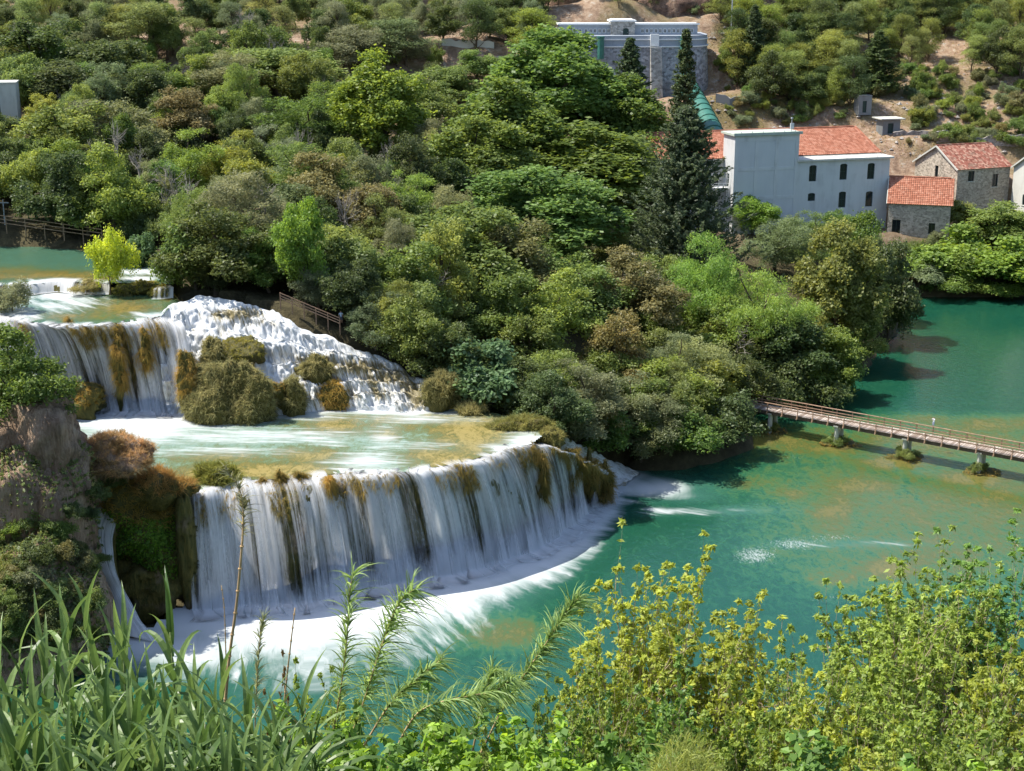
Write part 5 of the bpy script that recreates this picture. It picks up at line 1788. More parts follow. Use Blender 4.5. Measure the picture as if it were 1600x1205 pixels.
# places trees must not cover in the photograph
KEEP = [
    [(0, 430), (270, 430), (280, 462), (400, 474), (455, 497), (545, 548), (630, 580), (700, 625), (800, 648), (850, 672), (960, 740), (940, 800), (600, 950), (0, 950)],
    [(430, 450), (545, 482), (545, 520), (430, 482)], [(0, 325), (160, 345), (160, 365), (0, 365)],
    [(1128, 195), (1395, 195), (1395, 322), (1240, 330), (1140, 300)], [(1385, 225), (1600, 225), (1600, 318), (1500, 320), (1388, 350)], [(1050, 205), (1135, 200), (1135, 250), (1050, 250)],
    [(880, 30), (1116, 30), (1116, 148), (1010, 150), (925, 100)], [(1080, 125), (1130, 125), (1130, 210), (1085, 210)],
    [(1180, 612), (1600, 640), (1600, 900), (1180, 740)], [(1430, 462), (1600, 462), (1600, 640), (1370, 620), (1380, 560), (1440, 520)], [(1325, 150), (1420, 150), (1420, 214), (1325, 214)], [(700, 45), (772, 45), (772, 80), (700, 80)],
    [(1055, 380), (1265, 380), (1265, 470), (1055, 470)], [(1275, 345), (1430, 345), (1440, 530), (1290, 560)], [(720, 70), (1020, 70), (1020, 330), (740, 330)], [(535, 95), (660, 95), (660, 190), (535, 190)], [(695, 530), (795, 530), (795, 630), (710, 630)], [(815, 440), (925, 440), (925, 540), (815, 540)], [(1020, 190), (1125, 190), (1130, 370), (1010, 370)],
    [(0, 118), (36, 118), (36, 180), (0, 180)], [(0, 380), (250, 385), (250, 430), (0, 430)],
]
def blocked(base, h, w):
    pts = np.array([[base[0] + sx * w / 2, base[1], base[2] + h * sz] for sx, sz in ((0, 1), (-.7, .75), (.7, .75), (-.9, .4), (.9, .4), (0, .3))])
    px, py = proj(pts)
    return any(in_poly(px, py, k).any() for k in KEEP)

def fill(poly, n, spacing, mix, hs, wr, seed, tries=40):
    rng = random.Random(seed)
    xs, ys = [p[0] for p in poly], [p[1] for p in poly]
    got = []
    for _ in range(n * tries):
        if len(got) >= n:
            break
        px, py = rng.uniform(min(xs), max(xs)), rng.uniform(min(ys), max(ys))
        if not in_poly([px], [py], poly)[0]:
            continue
        if any((px - a) ** 2 + ((py - b) * 1.6) ** 2 < spacing ** 2 for a, b in got):
            continue
        q = hit_ground(px, py)
        if q is None or q[2] < 0.4:
            continue
        kind, col = rng.choice(mix)
        h = rng.uniform(*hs) * {'bush': 0.6, 'fig': 0.7, 'pine': 1.05, 'cypress': 1.2}.get(kind, 1.0)
        w = h * rng.uniform(*wr)
        if blocked(q, h, w):
            h, w = h * 0.5, w * 0.55
            if blocked(q, h, w):
                continue
            kind = 'bush'
        got.append((px, py))
        grow(kind, col, q, h, w)
    return len(got)

WOOD = [('oak', 'olive'), ('oak', 'olive'), ('oak', 'dark'), ('oak', 'green'), ('soft', 'grey'), ('soft', 'olive'), ('oak', 'tan'), ('oak', 'ygreen'), ('bush', 'dark'), ('bush', 'olive')]
fill([(275, 470), (440, 470), (545, 540), (700, 640), (860, 690), (1000, 735), (1165, 710), (1175, 640), (1280, 630), (1400, 510), (1420, 420), (1400, 350), (1130, 350), (1000, 380), (650, 370), (270, 380)], 95, 34, WOOD, (6, 12), (0.75, 1.15), 1)
fill([(300, 440), (545, 500), (700, 600), (860, 660), (1165, 660), (1380, 480), (1380, 340), (1050, 340), (300, 300)], 14, 60, [('bare', 'grey')], (9, 13), (0.5, 0.7), 11)
fill([(0, 300), (260, 380), (650, 340), (1000, 330), (780, 90), (0, 90)], 14, 60, [('bare', 'grey')], (10, 14), (0.45, 0.6), 12)
fill([(0, 330), (260, 420), (650, 370), (1000, 380), (1050, 260), (780, 90), (0, 90)], 110, 30, WOOD, (7, 15), (0.6, 1.05), 2)
fill([(0, 95), (860, 80), (860, -60), (0, -60)], 150, 22, [('oak', 'olive'), ('oak', 'dark'), ('soft', 'grey'), ('pine', 'pine'), ('pine', 'grey'), ('oak', 'dark')], (8, 13), (0.65, 0.95), 3)
HILL = [('pine', 'pine'), ('pine', 'pine'), ('pine', 'ygreen'), ('pine', 'olive'), ('pine', 'dark'), ('oak', 'dark')]
fill([(1116, 150), (1330, 185), (1330, -60), (1116, -60)], 75, 17, HILL, (8, 13), (0.65, 0.95), 4)
fill([(1330, 105), (1600, 130), (1640, -80), (1330, -80)], 85, 17, HILL, (8, 13), (0.65, 0.95), 5)
fill([(860, 30), (1116, 34), (1116, -80), (640, -80), (700, 30)], 34, 18, [('pine', 'pine'), ('pine', 'dark'), ('bush', 'grey')], (4, 7), (0.6, 0.9), 6)
SCRUB = [('bush', 'olive'), ('bush', 'grey'), ('bush', 'green'), ('bush', 'tan'), ('bush', 'ygreen')]
fill([(1116, 200), (1400, 230), (1640, 240), (1640, 120), (1116, 100)], 190, 9, SCRUB, (2.5, 7.5), (0.9, 1.4), 7)
fill([(1395, 330), (1640, 330), (1640, 462), (1425, 462)], 40, 18, [('bush', 'bright'), ('bush', 'green'), ('fig', 'bright'), ('bush', 'grey')], (4, 8), (0.9, 1.3), 8)
fill([(700, 90), (860, 60), (860, 0), (640, 0)], 12, 20, SCRUB, (3, 6), (0.8, 1.2), 9)

fill([(-230, 400), (-10, 380), (-10, -60), (-230, -60)], 45, 30, [('oak', 'olive'), ('oak', 'dark'), ('soft', 'grey'), ('oak', 'green')], (9, 14), (0.7, 1.0), 13)

def ordinal(k):
    if k > 9:
        return f'{k + 1}th nearest'
    return ['nearest', 'second nearest', 'third nearest', 'fourth nearest', 'fifth nearest', 'sixth nearest', 'seventh nearest', 'eighth nearest', 'ninth nearest', 'tenth nearest'][k]

def name_vegetation(lst):
    """say which plant is which by its look and by a landmark one can find"""
    fam = {}
    for r, kind, col, px, py, lab in lst:
        if lab:
            continue
        lm = min(LANDMARKS, key=lambda k: math.hypot(LANDMARKS[k][0] - px, LANDMARKS[k][1] - py))
        dx, dy = px - LANDMARKS[lm][0], py - LANDMARKS[lm][1]
        rel = ('right of' if dx > 0 else 'left of') if abs(dx) > abs(dy) else ('below' if dy > 0 else 'above')
        fam.setdefault(('pale grey' if kind == 'bare' else COLN[col], KINDN[kind], rel, lm), []).append((math.hypot(dx, dy), r))
    for (cn, kn, rel, lm), L in fam.items():
        L.sort(key=lambda e: e[0])
        for k, (d, r) in enumerate(L):
            r['label'] = f'{cn} {kn} {rel} {lm}' if len(L) == 1 else f'{cn} {kn}, {ordinal(k)} one {rel} {lm}'
            r['group'] = {'bush': 'shrubs on the banks and slopes', 'pine': 'pines on the hillside'}.get(next(v[1] for v in lst if v[0] is r), 'trees of the wood')
name_vegetation(list(VEG))

# ------------------------------------------------------------------ mossy mounds and tufts
def mound_mesh(rad, seed, amp=0.25, n=40, m=24, stretch=1.0):
    u = np.linspace(0, 2 * math.pi, n)
    v = np.linspace(-0.5 * math.pi, 0.5 * math.pi, m)
    U, V = np.meshgrid(u, v, indexing='ij')
    d = np.stack([np.cos(V) * np.cos(U), np.cos(V) * np.sin(U), np.sin(V)], -1)
    f = 1 + amp * fbm(d * 1.6 * np.array([1, 1, stretch]) + seed, 4)
    return d * f[..., None] * np.asarray(rad), d

def mound(name, label, cat, c, rad, seed, mrock, col, n, blade, width, zlo=-0.3, droop=0.5, up=0.45, col2=None, amp=0.42, parts=True, group=None, kind=None, leafy=None, rz=0.0, brown=0.0):
    root = thing(name, label, cat, c, rz, group)
    G, d = mound_mesh(rad, seed, amp)
    MB().grid(G).build('rock', mrock, root, smooth_=True, faceattr=False)
    rng = np.random.default_rng(seed)
    def scat(k, zl, zh):
        i, j = rng.integers(0, G.shape[0] - 1, k * 3), rng.integers(0, G.shape[1] - 1, k * 3)
        wgt = np.cos(np.linspace(-.5 * math.pi, .5 * math.pi, G.shape[1]))[j]
        f = rng.random((k * 3, 2))
        P = G[i, j] * (1 - f[:, :1]) * (1 - f[:, 1:]) + G[i + 1, j] * f[:, :1] * (1 - f[:, 1:]) + G[i, j + 1] * (1 - f[:, :1]) * f[:, 1:] + G[i + 1, j + 1] * f[:, :1] * f[:, 1:]
        N = nrm(d[i, j] / np.asarray(rad))
        ok = (rng.random(k * 3) < wgt) & (d[i, j][:, 2] > zl) & (d[i, j][:, 2] < zh)
        return P[ok][:k], N[ok][:k]
    P, N = scat(n // 12, zlo, 2)
    b = MB()
    cl = np.clip(0.5 + 0.45 * fbm(P * 0.9 + seed, 3) + 0.25 * rng.normal(size=len(P)), 0, 1)
    P, N = tufts(P, N, 14, blade * 0.16, rng)
    ln = np.repeat(0.7 + 0.7 * rng.random(len(cl)), 14) * blade
    add_blades(b, P, N, ln, width, rng, droop * 0.75, up, 3, np.clip(0.75 * np.repeat(cl, 14) + 0.25 * rng.random(len(P)), 0, 1))
    o = b.build('grass', M_GRASS, root)
    o.color = (*col, 1)
    tag(o, kind='stuff')
    if leafy:
        lc, ln, ls, zl, zh = leafy
        P, N = scat(ln, zl, zh)
        b = MB()
        add_leaves(b, P + N * rng.random((len(P), 1)) * ls * 2, N, np.full(len(P), ls), rng, 0.55, 0.7)
        o = b.build('moss_leaves', M_FOL, root)
        o.color = (*lc, 1)
        tag(o, kind='stuff')
    return root

SEDGE, GOLD, RUST, MOSS, FERN = (.235, .225, .100), (.30, .225, .065), (.36, .19, .10), (.22, .21, .05), (.085, .17, .018)
def mnd(px, py, z, rx, ry, rz, *a, Y=None, **k):
    c = W(px, py, z) if Y is None else D(px, py, Y)
    return c, (rx, ry, rz)
S = 182 / F
c, r = mnd(372, 650, 12.4, 5.1, 3.8, 7.0)
mound('mossy_island', 'large mossy sedge covered rock island in the middle of the falls', 'rock', c, r, 31, M_TRAVM, SEDGE, 15000, 0.75, 0.085, -0.1, 0.75, 0.5)
c, r = mnd(330, 585, 16.4, 2.1, 1.8, 4.0)
mound('mossy_rock', 'tall mossy hump on the left flank of the mossy island', 'rock', c, r, 32, M_TRAVM, SEDGE, 4500, 0.7, 0.08, -0.2, 0.7, 0.5)
c, r = mnd(380, 555, 18.8, 2.9, 2.0, 2.0)
mound('mossy_rock', 'mossy crest of bare travertine on top of the mossy island', 'rock', c, r, 33, M_TRAVM, MOSS, 2600, 0.4, 0.06, 0.0, 0.8, 0.3)
c, r = mnd(458, 634, 13.4, 1.7, 1.4, 3.4)
mound('mossy_rock', 'round brown sedge tuft at the right foot of the mossy island', 'rock', c, r, 34, M_TRAVM, SEDGE, 3600, 0.7, 0.07, -0.2, 0.6, 0.5)
c, r = mnd(428, 612, 15.6, 1.2, 1.0, 1.2)
mound('mossy_rock', 'small golden lump between the island and the brown tuft', 'rock', c, r, 35, M_TRAVM, GOLD, 900, 0.3, 0.06, 0.0, 0.6, 0.4)
c, r = mnd(292, 600, 17, 1.0, .9, 3.6)
mound('mossy_rock', 'narrow mossy rib dripping water left of the mossy island', 'rock', c, r, 36, M_TRAVM, GOLD, 2000, 0.6, 0.06, -0.6, 1.0, 0.1)
c, r = mnd(520, 628, 13.2, 1.9, 1.3, 2.5)
mound('mossy_rock', 'golden mossy tuft at the foot of the white cascade', 'rock', c, r, 37, M_TRAVM, GOLD, 3000, 0.6, 0.07, -0.3, 0.8, 0.3)
c, r = mnd(494, 580, 17.0, 2.0, 1.4, 1.7)
mound('mossy_rock', 'green topped mossy tuft in the middle of the white cascade', 'rock', c, r, 38, M_TRAVM, SEDGE, 2600, 0.6, 0.07, -0.2, 0.6, 0.4)
c, r = mnd(690, 618, 14.2, 2.2, 1.6, 2.4)
mound('sedge_tuft', 'brown green sedge tuft at the right end of the cascade', 'plant', c, r, 39, M_TRAVM, SEDGE, 3800, 0.8, 0.07, -0.3, 0.5, 0.6)
c, r = mnd(736, 644, 12.5, 1.6, 1.2, .7)
mound('sedge_tuft', 'low spiky sedge tuft on the back rim of the golden shallows', 'plant', c, r, 40, M_TRAVM, SEDGE, 1500, 0.9, 0.06, 0.0, 0.4, 0.7)
c, r = mnd(815, 668, 12.3, 3.6, 1.6, 1.3)
mound('sedge_tuft', 'long grassy hummock at the right rim of the middle pool', 'plant', c, r, 41, M_TRAVM, (.21, .21, .07), 3600, 0.75, 0.06, 0.0, 0.5, 0.5)
c, r = mnd(858, 686, 11.6, 1.7, 1.2, 1.0)
mound('sedge_tuft', 'small olive sedge tuft on the right shoulder of the lower fall', 'plant', c, r, 52, M_TRAVM, (.21, .20, .07), 1800, 0.6, 0.06, -0.1, 0.6, 0.5)
c, r = mnd(124, 632, 14.0, 2.8, 1.8, 2.2)
mound('mossy_rock', 'golden mossy hump at the left foot of the upper fall', 'rock', c, r, 42, M_TRAVM, GOLD, 2800, 0.4, 0.06, 0.0, 0.7, 0.3)
for i, (px, py, z, rx, rz, lab) in enumerate([
        (226, 560, 19.5, 1.0, 2.6, 'golden hanging moss curtain on the upper fall nearest the island'), (186, 575, 18.5, .8, 3.6, 'long thin moss curtain in the middle of the upper fall'),
        (114, 530, 21.8, .8, 2.2, 'short moss tuft under the lip of the upper fall'), (412, 775, 10.8, .85, 1.7, 'leftmost brown moss tuft hanging under the lower lip'),
        (438, 770, 11.0, .9, 2.1, 'brown moss tuft hanging second from the reed clump'), (470, 756, 11.9, .7, 1.0, 'small moss tuft where the wide curtain starts'), (514, 760, 11.6, .4, .9, 'tiny golden moss tuft on the lower lip'),
        (812, 748, 8.6, .7, 1.8, 'moss rib showing through the right part of the curtain'), (848, 752, 7.8, .8, 2.6, 'long dark moss rib near the right end of the curtain'), (832, 712, 10.9, .9, 1.2, 'round moss lump on the right brow of the fall'),
        (893, 735, 7.0, 1.2, 2.2, 'brown wet rock rib right of the last wide curtain'), (920, 745, 5.0, 1.4, 2.4, 'dark brown rock rib second from the fall end'), (945, 757, 2.8, 1.3, 2.2, 'last dark rock at the right end of the fall')]):
    c = W(px, py, z)
    c[1] += 0.25
    mound('moss_tuft', lab, 'moss', c, (rx * 0.7, 0.7, rz), 60 + i, M_TRAVM, GOLD if i in (0, 1, 6) else (.22, .17, .055), 2200, 0.75, 0.06, -0.9, 1.1, 0.05, amp=0.65)
for px, py, z, rx, rz, lab in ((222, 452, 24.6, 2.6, 1.0, 'mossy brown rock step right of the yellow tree'), (252, 460, 24.3, 1.6, 1.3, 'small mossy rock between two thin falls under the dark tree'), (196, 456, 24.4, 1.6, .9, 'low mossy rock at the root of the yellow tree')):
    mound('mossy_rock', lab, 'rock', W(px, py, z), (rx, 1.2, rz), int(px), M_TRAVM, MOSS, 1800, 0.35, 0.06, -0.2, 0.6, 0.4)
c, r = D(230, 832, 150.5), (4.3, 3.0, 5.9)
mound('mossy_boulder', 'sedge topped boulder with bright moss between the side chute and the lower fall', 'rock', c, r, 43, M_TRAVM, (.26, .20, .055), 9000, 0.75, 0.075, 0.28, 0.5, 0.5, leafy=(FERN, 9000, 0.17, -0.75, 0.35))
c = D(240, 766, 150.3)
mound('sedge_tuft', 'rusty grass crown on the mossy boulder', 'plant', c, (3.6, 2.2, 2.0), 45, M_TRAVM, (.30, .20, .07), 4000, 0.8, 0.07, 0.0, 0.4, 0.6)
c = W(342, 752, 12.2)
mound('sedge_tuft', 'dark green sedge clump on the lip between two falls', 'plant', c, (2.2, 1.6, 1.7), 46, M_TRAVM, (.17, .18, .05), 4200, 0.9, 0.08, -0.2, 0.6, 0.6)
mound('wet_rock', 'dark rock pillar between the mossy boulder and the narrow left fall', 'rock', D(292, 860, 149.0), (1.0, 1.0, 6.6), 53, M_TRAV, (.07, .07, .025), 900, 0.35, 0.06, -0.6, 0.9, 0.2, amp=0.25)
c = D(228, 915, 150)
mound('wet_rock', 'dark wet rock foot below the mossy boulder', 'rock', c, (4.2, 2.2, 3.4), 47, M_TRAV, (.07, .06, .02), 1200, 0.35, 0.06, 0.0, 0.9, 0.2)

def lip_moss(lip, foot, gate, n, seed, name):
    """moss hanging in ragged bunches from the edge of a fall"""
    rng = np.random.default_rng(seed)
    P, S, TM, T = fall_grid(lip, foot, 500, 60, off=-0.15, wob=0.0)
    k = fbm(np.stack([S[:, 0] * 0.5, S[:, 0] * 0, S[:, 0] * 0 + seed], 1), 3)
    px = proj(P[:, 0])[0]
    k = k + np.interp(px, [g[0] for g in gate], [g[1] for g in gate])
    w = np.clip(k, 0, 1)
    i = rng.choice(500, n, p=w / w.sum())
    ln = np.clip(w[i] * 2, 0.2, 1.6)
    j = np.clip((rng.random(n) * 9 * ln).astype(int), 0, 58)
    Q = P[i, j] + rng.normal(size=(n, 3)) * np.array([.12, .12, .05])
    N = np.tile([0.0, -0.8, 0.15], (n, 1))
    Q, N = tufts(Q, N, 8, 0.08, rng)
    b = MB()
    add_blades(b, Q, N, np.full(len(Q), 0.55), 0.07, rng, 1.1, 0.05, 3, np.clip(np.repeat(rng.random(n), 8) * .8 + .2 * rng.random(len(Q)), 0, 1))
    o = b.build(name, M_GRASS)
    o.color = (.25, .20, .065, 1)
    tag(o, kind='stuff')
lip_moss(LIP3, FOOT3, [(290, -.1), (380, .55), (470, .3), (560, -.1), (600, -.25), (700, -.1), (800, .1), (860, .3), (900, .6), (950, .6)], 1900, 5, 'hanging_moss')
lip_moss(LIPU, FOOTU, [(-70, -.1), (90, 0), (120, .35), (200, .15), (230, .4), (290, .1)], 900, 6, 'hanging_moss')

# bare cliff on the left with plants on it
def cliff(label, c, rad, seed, mat, amp=0.34, n=90, m=60, stri=1.0):
    u = np.linspace(0, 2 * math.pi, n)
    v = np.linspace(-0.5 * math.pi, 0.5 * math.pi, m)
    U, V = np.meshgrid(u, v, indexing='ij')
    d = np.stack([np.sign(np.cos(V) * np.cos(U)) * np.abs(np.cos(V) * np.cos(U)) ** .8, np.cos(V) * np.sin(U), np.sign(np.sin(V)) * np.abs(np.sin(V)) ** .75], -1)
    f = 1 + amp * fbm(d * 1.5 + seed, 5) + 0.10 * stri * np.abs(vnoise(d * np.array([9, 9, 1.2]) + seed))
    o = MB().grid(d * f[..., None] * np.asarray(rad)).build('cliff', mat, smooth_=True, faceattr=False)
    o.location = tuple(c)
    tag(o, kind='structure')
    return d * f[..., None] * np.asarray(rad) + np.asarray(c), d
CL = []
CL.append(cliff('', D(35, 725, 147), (6.2, 5.5, 7.0), 5, M_TRAVD))
CL.append(cliff('', D(20, 860, 145), (8.2, 6.5, 10.5), 6, M_TRAVD, 0.26))
CL.append(cliff('', D(66, 900, 146), (3.2, 4.5, 9.0), 9, M_TRAVD, 0.25))
CL.append(cliff('', D(35, 985, 138), (8.2, 8.0, 9.6), 15, M_TRAVD, 0.22))
CL.append(cliff('', D(100, 1010, 139), (3.6, 5.0, 6.5), 17, M_TRAVD, 0.25))
CL.append(cliff('', D(160, 722, 151), (3.6, 2.8, 2.0), 11, M_TRAVD, 0.3, 60, 40))
CL.append(cliff('', D(128, 758, 151), (3.6, 3.0, 3.4), 13, M_TRAVD, 0.3, 60, 40))
c = D(176, 712, 148.6)
mound('sedge_tuft', 'big rusty brown dry grass clump on the cliff shoulder above the pool', 'plant', c, (3.9, 2.4, 1.9), 48, M_TRAVD, (.35, .255, .125), 12000, 0.62, 0.055, -0.7, 0.35, 0.55)
c = D(25, 660, 147)
mound('sedge_tuft', 'dry straw grass on the cliff edge under the left bush', 'plant', c, (5.0, 2.5, 1.5), 49, M_TRAVD, (.22, .16, .08), 3000, 0.5, 0.05, 0.0, 0.5, 0.5)
grow('oak', 'green', D(35, 660, 146) + np.array([0, 0, -0.8]), 11.2, 10.0, 'leafy green young tree standing on the cliff at the left edge', 0)
grow('bush', 'olive', D(15, 640, 147), 4, 5, 'olive shrub at the foot of the left cliff tree')
rng = np.random.default_rng(88)
def cliff_plants():
    k = 0
    spots = [(15, 830, 'bright', 2.6), (60, 870, 'dark', 2.6), (100, 850, 'dark', 2.4), (30, 930, 'dark', 3.0), (90, 930, 'olive', 2.4), (130, 940, 'dark', 2.2), (60, 985, 'dark', 2.8), (120, 990, 'dark', 2.2), (65, 955, 'ygreen', 1.8),
             (140, 890, 'olive', 2.0), (110, 800, 'dark', 2.2), (70, 815, 'olive', 2.2), (10, 900, 'tan', 2.2), (15, 985, 'olive', 2.6), (130, 800, 'dark', 2.0), (150, 770, 'dark', 2.2), (185, 750, 'dark', 2.0)]
    rr = random.Random(3)
    for _ in range(34):
        spots.append((rr.uniform(0, 150), rr.uniform(800, 1010), rr.choice(['olive', 'dark', 'grey', 'olive', 'tan', 'green']), rr.uniform(1.3, 2.6)))
    for px, py, col, s in spots:
        # find cliff surface on the sight line
        a = np.array(ray(px, py))
        best = None
        for P, d in CL:
            Q = P.reshape(-1, 3)
            x, y = proj(Q)
            e = np.hypot(x - px, y - py)
            j = np.nonzero(e < 9)[0]
            if len(j):
                jj = j[np.argmin(Q[j, 1])]
                if best is None or Q[jj, 1] < best[1]:
                    best = Q[jj]
        if best is None:
            continue
        grow('bush', col, best + np.array([0, 0.5, -0.9]), s * 1.05, s * 1.35)
    P = np.vstack([p.reshape(-1, 3) for p, d in CL[1:5]])
    N = np.vstack([nrm(d.reshape(-1, 3)) for p, d in CL[1:5]])
    i = rng.integers(0, len(P), 42000)
    ok = (N[i, 1] < 0.2) & (N[i, 2] > -0.85) & ((fbm(P[i] * 0.35 + 3, 3) > -0.1) | (P[i, 2] < 10))
    i = i[ok]
    b = MB()
    Q = P[i] + rng.normal(size=(len(i), 3)) * 0.15
    add_blades(b, Q, N[i] + 0.4 * fbm(Q * 0.8, 2)[:, None], np.full(len(i), 0.8), 0.12, rng, 0.5, 0.5)
    o = b.build('cliff_grass', M_GRASS)
    o.color = (.20, .20, .08, 1)
    tag(o, kind='stuff')
    b = MB()
    i = rng.integers(0, len(P), 90000)
    ok = (N[i, 1] < 0.2) & (N[i, 2] > -0.8) & (fbm(P[i] * 0.5, 3) > -0.15)
    i = i[ok]
    add_leaves(b, P[i] + N[i] * rng.random((len(i), 1)) * 0.6, N[i], np.full(len(i), 0.24), rng, 0.45, 0.9)
    o = b.build('cliff_creeper', M_FOL)
    o.color = (.12, .155, .05, 1)
    tag(o, kind='stuff')
nv = len(VEG)
cliff_plants()
LANDMARKS = {'the left cliff tree': (40, 590), 'the side chute': (165, 880), 'the rusty grass clump': (180, 705), 'the picture corner reeds': (30, 1040), 'the bare cliff': (60, 740)}
name_vegetation(VEG[nv:])

def outcrop():
    G, d = mound_mesh((24, 9, 13), 77, 0.3, 90, 50)
    G = G + (0.9 * fbm(G * np.array([0.5, 0.5, 0.25]), 4))[..., None] * d
    o = MB().grid(G).build('rock_outcrop', M_OUTC, smooth_=True, faceattr=False)
    q = D(985, 20, 432)
    o.location = (q[0], q[1], 54)
    tag(o, kind='structure')
    G, d = mound_mesh((13, 7, 9), 79, 0.3, 60, 40)
    o = MB().grid(G).build('rock_outcrop', M_OUTC, smooth_=True, faceattr=False)
    q = D(1060, 10, 428)
    o.location = (q[0], q[1], 56)
    tag(o, kind='structure')
def outc_material():
    t = NT('outcrop_rock')
    p = t.pos()
    n1 = t.noise(t.mapv(p, (1, 1, 0.5)), 0.35, 6, 0.7, 0.5)
    n2 = t.noise(p, 1.6, 5, 0.7)
    c = t.ramp(t.math('ADD', t.math('MULTIPLY', n1, 0.7), t.math('MULTIPLY', n2, 0.3)), [(0.3, (0.07, 0.045, 0.035)), (0.48, (0.19, 0.125, 0.095)), (0.58, (0.33, 0.22, 0.15)), (0.7, (0.45, 0.40, 0.36))])
    return t.done(t.pbsdf(c, 0.95, t.bump(t.math('ADD', n1, n2), 1.0, 0.8), 0.05))
M_OUTC = outc_material()
outcrop()

# shrubs and travertine collars round the bridge piers
for i, (x, w) in enumerate(zip(BR_X[:4], (2.2, 2.8, 2.8, 2.4))):
    p = BR_A + BR_D * x
    p = np.array([p[0], p[1], 0.0])
    nm = ['first', 'second', 'third', 'fourth'][i]
    mound('travertine_islet', f'golden travertine islet around the {nm} bridge pier from the wood', 'rock', p + np.array([0, -0.3, -0.25]), (w * 0.95, w * 0.8, 0.70), 90 + i, M_TRAVM, GOLD, 900, 0.3, 0.05, 0.2, 0.6, 0.3)
    grow('bush', 'olive', p + np.array([-0.3, -0.2, 0.0]), 1.9, w * 1.2, f'olive shrub growing round the {nm} bridge pier from the wood')

# loose stones on the dry slope
def scree():
    rng = np.random.default_rng(15)
    base = np.array([[1, 0, 0], [-1, 0, 0], [0, 1, 0], [0, -1, 0], [0, 0, 1], [0, 0, -1]], float)
    tri = np.array([[0, 2, 4], [2, 1, 4], [1, 3, 4], [3, 0, 4], [2, 0, 5], [1, 2, 5], [3, 1, 5], [0, 3, 5]])
    b = MB()
    k = 0
    while k < 700:
        px, py = rng.uniform(1110, 1640), rng.uniform(20, 250)
        q = hit_ground(px, py)
        if q is None or q[1] < 335:
            continue
        r = 0.18 + 0.7 * rng.random() ** 3
        a = rng.uniform(0, 6.28)
        R = np.array([[math.cos(a), -math.sin(a), 0], [math.sin(a), math.cos(a), 0], [0, 0, 1]])
        v = base * rng.uniform(.6, 1.3, (6, 3)) * r * np.array([1.2, 1.0, 0.7])
        b.add(v @ R.T + q, tris=tri)
        k += 1
    tag(b.build('scree', M_DRYST, faceattr=False), kind='stuff')
scree()

# dry grass over the hill
def hill_grass():
    rng = np.random.default_rng(5)
    b = MB()
    xs, ys = [], []
    pts = []
    while len(pts) < 2600:
        px, py = rng.uniform(1100, 1640), rng.uniform(60, 250)
        q = hit_ground(px, py)
        if q is not None and q[1] > 330:
            pts.append(q)
    P = np.array(pts)
    P = np.repeat(P, 5, 0) + rng.normal(size=(len(P) * 5, 3)) * np.array([0.8, 0.8, 0])
    P[:, 2] = gh(P[:, 0], P[:, 1]) - 0.05
    add_blades(b, P, np.tile([0, 0, 1.0], (len(P), 1)), np.full(len(P), 0.7), 0.16, rng, 0.5, 0.8)
    o = b.build('dry_grass', M_GRASS)
    o.color = (.22, .18, .07, 1)
    tag(o, kind='stuff')
hill_grass()
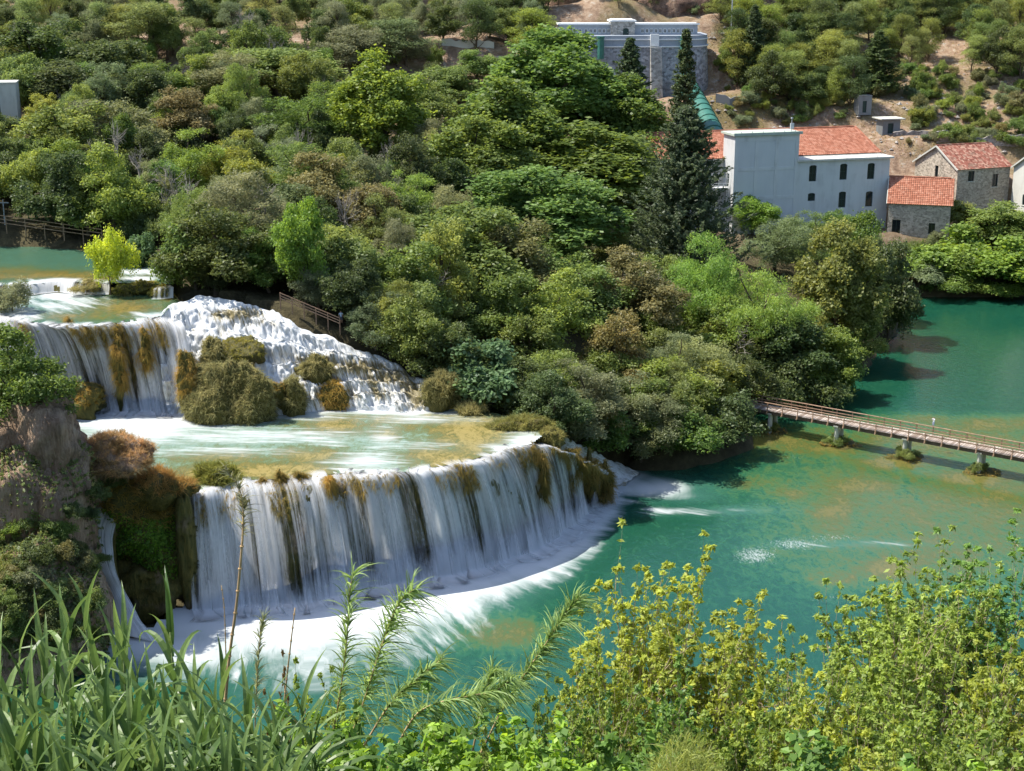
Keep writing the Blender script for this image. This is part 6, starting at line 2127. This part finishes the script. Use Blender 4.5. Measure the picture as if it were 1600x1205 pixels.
# ------------------------------------------------------------------ people
def person(label, base, h, yaw, shirt, trousers, hair, arms_up=True):
    """one continuous figure grown over a skeleton"""
    J = {'pel': (0, 0, .53), 'sp': (0, 0.01, .64), 'ch': (0, 0.0, .76), 'nk': (0, 0, .845), 'hd': (0, -0.012, .90), 'tp': (0, -0.005, .975),
         'hl': (-.055, 0, .50), 'kl': (-.06, -.012, .28), 'al': (-.062, .01, .045), 'tl': (-.07, -.08, .02), 'hr': (.055, 0, .50), 'kr': (.065, -.02, .28), 'ar': (.07, .01, .045), 'tr': (.08, -.08, .02),
         'sl': (-.115, 0, .80), 'sr': (.115, 0, .80)}
    if arms_up:
        J.update({'el': (-.15, -.08, .70), 'wl': (-.06, -.19, .83), 'er': (.15, -.08, .70), 'wr': (.06, -.19, .83), 'fl': (-.045, -.225, .87), 'fr': (.045, -.225, .87)})
    else:
        J.update({'el': (-.155, .01, .65), 'wl': (-.16, -.03, .51), 'er': (.155, .01, .65), 'wr': (.16, -.03, .51), 'fl': (-.16, -.045, .45), 'fr': (.16, -.045, .45)})
    R = {'pel': .085, 'sp': .075, 'ch': .088, 'nk': .033, 'hd': .058, 'tp': .045, 'hl': .062, 'kl': .040, 'al': .026, 'tl': .02, 'hr': .062, 'kr': .040, 'ar': .026, 'tr': .02, 'sl': .042, 'sr': .042,
         'el': .03, 'wl': .021, 'er': .03, 'wr': .021, 'fl': .018, 'fr': .018}
    E = [('pel', 'sp'), ('sp', 'ch'), ('ch', 'nk'), ('nk', 'hd'), ('hd', 'tp'), ('pel', 'hl'), ('hl', 'kl'), ('kl', 'al'), ('al', 'tl'), ('pel', 'hr'), ('hr', 'kr'), ('kr', 'ar'), ('ar', 'tr'),
         ('ch', 'sl'), ('sl', 'el'), ('el', 'wl'), ('wl', 'fl'), ('ch', 'sr'), ('sr', 'er'), ('er', 'wr'), ('wr', 'fr')]
    ks = list(J)
    me = bpy.data.meshes.new('body')
    me.from_pydata([tuple(c * h for c in J[k]) for k in ks], [(ks.index(a), ks.index(b)) for a, b in E], [])
    tmp = link('body_skeleton', me)
    md = tmp.modifiers.new('skin', 'SKIN')
    for i, k in enumerate(ks):
        sv = me.skin_vertices[0].data[i]
        r = R[k] * h
        sv.radius = (r, r * (0.75 if k in ('pel', 'sp', 'ch') else 1.0))
        sv.use_root = (k == 'pel')
    tmp.modifiers.new('sub', 'SUBSURF').levels = 2
    dg = bpy.context.evaluated_depsgraph_get()
    m2 = bpy.data.meshes.new_from_object(tmp.evaluated_get(dg))
    m2.name = 'person'
    bpy.data.objects.remove(tmp)
    def flat(n, c):
        return simple(n, c, 0.8, 0.1)
    for m in (flat('skin', (.45, .27, .19)), flat('shirt', shirt), flat('trousers', trousers), flat('hair', hair)):
        m2.materials.append(m)
    for p in m2.polygons:
        c = p.center / h
        if c.z > .93 or (c.z > .875 and c.y > .012):
            p.material_index = 3
        elif c.z > .835 and abs(c.x) < .06 and c.y > -.1:
            p.material_index = 0
        elif c.z > .545 and not (abs(c.x) > .125 and c.z < .69) and not c.y < -.1:
            p.material_index = 1
        elif c.z > .26 and abs(c.x) < .125 and c.y > -.1:
            p.material_index = 2
        else:
            p.material_index = 0
        p.use_smooth = True
    o = link('person', m2)
    o.location = tuple(base)
    o.rotation_euler = (0, 0, yaw)
    tag(o, label, 'person')
    return o
pb = W(1458, 669, BZ)
person('person in a pale shirt raising both hands to the face on the bridge', pb, 1.7, math.radians(-60), (.75, .78, .82), (.42, .47, .58), (.10, .06, .035), True)
q = D(533, 505, 190)
person('person in a pale blue top at the lower end of the cascade railing', (q[0], q[1], q[2]), 1.7, 0.4, (.5, .62, .78), (.10, .12, .18), (.04, .03, .02), False)

# ------------------------------------------------------------------ plants close to the viewpoint
def cam_ground(x, y):
    return float(ground_h(np.array([x]), np.array([y]))[0])

def leaf_material(name, a, b, trans=0.4, gloss=0.10):
    t = NT(name)
    oi = t.n('ObjectInfo')
    n = t.noise(t.obj(), 3.0, 3, 0.5)
    k = t.math('ADD', t.math('MULTIPLY', oi.outputs['Random'], 0.7), t.math('MULTIPLY', n, 0.3))
    c = t.ramp(k, [(0.1, a), (0.9, b)])
    d = t.n('BsdfDiffuse', Color=c)
    tr = t.n('BsdfTranslucent', Color=t.n('HueSaturation', Hue=0.485, Saturation=1.1, Value=1.3, Color=c).outputs[0])
    s = t.n('MixShader', i0=trans, i1=d.outputs[0], i2=tr.outputs[0])
    g = t.n('BsdfGlossy', Color=(1, 1, 1), Roughness=0.38)
    return t.done(t.n('MixShader', i0=gloss, i1=s.outputs[0], i2=g.outputs[0]))
M_REED = leaf_material('reed_leaf', (.060, .120, .030), (.205, .295, .095), 0.42, 0.02)
M_REEDS = simple('reed_stem', (.13, .17, .06), 0.7, 0.3, 8)
M_CANE = simple('dry_cane', (.42, .29, .15), 0.7, 0.3, 6)

def reed_leaf(seed, L=0.64, Wd=0.064, arch=0.9):
    """arching strap leaf, folded along its midrib"""
    rng = np.random.default_rng(seed)
    k = 9
    t = np.linspace(0, 1, k)
    el0 = math.radians(rng.uniform(48, 72))
    ang = el0 - arch * (t ** 1.4) * math.radians(rng.uniform(70, 130))
    ds = L / (k - 1)
    x = np.r_[0, np.cumsum(np.cos(ang[:-1]) * ds)]
    z = np.r_[0, np.cumsum(np.sin(ang[:-1]) * ds)]
    w = Wd * np.minimum(1, 0.6 + t * 2.5) * (1 - t ** 1.9)
    tw = np.cumsum(rng.normal(size=k) * 0.12)
    rows = []
    for i in range(k):
        s = np.array([-math.sin(ang[i]) * math.sin(tw[i]), math.cos(tw[i]), math.cos(ang[i]) * math.sin(tw[i])])
        u = np.array([-math.sin(ang[i]), 0, math.cos(ang[i])])
        c = np.array([x[i], 0, z[i]])
        rows.append([c - s * w[i] / 2 + u * w[i] * 0.18, c, c + s * w[i] / 2 + u * w[i] * 0.18])
    return MB().grid(np.array(rows)).mesh('leaf', M_REED, smooth_=False, faceattr=False)
REED_LEAVES = [reed_leaf(300 + i, arch=[.3, .7, 1.0, 1.2, 1.4, 1.55, 1.1, .55][i]) for i in range(8)]

def reed(px, py, Y, label, lean=0.05, n=11, sc=1.0, rng=random):
    """giant reed whose growing tip shows at (px, py)"""
    tip = D(px, py, Y)
    x, y = tip[0] - lean, Y
    z0 = cam_ground(x, y) - 0.05
    Ht = tip[2] - z0
    root = thing('giant_reed', label, 'reed', (x, y, z0))
    H = Ht - 0.30
    zz = np.linspace(0, H, 8)
    st = np.stack([lean * (zz / H) ** 2, 0 * zz, zz], 1)
    MB().tube(st, np.linspace(0.013, 0.006, 8), 6).build('stem', M_REEDS, root, smooth_=True, faceattr=False)
    a0 = rng.uniform(0, 6.28)
    for i in range(n):
        k = i / (n - 1)
        z = H * (1 - 0.62 * (1 - k)) if H > 1.2 else H * (0.25 + 0.75 * k)
        fx = lean * (z / H) ** 2
        v = rng.choice([3, 4, 5, 2, 4]) if k < 0.6 else (rng.choice([2, 3, 6, 4]) if k < 0.87 else rng.choice([0, 1, 7]))
        o = link('leaf', REED_LEAVES[v], root)
        o.location = (fx, 0, z)
        s = sc * (0.72 + 0.4 * math.sin(math.pi * min(1, k * 0.8 + 0.2))) * rng.uniform(.85, 1.15)
        o.scale = (s, s, s)
        o.rotation_euler = (rng.uniform(-.15, .15), rng.uniform(-.25, .1) if k < .85 else -0.35, a0 + i * math.pi + rng.uniform(-.7, .7))
    return root

REEDP = [(262, 935, 11.0, 'tall reed with a fan of drooping leaves standing clear before the foam'), (102, 925, 10.4, 'straight spiky reed before the dark cliff foot'), (130, 930, 10.9, None), (188, 955, 10.6, None), (175, 985, 11.2, None),
         (25, 985, 9.8, None), (60, 975, 10.2, None), (85, 1010, 9.6, None), (150, 1000, 9.8, None), (210, 1000, 9.9, None), (235, 1040, 9.4, None), (300, 1040, 10.4, None), (345, 1010, 10.8, None), (335, 1060, 9.6, None),
         (385, 1075, 9.8, None), (425, 1085, 9.4, None), (10, 1050, 9.0, None), (50, 1060, 8.8, None), (110, 1070, 8.8, None), (160, 1080, 8.7, None), (205, 1090, 8.6, None), (265, 1095, 8.8, None), (315, 1110, 8.6, None), (365, 1125, 8.6, None),
         (20, 1120, 8.2, None), (75, 1125, 8.1, None), (130, 1135, 8.0, None), (185, 1140, 8.0, None), (245, 1145, 8.0, None), (300, 1150, 8.0, None), (410, 1140, 8.4, None), (455, 1120, 9.0, None), (350, 1165, 7.9, None), (-15, 1000, 9.6, None),
         (45, 1165, 7.6, None), (105, 1175, 7.6, None), (165, 1180, 7.6, None), (225, 1185, 7.6, None), (285, 1190, 7.6, None), (400, 1185, 8.0, None), (470, 1060, 10.2, None), (-10, 1090, 8.5, None), (445, 1175, 8.4, None), (490, 1150, 9.0, None)]
REEDP += [(q % 480 + _d, 1085 + (q * 37) % 125, 8.9 - 0.010 * ((q * 37) % 125), None) for q, _d in zip(range(15, 480, 22), [0, 6, -5, 9, 3, -8, 4, 0, 7, -3] * 3)]
_rr = random.Random(11)
_un = []
for px, py, Y, lab in REEDP:
    o = reed(px, py, Y, lab, _rr.uniform(-.15, .15), _rr.randint(15, 20), _rr.uniform(.95, 1.25), _rr)
    o['group'] = 'giant reeds along the bottom edge'
    if not lab:
        _un.append((px, py, o))
for px, py, o in _un:
    row = 'back' if py < 1045 else ('middle' if py < 1115 else ('front' if py < 1160 else 'lowest'))
    same = sorted([u for u in _un if ('back' if u[1] < 1045 else ('middle' if u[1] < 1115 else ('front' if u[1] < 1160 else 'lowest'))) == row], key=lambda u: u[0])
    k = [u[2] for u in same].index(o)
    words = ['first', 'second', 'third', 'fourth', 'fifth', 'sixth', 'seventh', 'eighth', 'ninth', 'tenth', 'eleventh', 'twelfth', 'thirteenth', 'fourteenth', 'fifteenth', 'sixteenth']
    o['label'] = f'broad leaved green reed, {words[k] if k < 16 else str(k + 1) + "th"} from the left in the {row} row'

def plume_cane(pts, label, n, L, wd, col, seed, up=0.75, rad=0.011, start=0.25):
    """cane with a feathery plume of narrow leaves along its upper part"""
    c, s = smooth_line(pts, 40)
    o0 = c[0].copy()
    lo = c - o0
    rng = np.random.default_rng(seed)
    root = thing('plume_cane', label, 'reed', o0)
    MB().tube(lo, np.linspace(rad, rad * 0.4, 40), 6).build('stem', M_CANE, root, smooth_=True, faceattr=False)
    k = (start + (1 - start) * rng.random(n) ** 0.8) * 39
    i = np.clip(k.astype(int), 0, 38)
    P = lo[i] + (lo[i + 1] - lo[i]) * (k - i)[:, None]
    tg = nrm(np.gradient(lo, axis=0))[i]
    sd = nrm(np.cross(tg, rng.normal(size=(n, 3))))
    uu = np.clip(up + rng.uniform(-.28, .2, (n, 1)), .2, 1.0)
    N = nrm(tg * uu + sd * (1.15 - uu))
    b = MB()
    d = N
    Ln = 1.25 * L * (0.35 + 0.85 * rng.random(n))
    side = nrm(np.cross(d, rng.normal(size=(n, 3))))
    rows = []
    for q in range(5):
        t = q / 4
        cc = P + d * Ln[:, None] * t + np.array([0, 0, -1.0]) * (0.45 * Ln[:, None] * t * t) + np.array([0.05, 0, 0]) * (Ln[:, None] * t * t)
        w = 0.75 * wd * (1 - t ** 1.6) + 0.001
        rows += [cc - side * w / 2, cc + side * w / 2]
    v = np.stack(rows, 1).reshape(-1, 3)
    base = np.arange(n)[:, None] * 10
    qd = np.concatenate([base + np.array([[2 * a, 2 * a + 1, 2 * a + 3, 2 * a + 2]]) for a in range(4)], 1).reshape(-1, 4)
    b.add(v, qd, tint=np.repeat(rng.random(n), 4))
    o = b.build('plume_leaves', M_FOL, root)
    o.color = (*col, 1)
    return root
def cane_pts(lst, Y):
    P = [D(px, py, Y + 0.02 * i) for i, (px, py) in enumerate(lst)]
    return P
CANEC = (.19, .27, .09)
plume_cane(cane_pts([(505, 1215), (525, 1120), (540, 1020), (546, 930), (552, 895)], 13.0), 'upright feathery cane before the middle of the lower fall', 255, 0.30, 0.020, CANEC, 1, 0.68)
plume_cane(cane_pts([(520, 1215), (560, 1120), (596, 1010), (625, 940), (650, 920)], 12.6), 'bushy feathery cane bending right beside the upright one', 442, 0.30, 0.018, CANEC, 2, 0.55)
plume_cane(cane_pts([(560, 1180), (610, 1100), (660, 1055), (690, 1030)], 12.0), 'short feathery cane pointing right over the teal water', 204, 0.30, 0.022, CANEC, 3, 0.6)
plume_cane(cane_pts([(740, 1200), (790, 1100), (850, 1010), (890, 950), (905, 935)], 12.2), 'long leaning cane with a thick feathery head', 510, 0.28, 0.018, CANEC, 4, 0.66)
plume_cane(cane_pts([(735, 1190), (750, 1120), (765, 1060), (775, 1045)], 11.6), 'low feathery cane at the foot of the leaning cane', 255, 0.26, 0.018, CANEC, 5, 0.6)
plume_cane(cane_pts([(398, 1180), (400, 1090), (406, 1000), (412, 965)], 12.4), 'small soft feathery cane right of the bare brown stem', 255, 0.16, 0.010, (.17, .19, .09), 6, 0.8, 0.007)
plume_cane(cane_pts([(600, 1215), (640, 1130), (680, 1100), (770, 1080), (800, 1060)], 11.2), 'feathery cane arching low over the leafy undergrowth', 340, 0.26, 0.018, CANEC, 7, 0.5)
def bare_cane(lst, Y, label, r=0.012):
    c, _ = smooth_line(cane_pts(lst, Y), 24)
    o0 = c[0].copy()
    root = thing('dry_cane', label, 'cane', o0)
    lo = c - o0
    MB().tube(lo, np.linspace(r, r * 0.55, 24), 7).build('stem', M_CANE, root, smooth_=True, faceattr=False)
    b = MB()
    for k in range(2, 23, 2):
        b.tube([lo[k] - [0, 0, .006], lo[k] + [0, 0, .006]], r * 1.12, 7)
    b.build('node', M_CANE, root, faceattr=False)
    return root
bare_cane([(345, 1190), (357, 1040), (370, 940), (379, 840), (380, 800)], 12.0, 'tall bare brown cane standing before the narrow left fall', 0.017)
plume_cane(cane_pts([(379, 850), (380, 800), (374, 765), (350, 728)], 12.05), 'wind bent feathery tip of the tall brown cane', 119, 0.16, 0.012, (.17, .17, .08), 8, 0.6, 0.006, 0.0)
bare_cane([(437, 1180), (446, 1080), (455, 1000), (461, 950)], 11.2, 'thin bare cane right of the small feathery cane', 0.009)
bare_cane([(354, 1070), (351, 960), (346, 915)], 13.0, 'short dark bare twig left of the tall brown cane', 0.007)

def bush_mesh(seed, H, Wd, nst, leaf, nleaf, rosette=0.5, aspect=0.42, ygap=0.35):
    """loose shrub: pale branching stems with leaves along the outer twigs and bunched at the tips"""
    rng = np.random.default_rng(seed)
    b, l = MB(), MB()
    tips, tdir, pts, pdir = [], [], [], []
    def go(p, d, L, r, lv):
        e = p + d * L
        q = limb(b, p, e, r, r * 0.62, rng, 0.10, 5, 5 if lv > 1 else 4)
        if lv <= 2:
            for k in range(1, 5):
                pts.append(q[k])
                pdir.append(d)
        if lv == 0:
            tips.append(q[-1])
            tdir.append(d)
            return
        for k in range(rng.integers(3, 5)):
            nd = nrm(d + 0.65 * rng.normal(size=3) + np.array([0, 0, 0.12]))
            go(q[rng.integers(1, 5)], nd, L * rng.uniform(.6, .9), r * 0.6, lv - 1)
    for i in range(nst):
        a = rng.uniform(0, 6.28)
        d = nrm(np.array([math.cos(a) * .8, math.sin(a) * .8, 1.0]))
        go(np.array([0.12 * math.cos(a), .12 * math.sin(a), -.1]), d, H * 0.36, 0.013 * H / 1.6, 3)
    v = np.vstack(b.v)
    sc = np.array([Wd / np.ptp(v[:, 0]), Wd / np.ptp(v[:, 1]), H / v[:, 2].max()])
    b.v = [v * sc]
    T, TD, P, PD = np.array(tips) * sc, np.array(tdir), np.array(pts) * sc, np.array(pdir)
    nr = int(nleaf * rosette)
    i = rng.integers(0, len(T), nr)
    spr = rnd_dir(nr, rng, -0.3)
    Q = T[i] + spr * leaf * 1.3 * rng.random((nr, 1)) ** .4
    add_leaves(l, Q, np.tile([0, 0, 1.0], (nr, 1)) * 0.7 + spr * 0.4, np.full(nr, leaf), rng, aspect, 0.5, np.clip(rng.random(nr) * .5 + .5 * rng.random(len(T))[i], 0, 1), along=spr * 1.5)
    n2 = nleaf - nr
    i = rng.integers(0, len(P), n2)
    spr = rnd_dir(n2, rng, -0.7)
    Q = P[i] + spr * leaf * 1.6 * rng.random((n2, 1))
    add_leaves(l, Q, np.tile([0, 0, 1.0], (n2, 1)) * .6 + spr * .4, np.full(n2, leaf), rng, aspect, 0.6, np.clip(rng.random(n2) * .4 + .4 * rng.random(len(P))[i], 0, 1), along=spr)
    return l.mesh('foliage', M_FOL), b.mesh('branches', M_TWIG, smooth_=True, faceattr=False), H, Wd
NEAR = [bush_mesh(400 + i, 3.3, 2.1, 8, 0.036, 19000, 0.55) for i in range(3)] + [bush_mesh(410, 2.6, 2.0, 9, 0.028, 26000, 0.35, 0.5), bush_mesh(411, 2.2, 1.6, 12, 0.048, 17000, 0.25, 0.6)]
def near_bush(px, py, wpx, Y, col, label, var, hmax=3.4):
    top = D(px, py, Y)
    g = cam_ground(top[0], Y)
    h = top[2] - g
    if h > hmax:
        g = top[2] - hmax
        h = hmax
    lm, bm, H0, W0 = NEAR[var]
    w = wpx / F * Y * 1.75
    root = thing('near_shrub', label, 'shrub', (top[0], Y, g), random.uniform(0, 6.28), 'shrubs in front along the bottom edge')
    root.scale = (w / W0, w / W0, h / H0)
    o = link('foliage', lm, root)
    v = random.uniform(.9, 1.1)
    o.color = (col[0] * v, col[1] * v, col[2] * v, 1)
    link('branches', bm, root)
    return root
YB, OB, GB, LB = (.26, .30, .05), (.185, .25, .048), (.12, .21, .045), (.20, .31, .045)
NB = [(995, 838, 170, 15, YB, 'open yellow green shrub with leaf bunches on bare pale stems, left of the shrub belt', 0), (1105, 905, 170, 15.5, YB, 'leafy shrub right of the tall open one', 1), (1240, 935, 190, 14.5, YB, 'shrub leaning over the teal water, centre of the belt', 2),
      (1335, 950, 170, 14, OB, 'dense olive shrub below the submerged rock patch', 0), (1440, 880, 190, 16, OB, 'tall olive shrub against the shallow water', 1), (1490, 800, 150, 18, OB, 'highest shrub on the right, reaching into the river', 2),
      (1570, 830, 160, 18, GB, 'green shrub at the right picture edge, upper', 0), (1580, 960, 180, 14, YB, 'yellowish shrub at the right picture edge, lower', 1), (1490, 960, 190, 13.5, OB, 'olive shrub with reddish leaves below the tall ones', 2),
      (960, 1000, 140, 14, OB, 'olive shrub left under the open yellow one', 1), (880, 1060, 150, 13, OB, 'small olive shrub behind the leaning cane', 3), (1040, 1010, 190, 13, GB, 'green shrub below the open yellow one', 3),
      (1160, 1030, 190, 12.5, OB, 'olive shrub low in the belt centre', 3), (1290, 1040, 200, 12.5, YB, 'yellow green shrub low under the leaning one', 3), (1420, 1040, 200, 12, OB, 'dense low shrub under the olive pair', 3), (1550, 1060, 200, 12, OB, 'dense low shrub in the right corner', 3),
      (480, 1040, 150, 13, OB, 'olive shrub between the thin cane and the upright cane', 3), (570, 1085, 170, 12, OB, 'olive shrub round the feet of the feathery canes', 3), (430, 1025, 80, 14, (.15, .10, .03), 'rusty topped small shrub before the foam', 3),
      (690, 1120, 170, 11.5, OB, 'olive shrub below the teal water gap', 3), (800, 1120, 170, 11.5, GB, 'green shrub at the foot of the leaning cane', 3),
      (560, 1160, 170, 10, LB, 'bright bramble with broad leaves below the canes', 4), (660, 1165, 180, 10, LB, 'bright yellowish bramble at the bottom centre', 4), (760, 1170, 170, 10, LB, 'light green bramble right of the bottom centre', 4), (860, 1165, 170, 10.2, LB, 'light green bramble near the broom', 4),
      (520, 1110, 150, 10.8, LB, 'leafy green bramble behind the bright one under the canes', 4), (865, 1085, 160, 12, OB, 'olive shrub between the leaning cane and the shrub belt', 3), (935, 1075, 150, 12.2, GB, 'green shrub filling the gap left of the shrub belt', 3), (690, 1100, 150, 11.6, GB, 'green shrub under the arching feathery cane', 3), (780, 1130, 160, 10.8, OB, 'olive shrub under the low feathery cane', 3), (620, 1110, 160, 10.8, GB, 'green bramble mat under the arching cane', 4), (730, 1115, 150, 11, LB, 'light bramble mat under the low feathery cane', 4), (600, 1195, 160, 9.2, GB, 'green bramble at the bottom edge under the canes', 4), (720, 1198, 160, 9.2, LB, 'bright bramble at the bottom edge, centre', 4), (820, 1198, 160, 9.3, GB, 'green bramble at the bottom edge before the broom', 4), (500, 1195, 160, 9.2, LB, 'bright bramble at the bottom edge beside the reeds', 4), (920, 1190, 160, 9.6, LB, 'bright bramble at the bottom edge left of the broom', 4), (470, 1190, 130, 9.6, GB, 'green bramble next to the reeds', 4), (960, 1130, 170, 10.8, GB, 'green bramble left of the broom', 4), (1240, 1130, 200, 10.6, OB, 'olive bramble right of the broom', 3), (1380, 1140, 200, 10.6, YB, 'yellow green low shrub at the bottom right', 3),
      (1520, 1150, 200, 10.6, OB, 'olive low shrub in the bottom right corner', 3), (1310, 1180, 200, 9.8, GB, 'green bramble at the very bottom right of the broom', 4), (1450, 1190, 200, 9.8, LB, 'bright bramble at the very bottom right', 4), (1590, 1190, 160, 9.8, OB, 'olive bramble in the extreme right corner', 4)]
for px, py, w, Y, col, lab, var in NB:
    near_bush(px, py, w, Y, col, lab, var)

def broom(px, py, wpx, Y, label, seed):
    rng = np.random.default_rng(seed)
    top = D(px, py, Y)
    w = wpx / F * Y
    g = cam_ground(top[0], Y)
    root = thing('broom_bush', label, 'shrub', (top[0], Y, max(g, top[2] - 1.6)))
    h = top[2] - max(g, top[2] - 1.6)
    n = 9000
    d = rnd_dir(n, rng, 0.0)
    P = d * np.array([w / 2, w / 2, h * 0.8]) * (0.5 + 0.45 * rng.random((n, 1)))
    b = MB()
    add_blades(b, P, d, np.full(n, 0.13), 0.007, rng, 0.35, 0.35, 3)
    o = b.build('foliage', M_FOL, root)
    o.color = (.24, .27, .07, 1)
    t = MB()
    for k in range(30):
        i = rng.integers(0, n)
        limb(t, (0, 0, -.1), P[i], 0.008, 0.003, rng, 0.1, 5, 4)
    t.build('branches', M_TWIG, root, faceattr=False)
broom(1075, 1082, 210, 10.2, 'soft light green broom bush blurring at the bottom centre right', 3)
broom(1150, 1140, 160, 9.6, 'smaller soft broom bush right of the bigger one', 4)

# leaf litter and low leaves that cover the near slope
def near_cover():
    rng = np.random.default_rng(21)
    n = 26000
    Y = rng.uniform(5.5, 17, n)
    px = rng.uniform(-100, 1700, n)
    x = (px - 800) / F * Y * 1.1
    z = ground_h(x, Y)
    P = np.stack([x, Y, z + rng.random(n) * 0.45], 1)
    b = MB()
    add_leaves(b, P, np.tile([0, 0, 1.0], (n, 1)), np.full(n, 0.035), rng, 0.55, 0.7)
    o = b.build('ground_cover', M_FOL)
    o.color = (.14, .17, .045, 1)
    tag(o, kind='stuff')
near_cover()
